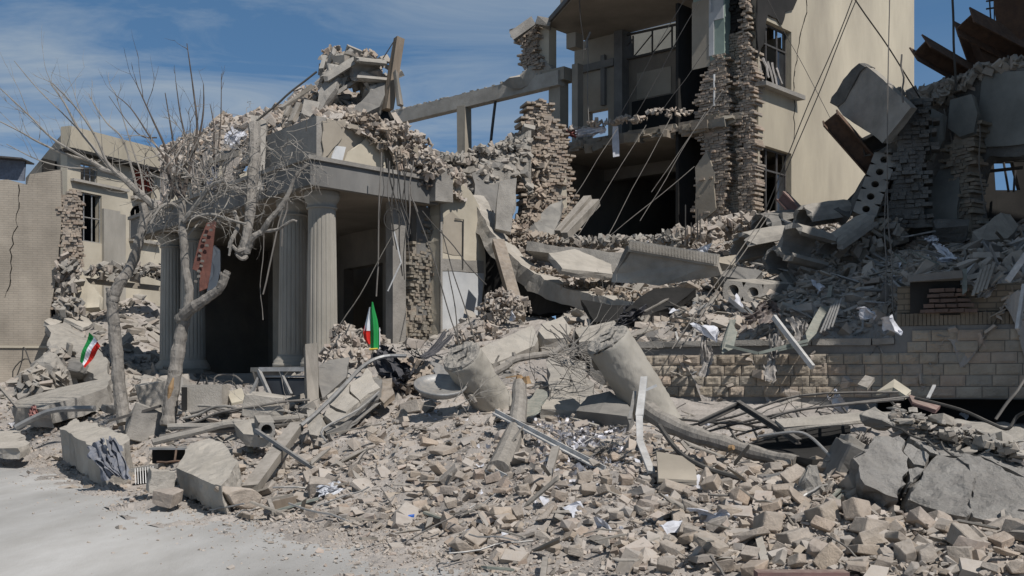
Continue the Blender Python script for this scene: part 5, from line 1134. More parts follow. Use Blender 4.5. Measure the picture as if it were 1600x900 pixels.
slab('board', [P(*a) for a in ((355,612,22.6),(378,606,22.8),(384,625,22.2),(362,630,22))], .05, M['yelpanel'], 'pale framed board beside the rectangular box', 'board', jag=.01)
# white angle strips in centre
for i,(a,c_,l_,w_) in enumerate([((774,646,16.4),(946,737,13.5),'longer white aluminium profile lying across the centre foreground',.10),((763,735,14.2),(841,776,13.2),'shorter white aluminium profile below the longer one',.09)]):
    p0,p1 = P(*a),P(*c_); b = MB(); b.beam(p0,p1,w_,.02); b.beam(p0+Vector((0,.03,.03)),p1+Vector((0,.03,.03)),.02,.07); b.build('aluminium_profile', M['white_m'], label=l_, cat='metal profile')
b = MB(); pp = [P(*a) for a in ((1006,590,14.6),(999,650,14),(1000,690,13.6),(1018,738,12.9))]
for i in range(3): b.beam(pp[i],pp[i+1],.085,.035,jit=.006)
b.beam(P(1003,612,14.4),P(1026,602,14.4),.05,.03); b.build('white_strip', M['white_m'], label='bent white-grey strip standing in front of the longer fallen column', cat='strip')
b = MB(); b.beam(P(992,612,14.6),P(984,655,14),.04,.02); b.build('white_strip', M['grey_m'], label='narrow grey strip just left of the bent white strip', cat='strip')
b = MB(); b.beam(P(868,700,14.2),P(846,780,12.8),.09,.05,jit=.01); b.build('plank', M['wood_grey'], label='grey plank upright in the foil scraps between the two white profiles', cat='plank')
b = MB(); b.tube(wig(P(812,600,17),P(808,668,16),5,.03,seed=1),[.10,.13],seg=12); b.tube(wig(P(808,668,16),P(778,738,14.2),5,.03,seed=2),[.13,.16],seg=12); b.build('broken_log', M['bark'], label='broken tree log standing on end in the centre, raw orange break at its top', cat='log')
b = MB(); b.tube([P(812,588,17.02),P(812,602,16.98)],[.05,.09],seg=7); b.beam(P(790,590,17),P(815,586,17),.03,.02); b.tube([P(822,588,16.95),P(824,600,16.95)],[.05,.07],seg=6); o_=b.build('splintered_wood', M['rawwood'], label='raw splinters of the log broken in the centre', cat='log')
rt = empty('fallen_log', P(1120,730,13.2), 'dark fallen tree trunk running right from the foot of the longer fallen column', 'log')
b = MB(); pts = smoothpath([P(*a) for a in ((1010,640,14.8),(1040,660,14.4),(1085,680,14),(1130,692,13.8),(1180,708,13.6),(1245,722,13.2))]); b.tube(pts, [.125+.012*math.sin(i*1.7)-.0026*i for i in range(len(pts))], seg=12); b.build('trunk', M['bark'], rt)
b = MB(); b.tube([P(1140,700,13.62),P(1146,699,13.58)],[.035,.03],seg=8); b.build('knot', M['rawwood'], rt)
b = MB(); b.tube(smoothpath([P(*a) for a in ((1030,665,13.8),(1060,705,13.2),(1100,730,12.7),(1158,748,12.3))]), .03, seg=7); b.build('black_hose', M['cable'], label='black hose curving below the fallen trunk', cat='hose')
b = MB(); b.tube(smoothpath([P(*a) for a in ((1185,682,13.2),(1240,675,13),(1265,682,12.9),(1290,705,12.6),(1312,728,12.4))]), .018, seg=7); b.build('steel_pipe', M['grey_m'], label='thin bent grey pipe ending at the big cracked slab', cat='pipe')
# rebar mat
rb = empty('rebar_mat', P(1250,690,14.5), 'mat of dark parallel reinforcing bars bending over the right foreground', 'rebar')
rg = random.Random(3)
curves = [((1075,665,15.4),(1150,650,15),(1250,618,15),(1404,613,15)),((1085,680,15),(1180,655,14.8),(1280,636,14.6),(1420,620,14.8)),((1060,655,15.6),(1170,662,14.6),(1250,640,14.4),(1412,624,14.6)),((1120,690,14.6),(1220,660,14.2),(1300,650,14.2),(1408,644,14.2)),((1150,700,14.2),(1250,672,13.8),(1330,655,13.8),(1400,654,13.8)),((1095,672,15),(1140,658,15),(1200,668,14.5),(1310,648,14.4))]
for i,c_ in enumerate(curves):
    b = MB(); b.tube(smoothpath([P(*a) for a in c_]), .017, seg=6); b.build('bar', M['steel'], rb)
for i in range(9):
    x = 1100+i*36; b = MB(); b.tube([P(x,670-i*6+rg.uniform(-4,4),15.2),P(x+16+rg.uniform(-4,6),700-i*7,14)], .017, seg=5); b.build('crossbar', M['steel'], rb)
b = MB(); b.ibeam(P(1092,662,14.6),P(1156,632,14.8),.07,.07,.015); b.build('angle_bar', M['steel'], label='dark steel angle bar leaning up to a peak left of the rebar mat', cat='bar')
b = MB(); b.ibeam(P(1153,630,14.8),P(1248,690,13.4),.07,.07,.015); b.build('angle_bar', M['steel'], label='dark steel angle bar running down right from the peak', cat='bar')
b = MB(); b.tube(smoothpath([P(*a) for a in ((1430,622,14),(1500,640,13.4),(1550,662,13),(1575,670,12.8),(1590,650,12.8),(1612,640,12.6))]), .02, seg=7); b.build('black_cable', M['cable'], label='thick black cable dipping in front of the dark basement slot at right', cat='cable')
b = MB(); b.tube(wig(P(1612,580,13),P(1556,655,13),10,.05,seed=3), .018, seg=5); b.build('chain', M['cable_l'], label='light chain hanging to the thick black cable at the right edge', cat='chain')
slab('pale_board', [P(*a) for a in ((1370,612,15.4),(1398,592,15.8),(1424,610,15.4),(1415,618,15.2),(1395,605,15.4))], .05, M['yelpanel'], 'bent yellow-green board standing behind the rebar mat', 'board', jag=.01)
slab('pale_board', [P(*a) for a in ((1420,616,15),(1470,633,14.6),(1462,640,14.4),(1425,628,14.6))], .05, M['redbeam'], 'dark reddish board right of the yellow-green board', 'board', jag=.01)
slab('pale_board', [P(*a) for a in ((1340,600,16),(1352,586,16.4),(1366,590,16.2),(1356,606,15.8))], .05, M['wood_grey'], 'short grey plank leaning on the wall left of the yellow-green board', 'board', jag=.01)
b = MB(); b.beam(P(1450,622,15),P(1460,602,15.2),.04,.02); b.build('white_strip', M['white_m'], label='tiny white strip in front of the dark basement slot', cat='strip')
slab('pale_board', [P(*a) for a in ((1210,655,14),(1340,645,14),(1400,644,13.9),(1395,652,13.6),(1225,668,13.6))], .05, M['concrete_l'], 'long pale board lying under the rebar mat', 'board', jag=.02)
slab('dark_panel', [P(*a) for a in ((1170,690,14.6),(1300,655,14.8),(1325,665,14.4),(1315,720,13.2),(1270,718,13.0),(1200,705,13.6))], .1, M['soot_shade'], 'black panel in the hollow under the rebar mat', 'panel', jag=.05)  # flat black panel laid in the hollow under the bars
# BIG CRACKED SLAB right
bs = empty('cracked_slab', P(1480,830,10.6), 'huge cracked grey concrete slab in the right foreground', 'slab')
pieces = [((1334,716,11.35),(1352,707,11.4),(1372,688,11.8),(1402,682,11.8),(1415,688,11.75),(1408,706,11.6),(1416,722,11.4),(1415,745,11.2),(1410,765,11.05),(1400,778,10.95),(1352,758,10.95),(1343,738,11.15)),
 ((1411,706,11.6),(1419,691,11.7),(1432,698,11.65),(1446,712,11.5),(1443,727,11.4),(1428,725,11.4)),
 ((1418,750,11.1),(1420,730,11.3),(1432,730,11.3),(1441,735,11.25),(1432,748,11.1),(1420,757,11.0)),
 ((1416,778,10.85),(1422,761,11.0),(1445,742,11.15),(1451,724,11.35),(1470,716,11.45),(1500,722,11.3),(1520,740,11.1),(1516,768,10.8),(1514,808,10.4),(1480,805,10.5),(1440,790,10.7)),
 ((1504,717,11.3),(1530,714,11.3),(1615,754,10.9),(1615,830,10.1),(1540,812,10.3),(1517,807,10.38),(1519,770,10.78),(1522,742,11.07)),
 ((1408,662,12.6),(1440,664,12.7),(1470,676,12.4),(1520,690,12.2),(1615,736,11.6),(1615,751,10.95),(1530,711,11.35),(1505,713,11.35),(1470,712,11.5),(1452,707,11.55),(1430,692,11.7))]
def noisy_slab(pts, thick, seed, name='slab_piece', m='concrete', parent=None, back=None, amp=.03, label=None, cat=None):
    """subdivided, weathered version of a broken slab"""
    mb = slab_mesh(pts, thick, jag=.028, step=.10, seed=seed, back=back)
    bm = bmesh.new(); vs = [bm.verts.new(v) for v in mb.v]
    for f in mb.f: bm.faces.new([vs[i] for i in f])
    bmesh.ops.triangulate(bm, faces=bm.faces); 
    for _ in range(3):
        es = [e for e in bm.edges if e.calc_length() > .08]
        if es: bmesh.ops.subdivide_edges(bm, edges=es, cuts=1); bmesh.ops.triangulate(bm, faces=bm.faces)
    bm.normal_update(); off = Vector((seed*2.1,0,0))
    for v in bm.verts: v.co += v.normal*(amp*noise.noise(v.co*2.2)+amp*.8*noise.noise(v.co*6+off)+amp*.4*noise.noise(v.co*15))
    for i,v in enumerate(bm.verts): v.index = i
    q = MB(); q.v = [tuple(v.co) for v in bm.verts]; q.f = [tuple(v.index for v in f.verts) for f in bm.faces]; bm.free()
    return q.build(name, M[m], parent, label=label, cat=cat)
for i,p in enumerate(pieces): noisy_slab([P(*a) for a in p], .42, 80+i, parent=bs, back=(.1,.8,-.5), amp=.05, m='concrete_g')
noisy_slab([P(*a) for a in ((1525,815,10.6),(1530,800,10.8),(1570,820,10.3),(1610,835,10),(1625,870,9.6),(1600,870,9.6),(1560,845,10))], .3, 95, m='fascia', name='lower_slab', label='bluish grey slab end sticking out below the huge cracked slab', cat='slab', amp=.01)
noisy_slab([P(*a) for a in ((1438,652,14.2),(1470,652,14.6),(1620,672,13.6),(1620,730,12.6),(1560,710,13),(1500,690,13.4),(1440,670,13.9))], .7, 96, m='concrete', name='grey_slab', back=(.1,1,-.3), label='second grey slab with a flat pitted face behind the huge cracked slab', cat='slab')
slab('slab_chip', [P(*a) for a in ((1400,655,13.6),(1435,654,13.7),(1446,668,13.2),(1425,674,13),(1405,664,13.2))], .1, M['concrete_l'], 'thin pale slab chip on top of the huge cracked slab', 'slab', jag=.02, seed=9)
rock('rubble_block', 1265,760,11.6,(.42,.36,.46),(10,20,10),'concrete','rough rounded grey concrete lump at the lower right, left of the huge slab','rubble block',seed=41,boxy=0,amp=.16)
rock('rubble_block', 1330,705,12.7,(.34,.3,.34),(10,20,10),'concrete','grey stone hanging at the left tip of the huge cracked slab','rubble block',seed=42)
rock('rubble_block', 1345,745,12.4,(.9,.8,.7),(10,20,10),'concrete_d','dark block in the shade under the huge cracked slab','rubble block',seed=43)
rock('rubble_block', 1560,865,9.4,(.5,.45,.1),(25,-10,30),'block','thin square tan tile lying near the bottom right corner','rubble block',seed=44,amp=.02)
b = MB(); b.box(P(1252,901,9.1), (.36,0,0),(0,.08,0),(0,0,.045)); b.build('painted_beam', M['redbeam'], label='dull red painted beam cut off by the bottom edge of the photo', cat='beam')
b = MB(); b.beam(P(852,874,10.3),P(848,905,9.7),.05,.05); b.build('stake', M['wood_grey'], label='small wooden stake standing at the bottom edge', cat='stake')
for i,(a,c_) in enumerate([((1282,795,11),(1312,765,11.4)),((1288,800,10.9),(1318,772,11.3))]):
    b = MB(); b.beam(P(*a),P(*c_),.035,.02); b.build('metal_strip', M['green_m'], label='short green-grey strip right of the rough rounded lump', cat='strip', group='green-grey strips beside the rounded lump')
b = MB(); b.tube(wig(P(1230,885,9.7),P(1285,800,10.9),8,.04,seed=5),.012,seg=5); b.build('wire', M['cable_l'], label='pale wire running down from the green-grey strips', cat='wire')
b = MB(); b.tube(wig(P(1372,860,9.8),P(1398,800,10.6),8,.05,seed=6),.018,seg=5); b.build('wire', M['cable'], label='dark twisted wire sticking up below the huge cracked slab', cat='wire')
b = MB(); b.beam(P(1195,745,12),P(1255,732,12.2),.05,.02); b.build('metal_strip', M['grey_m'], label='flat grey metal strip above the rounded lump', cat='strip')
slab('tan_slab', [P(*a) for a in ((1028,705,13.2),(1085,715,13),(1090,750,12.4),(1030,748,12.4))], .06, M['plaster'], 'smooth tan tile slab behind the bent white strip', 'slab', jag=.02, seed=4)

# weathered chips, strata and bent bars along the broken top of the huge slab
rs5 = np.random.RandomState(3); mb = MB(); pts = []; sz = []
for i in range(420):
    t = rs5.uniform(); x = 1395+t*210; y = 650+t*62+rs5.normal(0,9)+ (rs5.uniform()<.3)*rs5.uniform(10,40); d = 12.4-t*.9+rs5.normal(0,.12); p = P(x,y,d); pts.append(tuple(p)); sz.append(float(np.clip(np.exp(rs5.normal(math.log(.085),.5)),.03,.28)))
scatter(mb, pts, sz, rs5, .3, SMALL); mb.build('slab_chips', M['rubble_grey'], kind='stuff', label='flaked grey chips along the broken top of the huge cracked slab', cat='rubble')
for i,(x,y,l_) in enumerate([(1408,690,'left'),(1445,705,'middle'),(1500,712,'right')]):
    b = MB(); b.tube(wig(P(x-25,y-25,12.2),P(x+60,y+12,11.3),8,.14,seed=i+40), .012, 5); b.build('bent_rod', M['cable'], label=l_+'most bent rod across the broken top of the huge cracked slab' if l_!='middle' else 'middle bent rod across the broken top of the huge cracked slab', cat='rod')
for i,(x,y,d,dm,ro,l_) in enumerate([(1372,655,13.4,(.5,.4,.3),(20,10,30),'grey stone on top of the tangled rods left of the huge slab'),(1450,672,12.9,(.7,.5,.16),(10,8,10),'thick flake lying on the top left of the huge cracked slab')]):
    rock('rubble_block',x,y,d,dm,ro,'concrete',l_,'rubble block',seed=70+i,boxy=.3,amp=.12)

am = MB(); oA = P(1500,600,DA(1500)-.35); oA.z = 0
masonry(am, oA, Vector((.6,-.8,0)), Vector((-.8,-.6,0)), [(5.0,-.15,.5),(6.0,-.1,.42),(7.0,-.2,.35),(7.6,.0,.5)], ch=.08, bl=.18, jit=.08, miss=.06, th=.5, seed=91, hjit=.9); am.build('broken_brickwork', M['brickgrey'], rr_)
am = MB(); oA = P(1385,600,26.2); oA.z = 0
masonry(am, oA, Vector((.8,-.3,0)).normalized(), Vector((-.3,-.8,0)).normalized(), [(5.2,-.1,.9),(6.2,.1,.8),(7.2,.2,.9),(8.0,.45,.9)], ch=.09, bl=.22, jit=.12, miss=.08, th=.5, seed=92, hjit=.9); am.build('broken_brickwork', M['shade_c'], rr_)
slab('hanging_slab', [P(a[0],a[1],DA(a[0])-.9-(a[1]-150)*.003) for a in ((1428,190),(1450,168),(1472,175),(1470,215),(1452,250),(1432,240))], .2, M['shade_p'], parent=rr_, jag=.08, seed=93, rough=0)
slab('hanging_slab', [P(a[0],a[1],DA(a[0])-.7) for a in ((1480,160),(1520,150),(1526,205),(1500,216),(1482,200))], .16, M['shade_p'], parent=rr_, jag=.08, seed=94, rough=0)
for i,(a,c_,l_) in enumerate([((1445,165,27),(1448,255,26.6),'thin pipe hanging left on the shaded right ruin'),((1475,170,26.8),(1500,300,26.4),'bent wire hanging across the shaded panels'),((1530,190,26),(1538,330,26),'wire hanging beside the dark right window')]):
    b = MB(); b.tube(wig(P(*a),P(*c_),9,.12,seed=i+60), .016, 5); b.build('hanging_wire', M['cable_l'], label=l_, cat='wire')
# ================================================================ LUMP + POSTS ON THE PORTICO ROOF
hp = random.Random(77)
def clump(name, cols, n, smin, smax, m, label, cat, seed, tilt=.9, variants=None, kind='stuff'):
    rs = np.random.RandomState(seed); mb = MB(); pts = []; sz = []
    for i in range(n):
        c = cols[rs.randint(len(cols))]; v = rs.normal(size=3); v /= np.linalg.norm(v); q = v*np.array(c[3:6])*rs.uniform(.35,1)**.4
        p = P(*c[:3])+Vector(q); pts.append(tuple(p)); sz.append(rs.uniform(smin,smax))
    scatter(mb, pts, sz, rs, tilt=tilt, variants=variants)
    return mb.build(name, M[m], label=label, cat=cat, kind=kind)
clump('broken_masonry', [(520,105,30.4,.35,.4,.3),(545,110,30.2,.5,.5,.45),(570,130,30,.5,.5,.4),(595,120,30.2,.45,.45,.45),(525,140,29.8,.35,.4,.4),(550,95,30.5,.35,.4,.25),(585,150,30,.3,.4,.35)], 170, .25, .62, 'rubble_grey', 'upended lump of broken concrete and brick on top of the portico', 'rubble', 5)
clump('broken_masonry', [(520,85,30.6,.3,.3,.16),(575,90,30.3,.22,.25,.16)], 60, .12, .26, 'brickfrag', 'broken reddish bricks crowning the upended lump', 'rubble', 6)
halfshell('vault_shell',(512,135,29.3),(560,105,29.6),.30,.09,'concrete','hollow vault piece in the left of the upended rooftop lump',.3,4.6,11)
halfshell('vault_shell',(556,108,29.2),(600,112,29.6),.30,.09,'concrete','round-mouthed hollow piece at the right of the upended rooftop lump',.5,4.8,12)
slab('concrete_piece', [P(*a) for a in ((498,140,29.2),(520,100,29.4),(530,118,29.3),(512,160,29),(500,178,28.9))], .3, M['concrete'], 'grey slab propped at the left of the rooftop lump', 'slab', jag=.06, seed=71)
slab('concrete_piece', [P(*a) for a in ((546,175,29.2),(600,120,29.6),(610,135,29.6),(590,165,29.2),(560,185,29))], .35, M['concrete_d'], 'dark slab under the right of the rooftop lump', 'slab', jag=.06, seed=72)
slab('concrete_piece', [P(*a) for a in ((475,155,29),(500,160,29),(492,185,28.7),(470,178,28.7))], .3, M['concrete'], 'small grey slab left below the rooftop lump', 'slab', jag=.06, seed=73)
slab('hollow_shade', [P(*a) for a in ((548,168,29.8),(600,150,30),(612,185,29.6),(575,190,29.2),(550,185,29.4))], .3, M['soot_shade'], 'black slab for the shaded hollow under the rooftop lump', 'shade', jag=.05, seed=74)  # black slab put in for the shade beneath the lump
b = MB(); b.beam(P(624,60,29.6),P(605,172,29.4),.26,.22,jit=.02); b.build('timber_post', M['wood'], label='tall timber post standing highest on the portico roof', cat='post')
b = MB(); b.beam(P(618,112,29.2),P(626,166,29.1),.16,.1,jit=.03); b.build('timber_post', M['wood_grey'], label='short split timber hanging beside the tallest roof post', cat='post')
for i,(a,c_) in enumerate([((440,170,29.4),(487,135,30)),((445,182,29.2),(452,168,29.4)),((456,190,29),(470,163,29.3)),((400,185,30),(395,262,29)),((412,190,30),(405,300,28.6)),((330,252,31),(375,240,30.6))]):
    b = MB(); b.beam(P(*a),P(*c_),.2 if i in (3,4) else .13,.12,jit=.03)
    b.build('broken_plank', M['concrete'] if i in (3,4) else M['wood_grey'], label=['plank rising to the left foot of the rooftop lump','short stub plank on the roof left of the lump','grey plank leaning right on the roof rubble','pale broken strip standing behind the tree tangle','longer pale broken strip hanging over the fascia','flat plank at the left end of the roof rubble'][i], cat='plank')
b = MB(); b.tube(wig(P(400,190,29.6),P(495,112,29.8),10,.08,seed=4),.028); b.build('cable', M['cable'], label='dark cable climbing the roof rubble to the lump', cat='cable')
b = MB(); b.tube([P(598,92,29.4),P(617,62,29.4)],.014); b.build('cable', M['cable'], label='short taut wire from the lump to the top of the tall post', cat='cable')
rp = empty('hanging_plate', P(318,450,30.5), 'rust-red punched metal plate hanging inside the portico left side', 'metal plate')
slab('plate', [P(*a) for a in ((322,348,30.6),(338,345,30.6),(325,450,30.6),(311,455,30.5),(312,425,30.5),(301,420,30.5),(303,405,30.5))], .05, M['rustred'], parent=rp, jag=.02)
rg = random.Random(3)
for i in range(12):
    b = MB(); b.box(P(308+i*1.6+rg.uniform(-4,6),440-i*8,30.5)+Vector((0,-.03,0)), (.04,0,0),(0,.02,0),(0,0,.03),jit=.01)
    b.build('rivet', M['cable_l'], rp)
slab('bright_wall_gap', [P(*a) for a in ((336,385,33.5),(346,390,33.5),(338,450,33.5),(324,455,33.5),(330,430,33.5))], .08, M['white_pl'], 'sunlit white plaster sliver behind the hanging rust-red plate', 'plaster', jag=.06, step=.2)

# ================================================================ TREES
def grow(mb, p, d, L_, r_, depth, rg, curl=.35, upbias=.15):
    n = 6; pts = [p]; q = Vector(d).normalized()
    for i in range(n):
        q = (q+Vector((rg.gauss(0,1),rg.gauss(0,.7),rg.gauss(0,1)))*curl*.28+Vector((0,0,upbias*.12))).normalized(); pts.append(pts[-1]+q*L_/n)
    mb.tube(pts, [r_*.75*(1-.75*i/n) for i in range(n+1)], seg=5 if r_ < .03 else 7, cap=False)
    if depth > 0:
        for k in range(rg.choice([1,2,2])):
            i = rg.randrange(2,n+1); dd = (pts[i]-pts[i-1]).normalized()+Vector((rg.gauss(0,.5),rg.gauss(0,.4),rg.gauss(0,.5)))
            grow(mb, pts[i], dd, L_*rg.uniform(.35,.7), r_*.55, depth-1, rg, curl, upbias)
def limb(mb, pts, r0, r1, seg=9, twigs=0, rg=None, tl=.6, tr=.012, tup=.4, curl=.35):
    path = smoothpath([P(*a) for a in pts], 5); n = len(path)
    mb.tube(path, [(r0+(r1-r0)*i/(n-1))*(1+.07*math.sin(i*2.3)) for i in range(n)], seg=seg)
    for k in range(twigs):
        i = rg.randrange(n//5, n); t = (path[min(i+1,n-1)]-path[max(i-1,0)]).normalized()
        dd = t*.7+Vector((rg.gauss(0,.6),rg.gauss(0,.4),rg.gauss(0,.5)+tup)); grow(mb, path[i], dd, tl*rg.uniform(.4,1.3), tr*rg.uniform(.6,1.2), 1, rg, curl, tup)
rg = random.Random(101)
TWS = .7
t1 = empty('bare_tree', P(192,655,23.6), 'left bare tree, its trunk bending right before long twigs sweep up left', 'tree')
b = MB()
limb(b, [(194,662,23.4),(186,600,23.6),(181,540,23.7),(176,490,23.8),(175,458,23.8)], .145, .112, 12)
limb(b, [(177,470,23.8),(185,445,23.8),(205,415,24),(218,375,24),(226,335,24.1),(222,318,24.1)], .12, .085, 10)
limb(b, [(176,470,23.8),(170,455,23.7),(167,450,23.7)], .07,.03,8)
weather(b, .014, .07, 3).build('trunk', M['bark'], t1)
b = MB()
limb(b, [(250,330,24.2),(225,308,24.1),(203,288,24),(185,272,24),(160,264,23.9),(142,250,23.9)], .085, .045, 8, 8, rg, .9, .014)
limb(b, [(226,345,24.1),(240,332,24.2),(255,332,24.2)], .08,.085,8)
limb(b, [(203,288,24),(170,258,23.9),(150,215,23.8),(120,170,23.7),(82,130,23.6)], .04, .012, 6, 8, rg, 1.0, .011, .5)
limb(b, [(185,272,24),(150,235,24.2),(125,205,24.3),(100,160,24.3),(80,132,24.4)], .035, .012, 6, 7, rg, 1.0, .011, .5)
limb(b, [(160,262,23.9),(120,240,23.6),(80,215,23.4),(45,180,23.2),(0,138,23)], .035, .009, 6, 7, rg, .9, .01, .5)
limb(b, [(142,252,23.9),(100,240,23.6),(60,222,23.4),(30,205,23.2),(-20,180,23)], .032, .008, 6, 8, rg, .9, .01, .4)
limb(b, [(150,262,23.9),(110,262,23.7),(60,250,23.5),(10,225,23.3)], .025, .007, 5, 5, rg, .7, .009, .4)
limb(b, [(215,300,24),(205,260,24),(190,215,24),(165,190,24.1),(140,150,24.2)], .03, .008, 5, 6, rg, .8, .01, .5)
limb(b, [(225,308,24.1),(220,270,24.3),(208,235,24.4),(180,145,24.4)], .03, .007, 5, 5, rg, .8, .01, .5)
limb(b, [(170,265,24),(120,200,23.9),(60,140,23.8),(22,95,23.7)], .02, .006, 5, 2, rg, .5, .007, .5)
b.build('crown', M['twig'], t1)
t2 = empty('bare_tree', P(264,662,22.2), 'right bare tree with raw orange bark wound low on its trunk and upright shoots', 'tree')
b = MB()
limb(b, [(262,665,22.1),(268,620,22.2),(275,570,22.3),(283,520,22.4),(290,485,22.4)], .148, .12, 12)
limb(b, [(288,500,22.4),(296,460,22.5),(290,420,22.6),(287,380,22.7),(284,345,22.8),(285,310,22.8)], .09, .075, 10)
limb(b, [(280,500,22.4),(300,482,22.2),(325,465,22.1),(342,452,22),(352,432,22),(356,424,22)], .12, .06, 10)
limb(b, [(342,452,22),(346,440,22),(345,425,22)], .05,.02,8)
weather(b, .014, .07, 4).build('trunk', M['bark'], t2)
b = MB(); b.tube([P(263,628,22.07),P(267,606,22.10),P(271,590,22.12)],[.03,.055,.015],seg=7); wd = b.build('bark_wound', M['rawwood'], t2)
b = MB()
limb(b, [(285,315,22.8),(270,290,22.8),(262,262,22.8),(258,230,22.8),(240,190,22.8),(215,135,22.8)], .05, .010, 7, 9, rg, .8, .012, .5)
limb(b, [(285,310,22.8),(278,270,22.9),(272,230,22.9),(258,145,22.9)], .045, .009, 6, 5, rg, .7, .011, .6)
limb(b, [(285,312,22.8),(292,280,22.9),(300,245,22.9),(308,200,22.9),(302,140,22.9),(292,68,22.9)], .05, .008, 6, 6, rg, .7, .011, .6)
limb(b, [(300,245,22.9),(312,210,23),(318,170,23),(318,132,23)], .03, .008, 6, 2, rg, .5, .010, .6)
limb(b, [(300,252,22.9),(290,215,23),(282,180,23),(275,130,23)], .03, .008, 6, 3, rg, .6, .010, .6)
limb(b, [(340,240,22.9),(345,190,23),(346,115,23)], .02, .006, 5, 2, rg, .4, .008, .6)
limb(b, [(334,250,22.9),(334,200,23),(328,162,23)], .02, .006, 5, 2, rg, .4, .008, .6)
limb(b, [(268,262,22.8),(235,215,22.8),(205,170,22.8),(180,148,22.8)], .025, .006, 5, 4, rg, .6, .009, .5)
limb(b, [(245,215,22.8),(220,212,22.8),(195,185,22.8),(170,150,22.8)], .016, .005, 5, 2, rg, .4, .008, .5)
b.build('crown', M['darktwig'], t2)
b = MB()
for k in range(62): # crowded lit mid crown
    x, y = rg.uniform(240,345), rg.uniform(235,352); grow(b, P(x,y,rg.uniform(22.4,23.2)), Vector((rg.gauss(0,.7),rg.gauss(0,.4),rg.gauss(.25,.6))), rg.uniform(.5,1.1), rg.uniform(.014,.032), 2, rg, .8, .2)
limb(b, [(287,345,22.7),(300,330,22.6),(315,310,22.5),(330,290,22.4),(350,282,22.3)], .06, .04, 7, 10, rg, .6, .016, .0, .8)
limb(b, [(285,330,22.8),(268,318,22.7),(250,325,22.6),(235,350,22.5)], .04, .02, 7, 8, rg, .5, .013, -.3, .8)
limb(b, [(300,340,22.6),(330,335,22.4),(365,345,22.3),(385,350,22.2)], .04, .02, 7, 6, rg, .5, .012, -.2, .8)
b.build('tangled_crown', M['twig'], t2)
t3 = empty('torn_tree_limb', P(385,405,22.6), 'pale torn limb with tangled twigs hanging over the portico fascia', 'branch')
b = MB()
limb(b, [(398,195,23.6),(398,240,23.2),(394,290,22.8),(390,340,22.5),(382,380,22.4),(372,400,22.4)], .13, .08, 9)
limb(b, [(385,395,22.4),(395,372,22.3),(410,362,22.3),(420,345,22.2),(440,322,22.2),(452,300,22.2),(462,275,22.2),(482,256,22.2)], .07, .03, 8)
limb(b, [(412,362,22.3),(435,358,22.2),(455,345,22.1),(464,346,22.1)], .04, .02, 7)
limb(b, [(388,385,22.4),(372,392,22.3),(362,385,22.3),(358,400,22.3)], .05,.03, 7)
limb(b, [(366,330,22.5),(372,352,22.4),(362,375,22.3),(358,388,22.3)], .045,.04, 7)
limb(b, [(385,400,22.4),(378,405,22.3),(368,398,22.2)], .05,.02,6)
weather(b, .014, .07, 5).build('limb', M['bark'], t3)
b = MB()
for k in range(105):
    x, y = rg.uniform(335,478), rg.uniform(205,335)
    if x > 430 and y > 300: y -= 50
    grow(b, P(x,y,rg.uniform(22.0,23.6)), Vector((rg.gauss(0,.8),rg.gauss(0,.4),rg.gauss(-.1,.7))), rg.uniform(.35,.95), rg.uniform(.008,.020), 2, rg, 1.1, .0)
b.build('twigs', M['twig'], t3)
b = MB()
for k in range(8):
    x, y = rg.uniform(235,275), rg.uniform(300,335); grow(b, P(x,y,22.8), Vector((-.4,.1,-.8)), rg.uniform(.4,.9), .011, 1, rg, .7, -.2)
b.build('hanging_twigs', M['twig'], t3)
# fallen branch in the centre
t4 = empty('fallen_branch', P(760,610,18.6), 'dark fallen branch lying across the fallen drums with twigs fanning right', 'branch')
b = MB()
limb(b, [(728,612,18.2),(748,596,18.2),(766,585,18.2),(790,572,18.4),(803,562,18.5),(835,556,18.7),(862,552,18.9),(880,540,19)], .075, .05, 9)
limb(b, [(770,585,18.2),(775,565,18.3),(780,555,18.3)], .03,.015,6)
limb(b, [(805,562,18.5),(802,550,18.5)], .05,.03,6)
limb(b, [(728,612,18.2),(738,622,18),(744,630,17.9)], .06,.03,6)
b.build('limb', M['bark'], t4)
b = MB()
for k in range(34):
    t = rg.random(); x, y = 860+rg.uniform(-10,50), rg.uniform(535,575); grow(b, P(x,y,rg.uniform(17.6,19)), Vector((1,rg.gauss(0,.3),rg.gauss(-.15,.55))), rg.uniform(.5,1.3), rg.uniform(.007,.016), 1, rg, .7, -.1)
b.build('twigs', M['twig'], t4)
for i,(pts) in enumerate([[(870,600),(800,560)],[(700,640),(600,650)],[(660,555),(645,540)],[(1000,545),(1050,520)],[(1260,640),(1330,625)],[(430,640),(350,655)]]):
    b = MB()
    for k in range(9): grow(b, P(pts[0][0]+rg.uniform(-40,40),pts[0][1]+rg.uniform(-12,12),[18,17,22,21.5,15,19.5][i]), Vector((rg.gauss(0,1),0,rg.gauss(.2,.6))), rg.uniform(.3,.9), rg.uniform(.006,.013), 1, rg, .8, 0)
    b.build('wire_tangle', M['twig' if i%2 else 'cable'], label=['tangled wires between the two fallen drums','loose wires in front of the tilted cracked panel','wires behind the black draped cloth','dry splinters above the retaining wall by the longer drum','wires in the rubble behind the rebar mat','wires over the hollow block in the left foreground'][i], cat='wire')

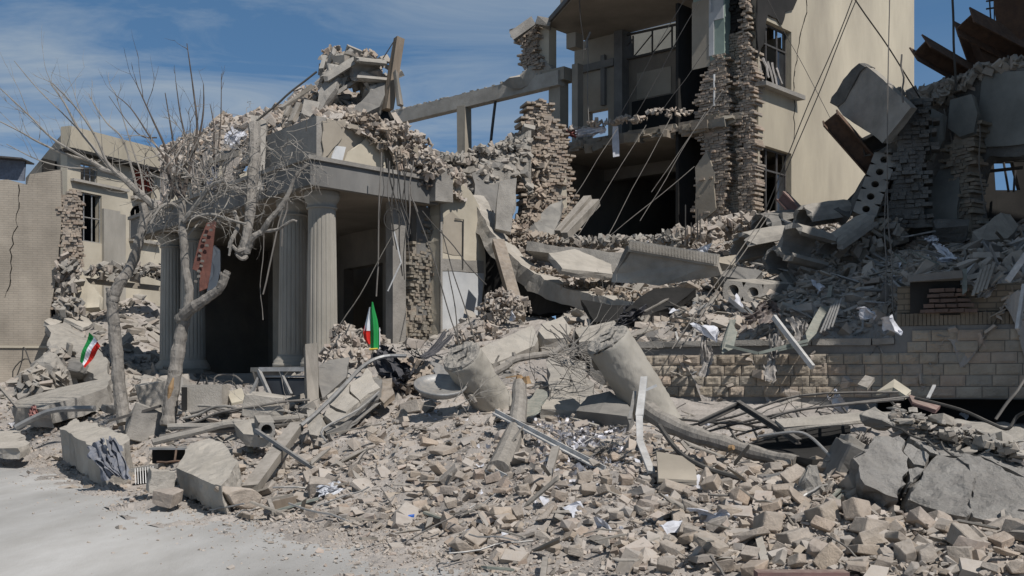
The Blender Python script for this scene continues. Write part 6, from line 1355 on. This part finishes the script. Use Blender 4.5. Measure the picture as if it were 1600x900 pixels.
# ================================================================ FLAGS
def flag(px,py,d,pole_a,pole_b,quad,order,label,fringe=False):
    e = empty('national_flag', P(*pole_b), label, 'flag'); b = MB(); b.tube([P(*pole_a),P(*pole_b)], .013, seg=6); b.build('pole', M['cable_l'], e)
    q = [P(*a) for a in quad]   # hoist-top, hoist-bottom, fly-bottom, fly-top ; stripes run hoist->fly
    n = 10
    for s in range(3):
        mb = MB()
        for i in range(n+1):
            for j in range(3):
                v = (s+j/2)/3; u = i/n; top = q[0].lerp(q[3],u); bot = q[1].lerp(q[2],u); p = top.lerp(bot,v); p = p+Vector((0,.05*math.sin(u*7+v*4)-.0,0)); mb.v.append(tuple(p))
        for i in range(n):
            for j in range(2): A = i*3+j; mb.f.append((A,A+1,A+4,A+3))
        mb.build('stripe', M[order[s]], e)
    if fringe:
        mb = MB(); mb.tube([q[3],q[2]], .012, seg=5); mb.build('fringe', M['gold'], e)
    return e
flag(0,0,0,(150,540,25.3),(170,562,25.4),[(139,519,25.3),(158,541,25.3),(134,575,25.3),(124,565,25.3)],['flag_g','flag_w','flag_r'],'small green, white and red striped flag leaning left of the left tree trunk')
# furled flag in the centre: green in front, white and red behind
e = empty('national_flag', P(582,548,22.4), 'larger furled green flag with white and red behind it, standing before the entrance', 'flag')
b = MB(); b.tube([P(582,472,22.4),P(583,560,22.4)], .012, seg=6); b.build('pole', M['cable_l'], e)
def foldpiece(name, pts, m, depth):
    mb = MB(); L2 = [P(a[0],a[1],22.3+depth) for a in pts]; R2 = [P(a[2],a[1],22.3+depth) for a in pts]; n = 5
    for a,c in zip(L2,R2):
        for j in range(n+1): p = a.lerp(c,j/n); mb.v.append(tuple(p+Vector((0,-.06*math.sin(j/n*math.pi)+.02*math.sin(j*2.4),0))))
    for i in range(len(pts)-1):
        for j in range(n): A = i*(n+1)+j; mb.f.append((A,A+1,A+n+2,A+n+1))
    return mb.build(name, M[m], e)
foldpiece('green_stripe', [(581,472,583),(579,485,586),(579,500,590),(579,520,593),(579,545,593)], 'flag_g', 0)
foldpiece('white_stripe', [(577,480,582),(571,505,580),(569,517,580)], 'flag_w', .04)
foldpiece('red_stripe', [(570,508,581),(567,520,581),(569,530,581),(575,538,581)], 'flag_r', .05)
foldpiece('white_edge', [(593,512,594),(593,545,594)], 'flag_w', .03)
b = MB(); b.tube([P(577,546,22.2),P(590,545,22.2)],.02,seg=5); b.build('fringe', M['gold'], e)

# ================================================================ CABLES
cab = [((1075,-10,33),(965,186,35.5)),((1100,-10,33),(990,186,34.8)),((1108,70,33),(1035,172,34)),((965,200,35),(875,342,33)),((1010,195,34.6),(903,368,32)),((1050,180,34.2),(948,372,31.5)),((1102,175,33),(1000,345,31)),((1085,260,32.5),(940,380,31)),((1130,140,33),(1018,300,32))]
for a,c in cab:
    b = MB(); b.tube(wig(P(*a),P(*c),8,.06,seed=hash(a)%97 if False else int(a[0])), .009, seg=5); b.build('diagonal_cable', M['cable_l'], label='thin cable strung slantwise across the open floors of the torn block', cat='cable', group='slanting cables across the open floors')
for i,(a,c,rd,m,l_) in enumerate([((1335,-10,24),(1195,330,25),.012,'cable','left one of the twin cables slanting down across the yellow wall'),((1342,-10,24),(1202,330,25),.012,'cable','right one of the twin cables slanting down across the yellow wall'),
  ((1330,-10,24.5),(1442,160,26),.016,'cable','cable slanting down right across the yellow wall to the shaded ruin'),((1200,0,33),(1300,190,32),.008,'cable','faint thin cable on the yellow wall'),
  ((1488,-10,26),(1494,142,26),.028,'cable','thick black vertical cable against the sky between wall and rusty beams'),
  ((1195,335,25),(1050,545,21),.011,'cable_l','upper of the two cables running down the slope to the wall top'),((1202,335,25),(1062,545,21),.011,'cable_l','lower of the two cables running down the slope to the wall top'),
  ((918,60,37),(920,190,36),.014,'cable_l','thin wire hanging in the top floor opening'),((905,-5,36),(912,95,36),.014,'cable','dark wire hanging from the torn roof edge'),((922,50,36),(914,78,36),.03,'cable_l','short pale rod hanging in the top floor opening'),
  ((1390,-10,22),(1386,300,22),.012,'cable_l','long vertical wire in front of the tilted slab'),((1386,300,22),(1398,520,20.5),.014,'cable_l','wire continuing down to the white papers on the wall top'),((1384,300,22),(1384,475,21),.012,'cable_l','shorter wire ending on the slope beside the papers'),
  ((733,0+130,39),(700,250,36),.001,'cable','x'),
  ((1409,85,24),(1411,160,24),.02,'cable_l','short straight rod against the right end of the yellow wall')]):
    if l_ == 'x': continue
    b = MB(); b.tube(wig(P(*a),P(*c),10,.07,seed=i), rd, seg=5); b.build('cable', M[m], label=l_, cat='cable')
b = MB(); b.tube(wig(P(1110,-10,32.8),P(1110,-10,32.8)+Vector((0,0,-.2)),3,.0), .01); 
rg = random.Random(55)
for k in range(13):
    x = 596+k*4.2; y0 = rg.uniform(235,270); y1 = rg.uniform(330,470)
    b = MB(); b.tube(wig(P(x,y0,27.6),P(x+rg.uniform(-14,26),y1,27.5),10,.16,seed=200+k), rg.choice([.009,.012,.018]), seg=5); b.build('hanging_wire', M['cable_l' if k%3==0 else 'cable'], label='thin wire hanging down over the right side of the portico', cat='wire', group='wires hanging over the portico right side')
for a,c in (((612,370,27.5),(521,525,24)),((640,300,28),(728,560,23)),((660,330,28),(760,445,26)),((700,420,28),(720,560,24)),((690,360,28.5),(745,545,24))):
    b = MB(); b.tube(wig(P(*a),P(*c),10,.1,seed=int(a[0])), .014, seg=5); b.build('slack_wire', M['cable'], label='slack wire slanting from the portico side down to the rubble', cat='wire', group='slack wires below the portico side')
b = MB(); pts = [P(614+14*math.cos(q),343+17*math.sin(q),27.5) for q in np.linspace(0,6.1,16)]; b.tube(pts,.012,seg=5,cap=False); b.build('wire_loop', M['cable'], label='loop of wire hanging at the top right of the entrance', cat='wire')
b = MB(); b.beam(P(616,362,27.4),P(627,410,27.4),.03,.03); b.beam(P(627,410,27.4),P(606,455,27.4),.03,.03); b.build('white_strip', M['white_m'], label='bent white plastic strip hanging in the entrance right opening', cat='strip')
for i,(a,c) in enumerate([((447,308,27.2),(411,460,27)),((449,310,27.2),(440,385,27.2)),((412,350,27.6),(411,500,27.3))]):
    b = MB(); b.tube(wig(P(*a),P(*c),8,.15,seed=i+3), .02 if i<2 else .01, seg=5); b.build('hanging_wire', M['cable_l'], label=['long pale wire curling down inside the portico left of the columns','short pale wire beside the curling long one','very thin wire hanging left of the column pair'][i], cat='wire')
for i,(x,y,d_,h) in enumerate([(1071,370,28.5,50),(1090,372,28.5,46),(1094,374,28.4,40),(1080,368,28.8,20)]):
    b = MB(); b.tube([P(x,y,d_),P(x,y-h,d_)], .016, seg=5); b.build('rebar_stub', M['cable'], label='upright rebar stub below the torn brick jamb', cat='rebar', group='upright rebar stubs below the torn jamb')
for k in range(9):
    b = MB(); x = 820+k*8; b.tube(wig(P(895+rg.uniform(-18,30),560+rg.uniform(-15,0),20),P(880+rg.uniform(-40,30),520+rg.uniform(-15,10),21.5),5,.08,seed=k), .011, seg=5); b.build('thin_rebar', M['cable_l'], label='thin rod standing in the gap between the tilted beam pieces', cat='rod', group='thin rods between the tilted beam pieces')

# ================================================================ PAPERS + FOIL
def gd(px,py,patch=front):
    a,c_ = patch.rng(px)
    for k in range(240):
        dd_ = a*(c_/a)**(k/239)
        if HZ-(patch.H(px,dd_)-CZ)/dd_*F <= py: return dd_
    return c_

rg = random.Random(91)
def paper(px,py,d,s,m,label,group=None,seed=0):
    r2 = random.Random(seed); n = 6; mb = MB(); a = r2.uniform(0,3.1)
    u = Vector((math.cos(a),math.sin(a),r2.uniform(-.2,.3))); v = Vector((-math.sin(a)*.5,math.cos(a)*.5,r2.uniform(.5,.9))); c = P(px,py,d)
    for i in range(n+1):
        for j in range(n+1):
            p = c+u*s*(i/n-.5)+v*s*.8*(j/n-.5); q = noise.noise_vector(p*9/ max(s,.15)*.2+Vector((seed,0,0)))*s*.5+noise.noise_vector(p*22+Vector((seed,0,0)))*s*.14; mb.v.append(tuple(p+q))
    for i in range(n):
        for j in range(n): A = i*(n+1)+j; mb.f.append((A,A+n+1,A+n+2,A+1))
    o = mb.build('paper_sheet', M[m], label=label, cat='paper', group=group); return o
named = [(1112,806,11,.30,'largest crumpled white paper, low in the right-centre foreground'),(1050,826,10.7,.16,'white paper ball left of the largest crumpled one'),(950,826,10.9,.26,'grey-white folded paper at bottom centre'),(897,798,11.5,.24,'white scrap pile under the lower white profile'),
 (1102,515,21,.5,'white paper on the wall top beside the grey hanging rag'),(1392,510,19.3,.34,'white paper hanging at the end of the long vertical wire'),(1356,490,20.2,.3,'white and blue paper ball on the slope left of the long wire'),(1278,445,23,.35,'white scrap on the sunny slope below the vault pieces'),
 (1095,757,12,.24,'white paper with a blue edge above the largest crumpled paper'),(848,785,12.4,.2,'pale scrap at the foot of the grey plank'),(800,495,26,.3,'white scrap under the brown leaning timber'),(20,664,26.5,.28,'white card at the far-left road edge'),(706,862,11.4,.12,'tiny pale scrap by the road at bottom centre'),
 (1160,475,23.4,.35,'white paper above the mauve rags'),(1000,388,30.5,.5,'white scraps on the ground-floor slab edge'),(1098,393,25.2,.35,'white paper on top of the ribbed panel'),(1405,413,24,.2,'small bluish paper in the shade beside the vertical wires'),(1310,628,15.4,.4,'blue-white paper under the rebar mat'),(1052,487,23,.2,'purple-white scrap on the slope above the wall'),(1508,652,13.2,.14,'small white card on the second grey slab'),(1222,592,14.8,.0,'')]
for i,(x,y,d,s,l_) in enumerate(named):
    if s:
        if y > 640: d = gd(x,y)-.22
        paper(x,y,d,s,'paper',l_,seed=i)
for i in range(70):
    px = rg.uniform(640,1200); s = rg.uniform(.04,.10); d = rg.uniform(11,19)
    x,y_,z = front.pt(px,d); v = (HZ-(z-CZ)/d*F)
    o = paper(px, v-2, d-.05, s, 'paper', 'tiny white paper scrap scattered over the rubble heap', 'tiny white scraps on the rubble heap', seed=300+i)
for i in range(46):
    px = rg.uniform(1000,1590); a,c = hill.rng(px); d = rg.uniform(a+.2,c-3)
    x,y_,z = hill.pt(px,d); v = (HZ-(z-CZ)/d*F)
    paper(px, v-3, d-.15, rg.uniform(.08,.2), 'paper', 'small white paper scrap scattered over the upper slope', 'small white scraps on the upper slope', seed=400+i)
mb = MB(); rs = np.random.RandomState(8)
for k in range(900):
    x = rs.normal(905,42); y = rs.normal(690,28)
    if not (835<x<1000 and 635<y<790): continue
    d = gd(x,y)-.12-abs(rs.normal(0,.1)); c = P(x,y,d); a = rs.normal(size=3); a /= np.linalg.norm(a); e2 = np.cross(a, rs.normal(size=3)); e2 /= np.linalg.norm(e2); s = rs.uniform(.02,.06)
    a = Vector(a)*s; e2 = Vector(e2)*s*rs.uniform(.2,.6); mb.add([c-a-e2,c+a-e2,c+a+e2,c-a+e2*.4,],[(0,1,2,3)])
mb.build('foil_scraps', M['foil'], kind='stuff', label='heap of shiny silver foil and metal shavings in the centre foreground', cat='foil')

# ================================================================ RUBBLE SCATTER
rs = np.random.RandomState(1234)
def pyof(z,d): return HZ-(z-CZ)/d*F
def bulk(name, patch, n, x0, x1, smed, ssig, smin, smax, m, label, lo=0, hi=1, power=1, tilt=.45, var=None, lift=.25, mask=None, jit=0):
    mb = MB(); pts = []; sz = []
    for px,d,t in patch.sample(n, rs, x0, x1, lo, hi, power):
        if mask and not mask(px,d,t): continue
        x,y,z = patch.pt(px,d); s = float(np.clip(np.exp(rs.normal(math.log(smed),ssig)), smin, smax))
        pts.append((x,y,z+s*rs.uniform(-.5 if px<980 and patch is front else -.32, lift))); sz.append(s)
    scatter(mb, pts, sz, rs, tilt, var)
    return mb.build(name, M[m], kind='stuff', label=label, cat='rubble')
def edge_mask(px,d,t):       # thin out towards the road
    a,_ = front.rng(px); d0 = a/.84; e = (d-d0*.985)/(d0*.05); return rs.uniform() < np.clip(e, .02, 1)
def fmask(px,d,t):
    if not edge_mask(px,d,t): return False
    if 300<px<640 and d>28.5: return False
    if 930<px<1300 and d<9.9: return rs.uniform()<.22
    return True
def facing(px,d,t): return True
bulk('brick_rubble', front, 10500, -60, 2100, .115, .42, .04, .30, 'rubble', 'heap of broken tan stone, brick and plaster lumps over the foreground', 0, .62, .8, mask=fmask, var=SMALL)
bulk('brick_rubble', front, 4200, -60, 2100, .11, .35, .04, .26, 'brickfrag', 'broken brick pieces mixed through the foreground heap', 0, .7, .8, mask=fmask, var=BRICKS+SMALL[:6])
bulk('grey_rubble', front, 3400, -60, 1000, .20, .45, .06, .6, 'rubble_grey', 'grey broken concrete behind the trees and before the portico', .35, 1, 1, mask=lambda px,d,t: not(300<px<620 and d>28) and d>20)
bulk('grey_rubble', front, 1500, 90, 300, .34, .4, .12, .8, 'rubble_grey', 'grey broken slabs filling the far-left gap behind the tree', .55, 1, 1)
bulk('fine_debris', front, 34000, -60, 1680, .03, .45, .010, .08, 'rubble', 'fine gravel and crumbs between the lumps', 0, .5, 1, mask=lambda px,d,t: rs.uniform()<np.clip((d-front.rng(px)[0]*1.12)/1.0,.06,1), var=LUMPS, lift=.5)
bulk('slope_rubble', back, 1300, 735, 910, .17, .4, .05, .45, 'rubble', 'broken stones behind the sagging slab', .05, 1, 1, tilt=.55)
bulk('slope_rubble', hill, 6500, 885, 1740, .17, .45, .05, .55, 'rubble', 'broken stones and plaster covering the upper slope', 0, .95, 1, tilt=.55)
bulk('slope_rubble', hill, 2600, 885, 1740, .26, .4, .08, .6, 'rubble_grey', 'larger grey shards over the upper slope', .05, 1, 1, tilt=.55, var=[SMALL[i] for i in range(2,22,3)])
bulk('slope_bricks', hill, 2600, 885, 1740, .16, .3, .08, .3, 'brickfrag', 'broken bricks strewn over the upper slope', 0, 1, 1, tilt=.6, var=BRICKS)
bulk('slope_debris', hill, 5200, 885, 1700, .05, .35, .02, .09, 'rubble', 'small crumbs over the upper slope', 0, .7, 1, var=LUMPS, lift=.5)
bulk('roof_rubble', roofp, 1500, 250, 725, .19, .45, .06, .5, 'rubble', 'broken stones heaped on the portico roof', 0, 1, 1, tilt=.7)
bulk('roof_rubble', roofp, 1500, 250, 725, .17, .3, .08, .32, 'brickfrag', 'broken bricks heaped on the portico roof', 0, 1, 1, tilt=.7, var=BRICKS)
bulk('crest_rubble', ridge, 420, 690, 830, .2, .4, .08, .5, 'rubble_grey', 'grey lumps along the top of the leaning wall', 0, 1, 1, tilt=.7)
# rubble spilled down the right face of the parapet
clump('spilled_rubble', [(655,235,29.3,.35,.35,.35),(668,262,29.4,.4,.3,.3),(690,270,30,.4,.3,.25),(640,215,29.3,.35,.3,.2),(712,280,30.6,.3,.3,.2),(622,205,29,.35,.3,.2),(600,200,28.8,.3,.3,.15)], 520, .06, .24, 'rubble', 'pale rubble spilled down the right end of the portico parapet', 'rubble', 15)
clump('spilled_rubble', [(575,192,28.6,.35,.3,.2),(600,215,28.5,.25,.15,.3),(560,185,28.6,.4,.3,.15),(625,250,28.8,.2,.15,.3)], 260, .07, .2, 'brickfrag', 'broken brick core exposed on the parapet', 'rubble', 16)
clump('ledge_rubble', [(900,380,32,1.0,.3,.12),(960,378,31,1.0,.3,.12),(1020,376,30.4,.9,.3,.15),(1060,372,30,.5,.3,.25)], 420, .08, .3, 'rubble_grey', 'rubble along the ground-floor edge of the torn block', 'rubble', 17)
clump('ledge_rubble', [(900,203,36.8,.5,.2,.08),(945,192,36.2,.6,.2,.08),(985,186,35.6,.5,.2,.08),(1050,175,34.6,.8,.3,.10)], 260, .06, .22, 'rubble', 'crumbs along the exposed middle floor edge', 'rubble', 18)
clump('jamb_rubble', [(1130,355,30,.7,.4,.25),(1160,350,30,.6,.4,.25),(1195,345,29.5,.5,.4,.2),(1100,365,29.5,.5,.4,.2)], 380, .08, .3, 'rubble', 'rubble at the foot of the torn brick jamb', 'rubble', 19)
clump('stump_core', [(835,200,35,.3,.3,.5),(842,260,35,.35,.3,.7),(838,310,35,.35,.3,.6)], 420, .12, .34, 'brickfrag', 'crumbling brick and mortar core of the brown brick stump', 'rubble', 31)
clump('stump_rubble', [(830,350,33.6,.5,.4,.3),(810,370,32,.6,.4,.3),(840,375,31.6,.6,.4,.2),(790,355,32.4,.3,.3,.3)], 360, .08, .26, 'brickfrag', 'brick rubble at the foot of the brick stump', 'rubble', 20)
clump('stump_rubble', [(720,250,33.5,.4,.3,.15),(760,240,33.8,.5,.3,.15),(795,232,34,.4,.3,.15)], 240, .1, .34, 'rubble_grey', 'jagged grey lumps on the wall crest between portico and stump', 'rubble', 22)
clump('pier_rubble', [(785,465,27,.4,.3,.2),(800,480,26.5,.5,.3,.25),(770,490,27,.4,.3,.3),(760,520,25.5,.5,.3,.3),(735,530,25.4,.4,.3,.2)], 420, .06, .22, 'rubble', 'tan brick rubble piled beside the tiled pier', 'rubble', 23)
clump('sag_rubble', [(790,380,31.4,.4,.3,.10),(850,424,29.8,.5,.3,.08),(905,446,28.2,.5,.3,.08),(757,336,32,.3,.3,.12),(950,455,27.2,.5,.3,.10),(985,462,26.4,.3,.3,.10)], 330, .06, .2, 'brickfrag', 'brick rubble resting on the sagging slab', 'rubble', 24)
clump('entrance_rubble', [(545,545,25.5,.5,.4,.3),(530,560,25,.5,.4,.2),(570,530,26,.4,.3,.2),(560,560,24,.6,.4,.2),(540,522,27,.3,.3,.25)], 460, .08, .26, 'rubble', 'rubble mound before the entrance beside the furled flag', 'rubble', 25)
clump('brick_pile', [(645,575,21.5,.4,.4,.15),(660,590,20.6,.4,.4,.15),(640,600,20.5,.5,.4,.12)], 160, .12, .26, 'brickfrag', 'broken reddish bricks behind the round metal dish', 'rubble', 26, variants=BRICKS)
clump('annex_crest', [(1460,148,27,.4,.3,.15),(1500,132,26.8,.4,.3,.15),(1545,112,26.4,.5,.3,.15),(1590,104,26,.5,.3,.12)], 260, .1, .4, 'rubble_grey', 'jagged broken concrete along the top edge of the shaded right ruin', 'rubble', 57)
clump('annex_rubble', [(1395,150,27.2,.2,.2,.1),(1455,150,27.2,.5,.3,.1),(1500,135,27.2,.4,.3,.12),(1420,240,26.6,.3,.2,.7),(1400,300,26.6,.35,.2,.6),(1340,385,25.5,.6,.4,.2),(1510,290,27,.1,.1,.7),(1380,360,26,.5,.3,.3)], 520, .1, .42, 'rubble_grey', 'dark broken masonry across the shaded right ruin', 'rubble', 27)
clump('farleft_rubble', [(105,430,39,.4,.3,.6),(110,480,38.6,.4,.3,.4),(75,590,31,.6,.4,.3),(95,560,33,.5,.4,.4),(50,600,30,.5,.4,.3),(180,425,44,1.2,.5,.3),(215,420,45,1,.5,.2)], 460, .12, .5, 'rubble_grey', 'grey debris around the ragged end of the tan wall', 'rubble', 28)
rgx = random.Random(33)
# individual blocks: about 290 of the largest loose stones, copies of detailed variants
DET = []
dims = [(.36,.22,.13),(.30,.24,.16),(.26,.26,.10),(.34,.17,.15),(.30,.22,.20),(.22,.2,.09),(.36,.28,.09),(.28,.13,.10),(.30,.26,.18),(.24,.2,.15)]
for i in range(20):
    vs, fs = hull_variant(900+i, dims[i%10], npt=12, bev=.045, sub=1, amp=.035, boxy=.85)
    me = bpy.data.meshes.new('loose_stone'); me.from_pydata(vs.tolist(), [], fs); me.materials.append(M['block']); DET.append(me)
base_objs = [bpy.data.objects.new('loose_stone', m_) for m_ in DET]
rs2 = np.random.RandomState(77); placed = []
zones = [(110,1030,1600,8.75,10.6,'squared tan stone or brick block in the tumbled pile at the lower right','tumbled blocks at the lower right',(.55,1.1)),
         (60,1030,1340,10.6,13.2,'tan stone block in the heap between the paper scraps and the fallen trunk','blocks below the fallen trunk',(.5,1.0)),
         (70,650,1030,10.6,14.5,'tan stone block in the heap around the white aluminium profiles','blocks around the white profiles',(.4,.85)),
         (45,330,700,14,19,'dusty pale block in the left-centre heap below the cracked tilted panel','blocks in the left-centre heap',(.45,1.0))]
uid = 0
for n,x0,x1,d0_,d1_,lab,grp,sc in zones:
    k = 0; tries = 0
    while k < n and tries < 6000:
        tries += 1; px = rs2.uniform(x0,x1); d = rs2.uniform(d0_,d1_)
        a,_ = front.rng(px)
        if d < a*1.2: continue
        if px>1340 and d>10.35: continue
        if 1190<px<1325 and d<9.5: continue
        if 940<px<1290 and d<9.95 and rs2.uniform()<.85: continue
        x,y,z = front.pt(px,d); s = rs2.uniform(*sc)
        if any((x-q[0])**2+(y-q[1])**2 < (.15*(s+q[2]))**2 for q in placed): continue
        placed.append((x,y,s)); src = base_objs[uid%20]
        o = src if uid < 20 else src.copy(); uid += 1; COL.objects.link(o)
        o.location = (x,y,z+.05*s+rs2.uniform(0,.06)); o.scale = (s,s,s*rs2.uniform(.9,1.2)); o.rotation_euler = (rs2.normal(0,.38), rs2.normal(0,.38), rs2.uniform(0,6.28))
        tag(o, lab, 'stone block', grp); k += 1

# loose sticks, laths and rods strewn over the heaps
rs3 = np.random.RandomState(5); rg = random.Random(66)
for i in range(95):
    hillp = i >= 50; pt_ = hill if hillp else front
    px = rs3.uniform(1000,1560) if hillp else rs3.uniform(330,1330); a_,c_ = pt_.rng(px); d = rs3.uniform(a_+.3,c_-6) if hillp else rs3.uniform(a_+1,min(c_,19))
    x,y,z = pt_.pt(px,d); an = rs3.uniform(0,3.14); L_ = rs3.uniform(.3,1.1); v = Vector((math.cos(an),math.sin(an)*.6,rs3.uniform(-.15,.45)))*L_/2; c0 = Vector((x,y,z+.10+.1*hillp))
    b = MB(); thin = i%3 != 0
    if thin: b.tube(wig(c0-v,c0+v,6,.06,seed=i),rs3.uniform(.007,.014),seg=5)
    else: b.beam(c0-v,c0+v,rs3.uniform(.04,.10),.022,jit=.004)
    where = 'upper slope' if hillp else 'foreground heap'
    b.build('bent_rod' if thin else 'lath', M[['cable','cable_l','grey_m'][i%3] if thin else rg.choice(['wood_grey','wood_grey','concrete_l','green_m'])], label=('thin bent rod or wire poking out of the ' if thin else 'short dusty lath lying on the ')+where, cat='rod' if thin else 'lath', group=('bent rods in the ' if thin else 'laths on the ')+where)

# grit and crumbs thinning out over the road
mb = MB(); pts = []; sz = []; rs4 = np.random.RandomState(11)
for i in range(3800):
    px = rs4.uniform(-60,1000); a,_ = front.rng(px); d0 = a/.84; d = d0*(1.03-rs4.exponential(.09))
    if d < 8.5: continue
    x = (px-800)/F*d; z = max(.0, front.pt(px,d)[2] if d > a else .0); s = float(np.clip(np.exp(rs4.normal(math.log(.022),.55)), .008, .11)); pts.append((x,d,z+s*.15)); sz.append(s)
scatter(mb, pts, sz, rs4, .5, SMALL+LUMPS); mb.build('road_grit', M['rubble'], kind='stuff', label='grit and crumbs thinning out from the rubble over the road', cat='gravel')
# knots of thin tangled wire in the heaps
for i,(x,y,n_,l_) in enumerate([(560,735,7,'knot of thin wire in the left-centre heap'),(1060,690,10,'tangle of wire beside the bent white strip'),(1345,690,14,'tangle of thin rods at the left tip of the huge cracked slab'),(1220,700,8,'wire knot under the bent grey pipe'),(940,715,9,'wire looping over the shiny foil scraps'),(310,660,10,'wire tangle in front of the right tree trunk')]):
    b = MB(); dd = gd(x,y)-.25
    for k in range(n_):
        c0 = P(x+rg.uniform(-18,18),y+rg.uniform(-12,12),dd); c1 = P(x+rg.uniform(-45,45),y+rg.uniform(-30,25),dd+rg.uniform(-.3,.4)); b.tube(wig(c0,c1,12,.28,seed=900+i*20+k), rg.uniform(.006,.011), seg=5)
    b.build('wire_tangle', M['cable' if i%2 else 'cable_l'], label=l_, cat='wire')

big = [(1182,778,(.30,.24,.2),'squared tan stone right of the black hose end'),(1012,796,(.34,.22,.2),'large flat-topped tan block left of the largest crumpled paper'),(1060,770,(.4,.2,.2),'broad tan block below the smooth tile slab'),(1242,842,(.26,.2,.16),'blocky stone beside the pale wire at the lower right'),(1392,828,(.30,.2,.22),'upright tan stone touching the dark twisted wire'),(1465,822,(.34,.26,.22),'angular tan stone under the shaded edge of the huge slab'),(1505,872,(.36,.2,.2),'large pale stone near the bottom edge at right'),(1575,838,(.36,.3,.18),'pale stone beside the bluish grey slab end'),(1440,868,(.3,.16,.16),'long stone lying level near the bottom edge'),(1120,846,(.28,.2,.14),'flat stone below the largest crumpled paper'),(1315,800,(.3,.22,.2),'brown stone in the shade right of the green-grey strips'),(1352,848,(.3,.24,.2),'reddish tan stone left of the dark twisted wire'),(715,828,(.24,.16,.12),'squared stone right of the bright blue scrap'),(640,640,(.5,.3,.25),'long grey boulder left of the round metal dish'),(470,780,(.26,.2,.14),'dusty stone beside the open drawer'),(760,830,(.22,.16,.1),'flat stone below the shorter white profile')]
for i,(x,y,dm,l_) in enumerate(big):
    rock('rubble_block', x, y, gd(x,y)-.12, dm, (rg.uniform(-25,25),rg.uniform(-25,25),rg.uniform(0,180)), 'block', l_, 'rubble block', seed=500+i, amp=.07)

SPL = [hull_variant(700+i, (1,.10+.05*(i%3),.05), npt=9, bev=0, boxy=1) for i in range(8)]
bulk('splinters', front, 900, 250, 2000, .26, .4, .1, .6, 'wood_grey', 'dusty splinters and broken laths mixed into the foreground heap', .02, .8, 1, mask=fmask, var=SPL, tilt=.35, lift=.6)
bulk('splinters', hill, 800, 900, 1700, .38, .4, .12, .8, 'wood_grey', 'dusty splinters and laths over the upper slope', 0, .9, 1, var=SPL, tilt=.45, lift=.5)
bulk('twisted_scrap', hill, 260, 1050, 1650, .4, .4, .15, .8, 'grey_m', 'twisted strips of metal over the upper slope', 0, .5, 1, var=SPL, tilt=.7, lift=.6)
bulk('crumbs', front, 5200, 980, 2000, .055, .35, .03, .11, 'rubble', 'small broken pieces packed between the blocks at the lower right', .0, .45, 1, mask=fmask, var=SMALL, lift=.8)
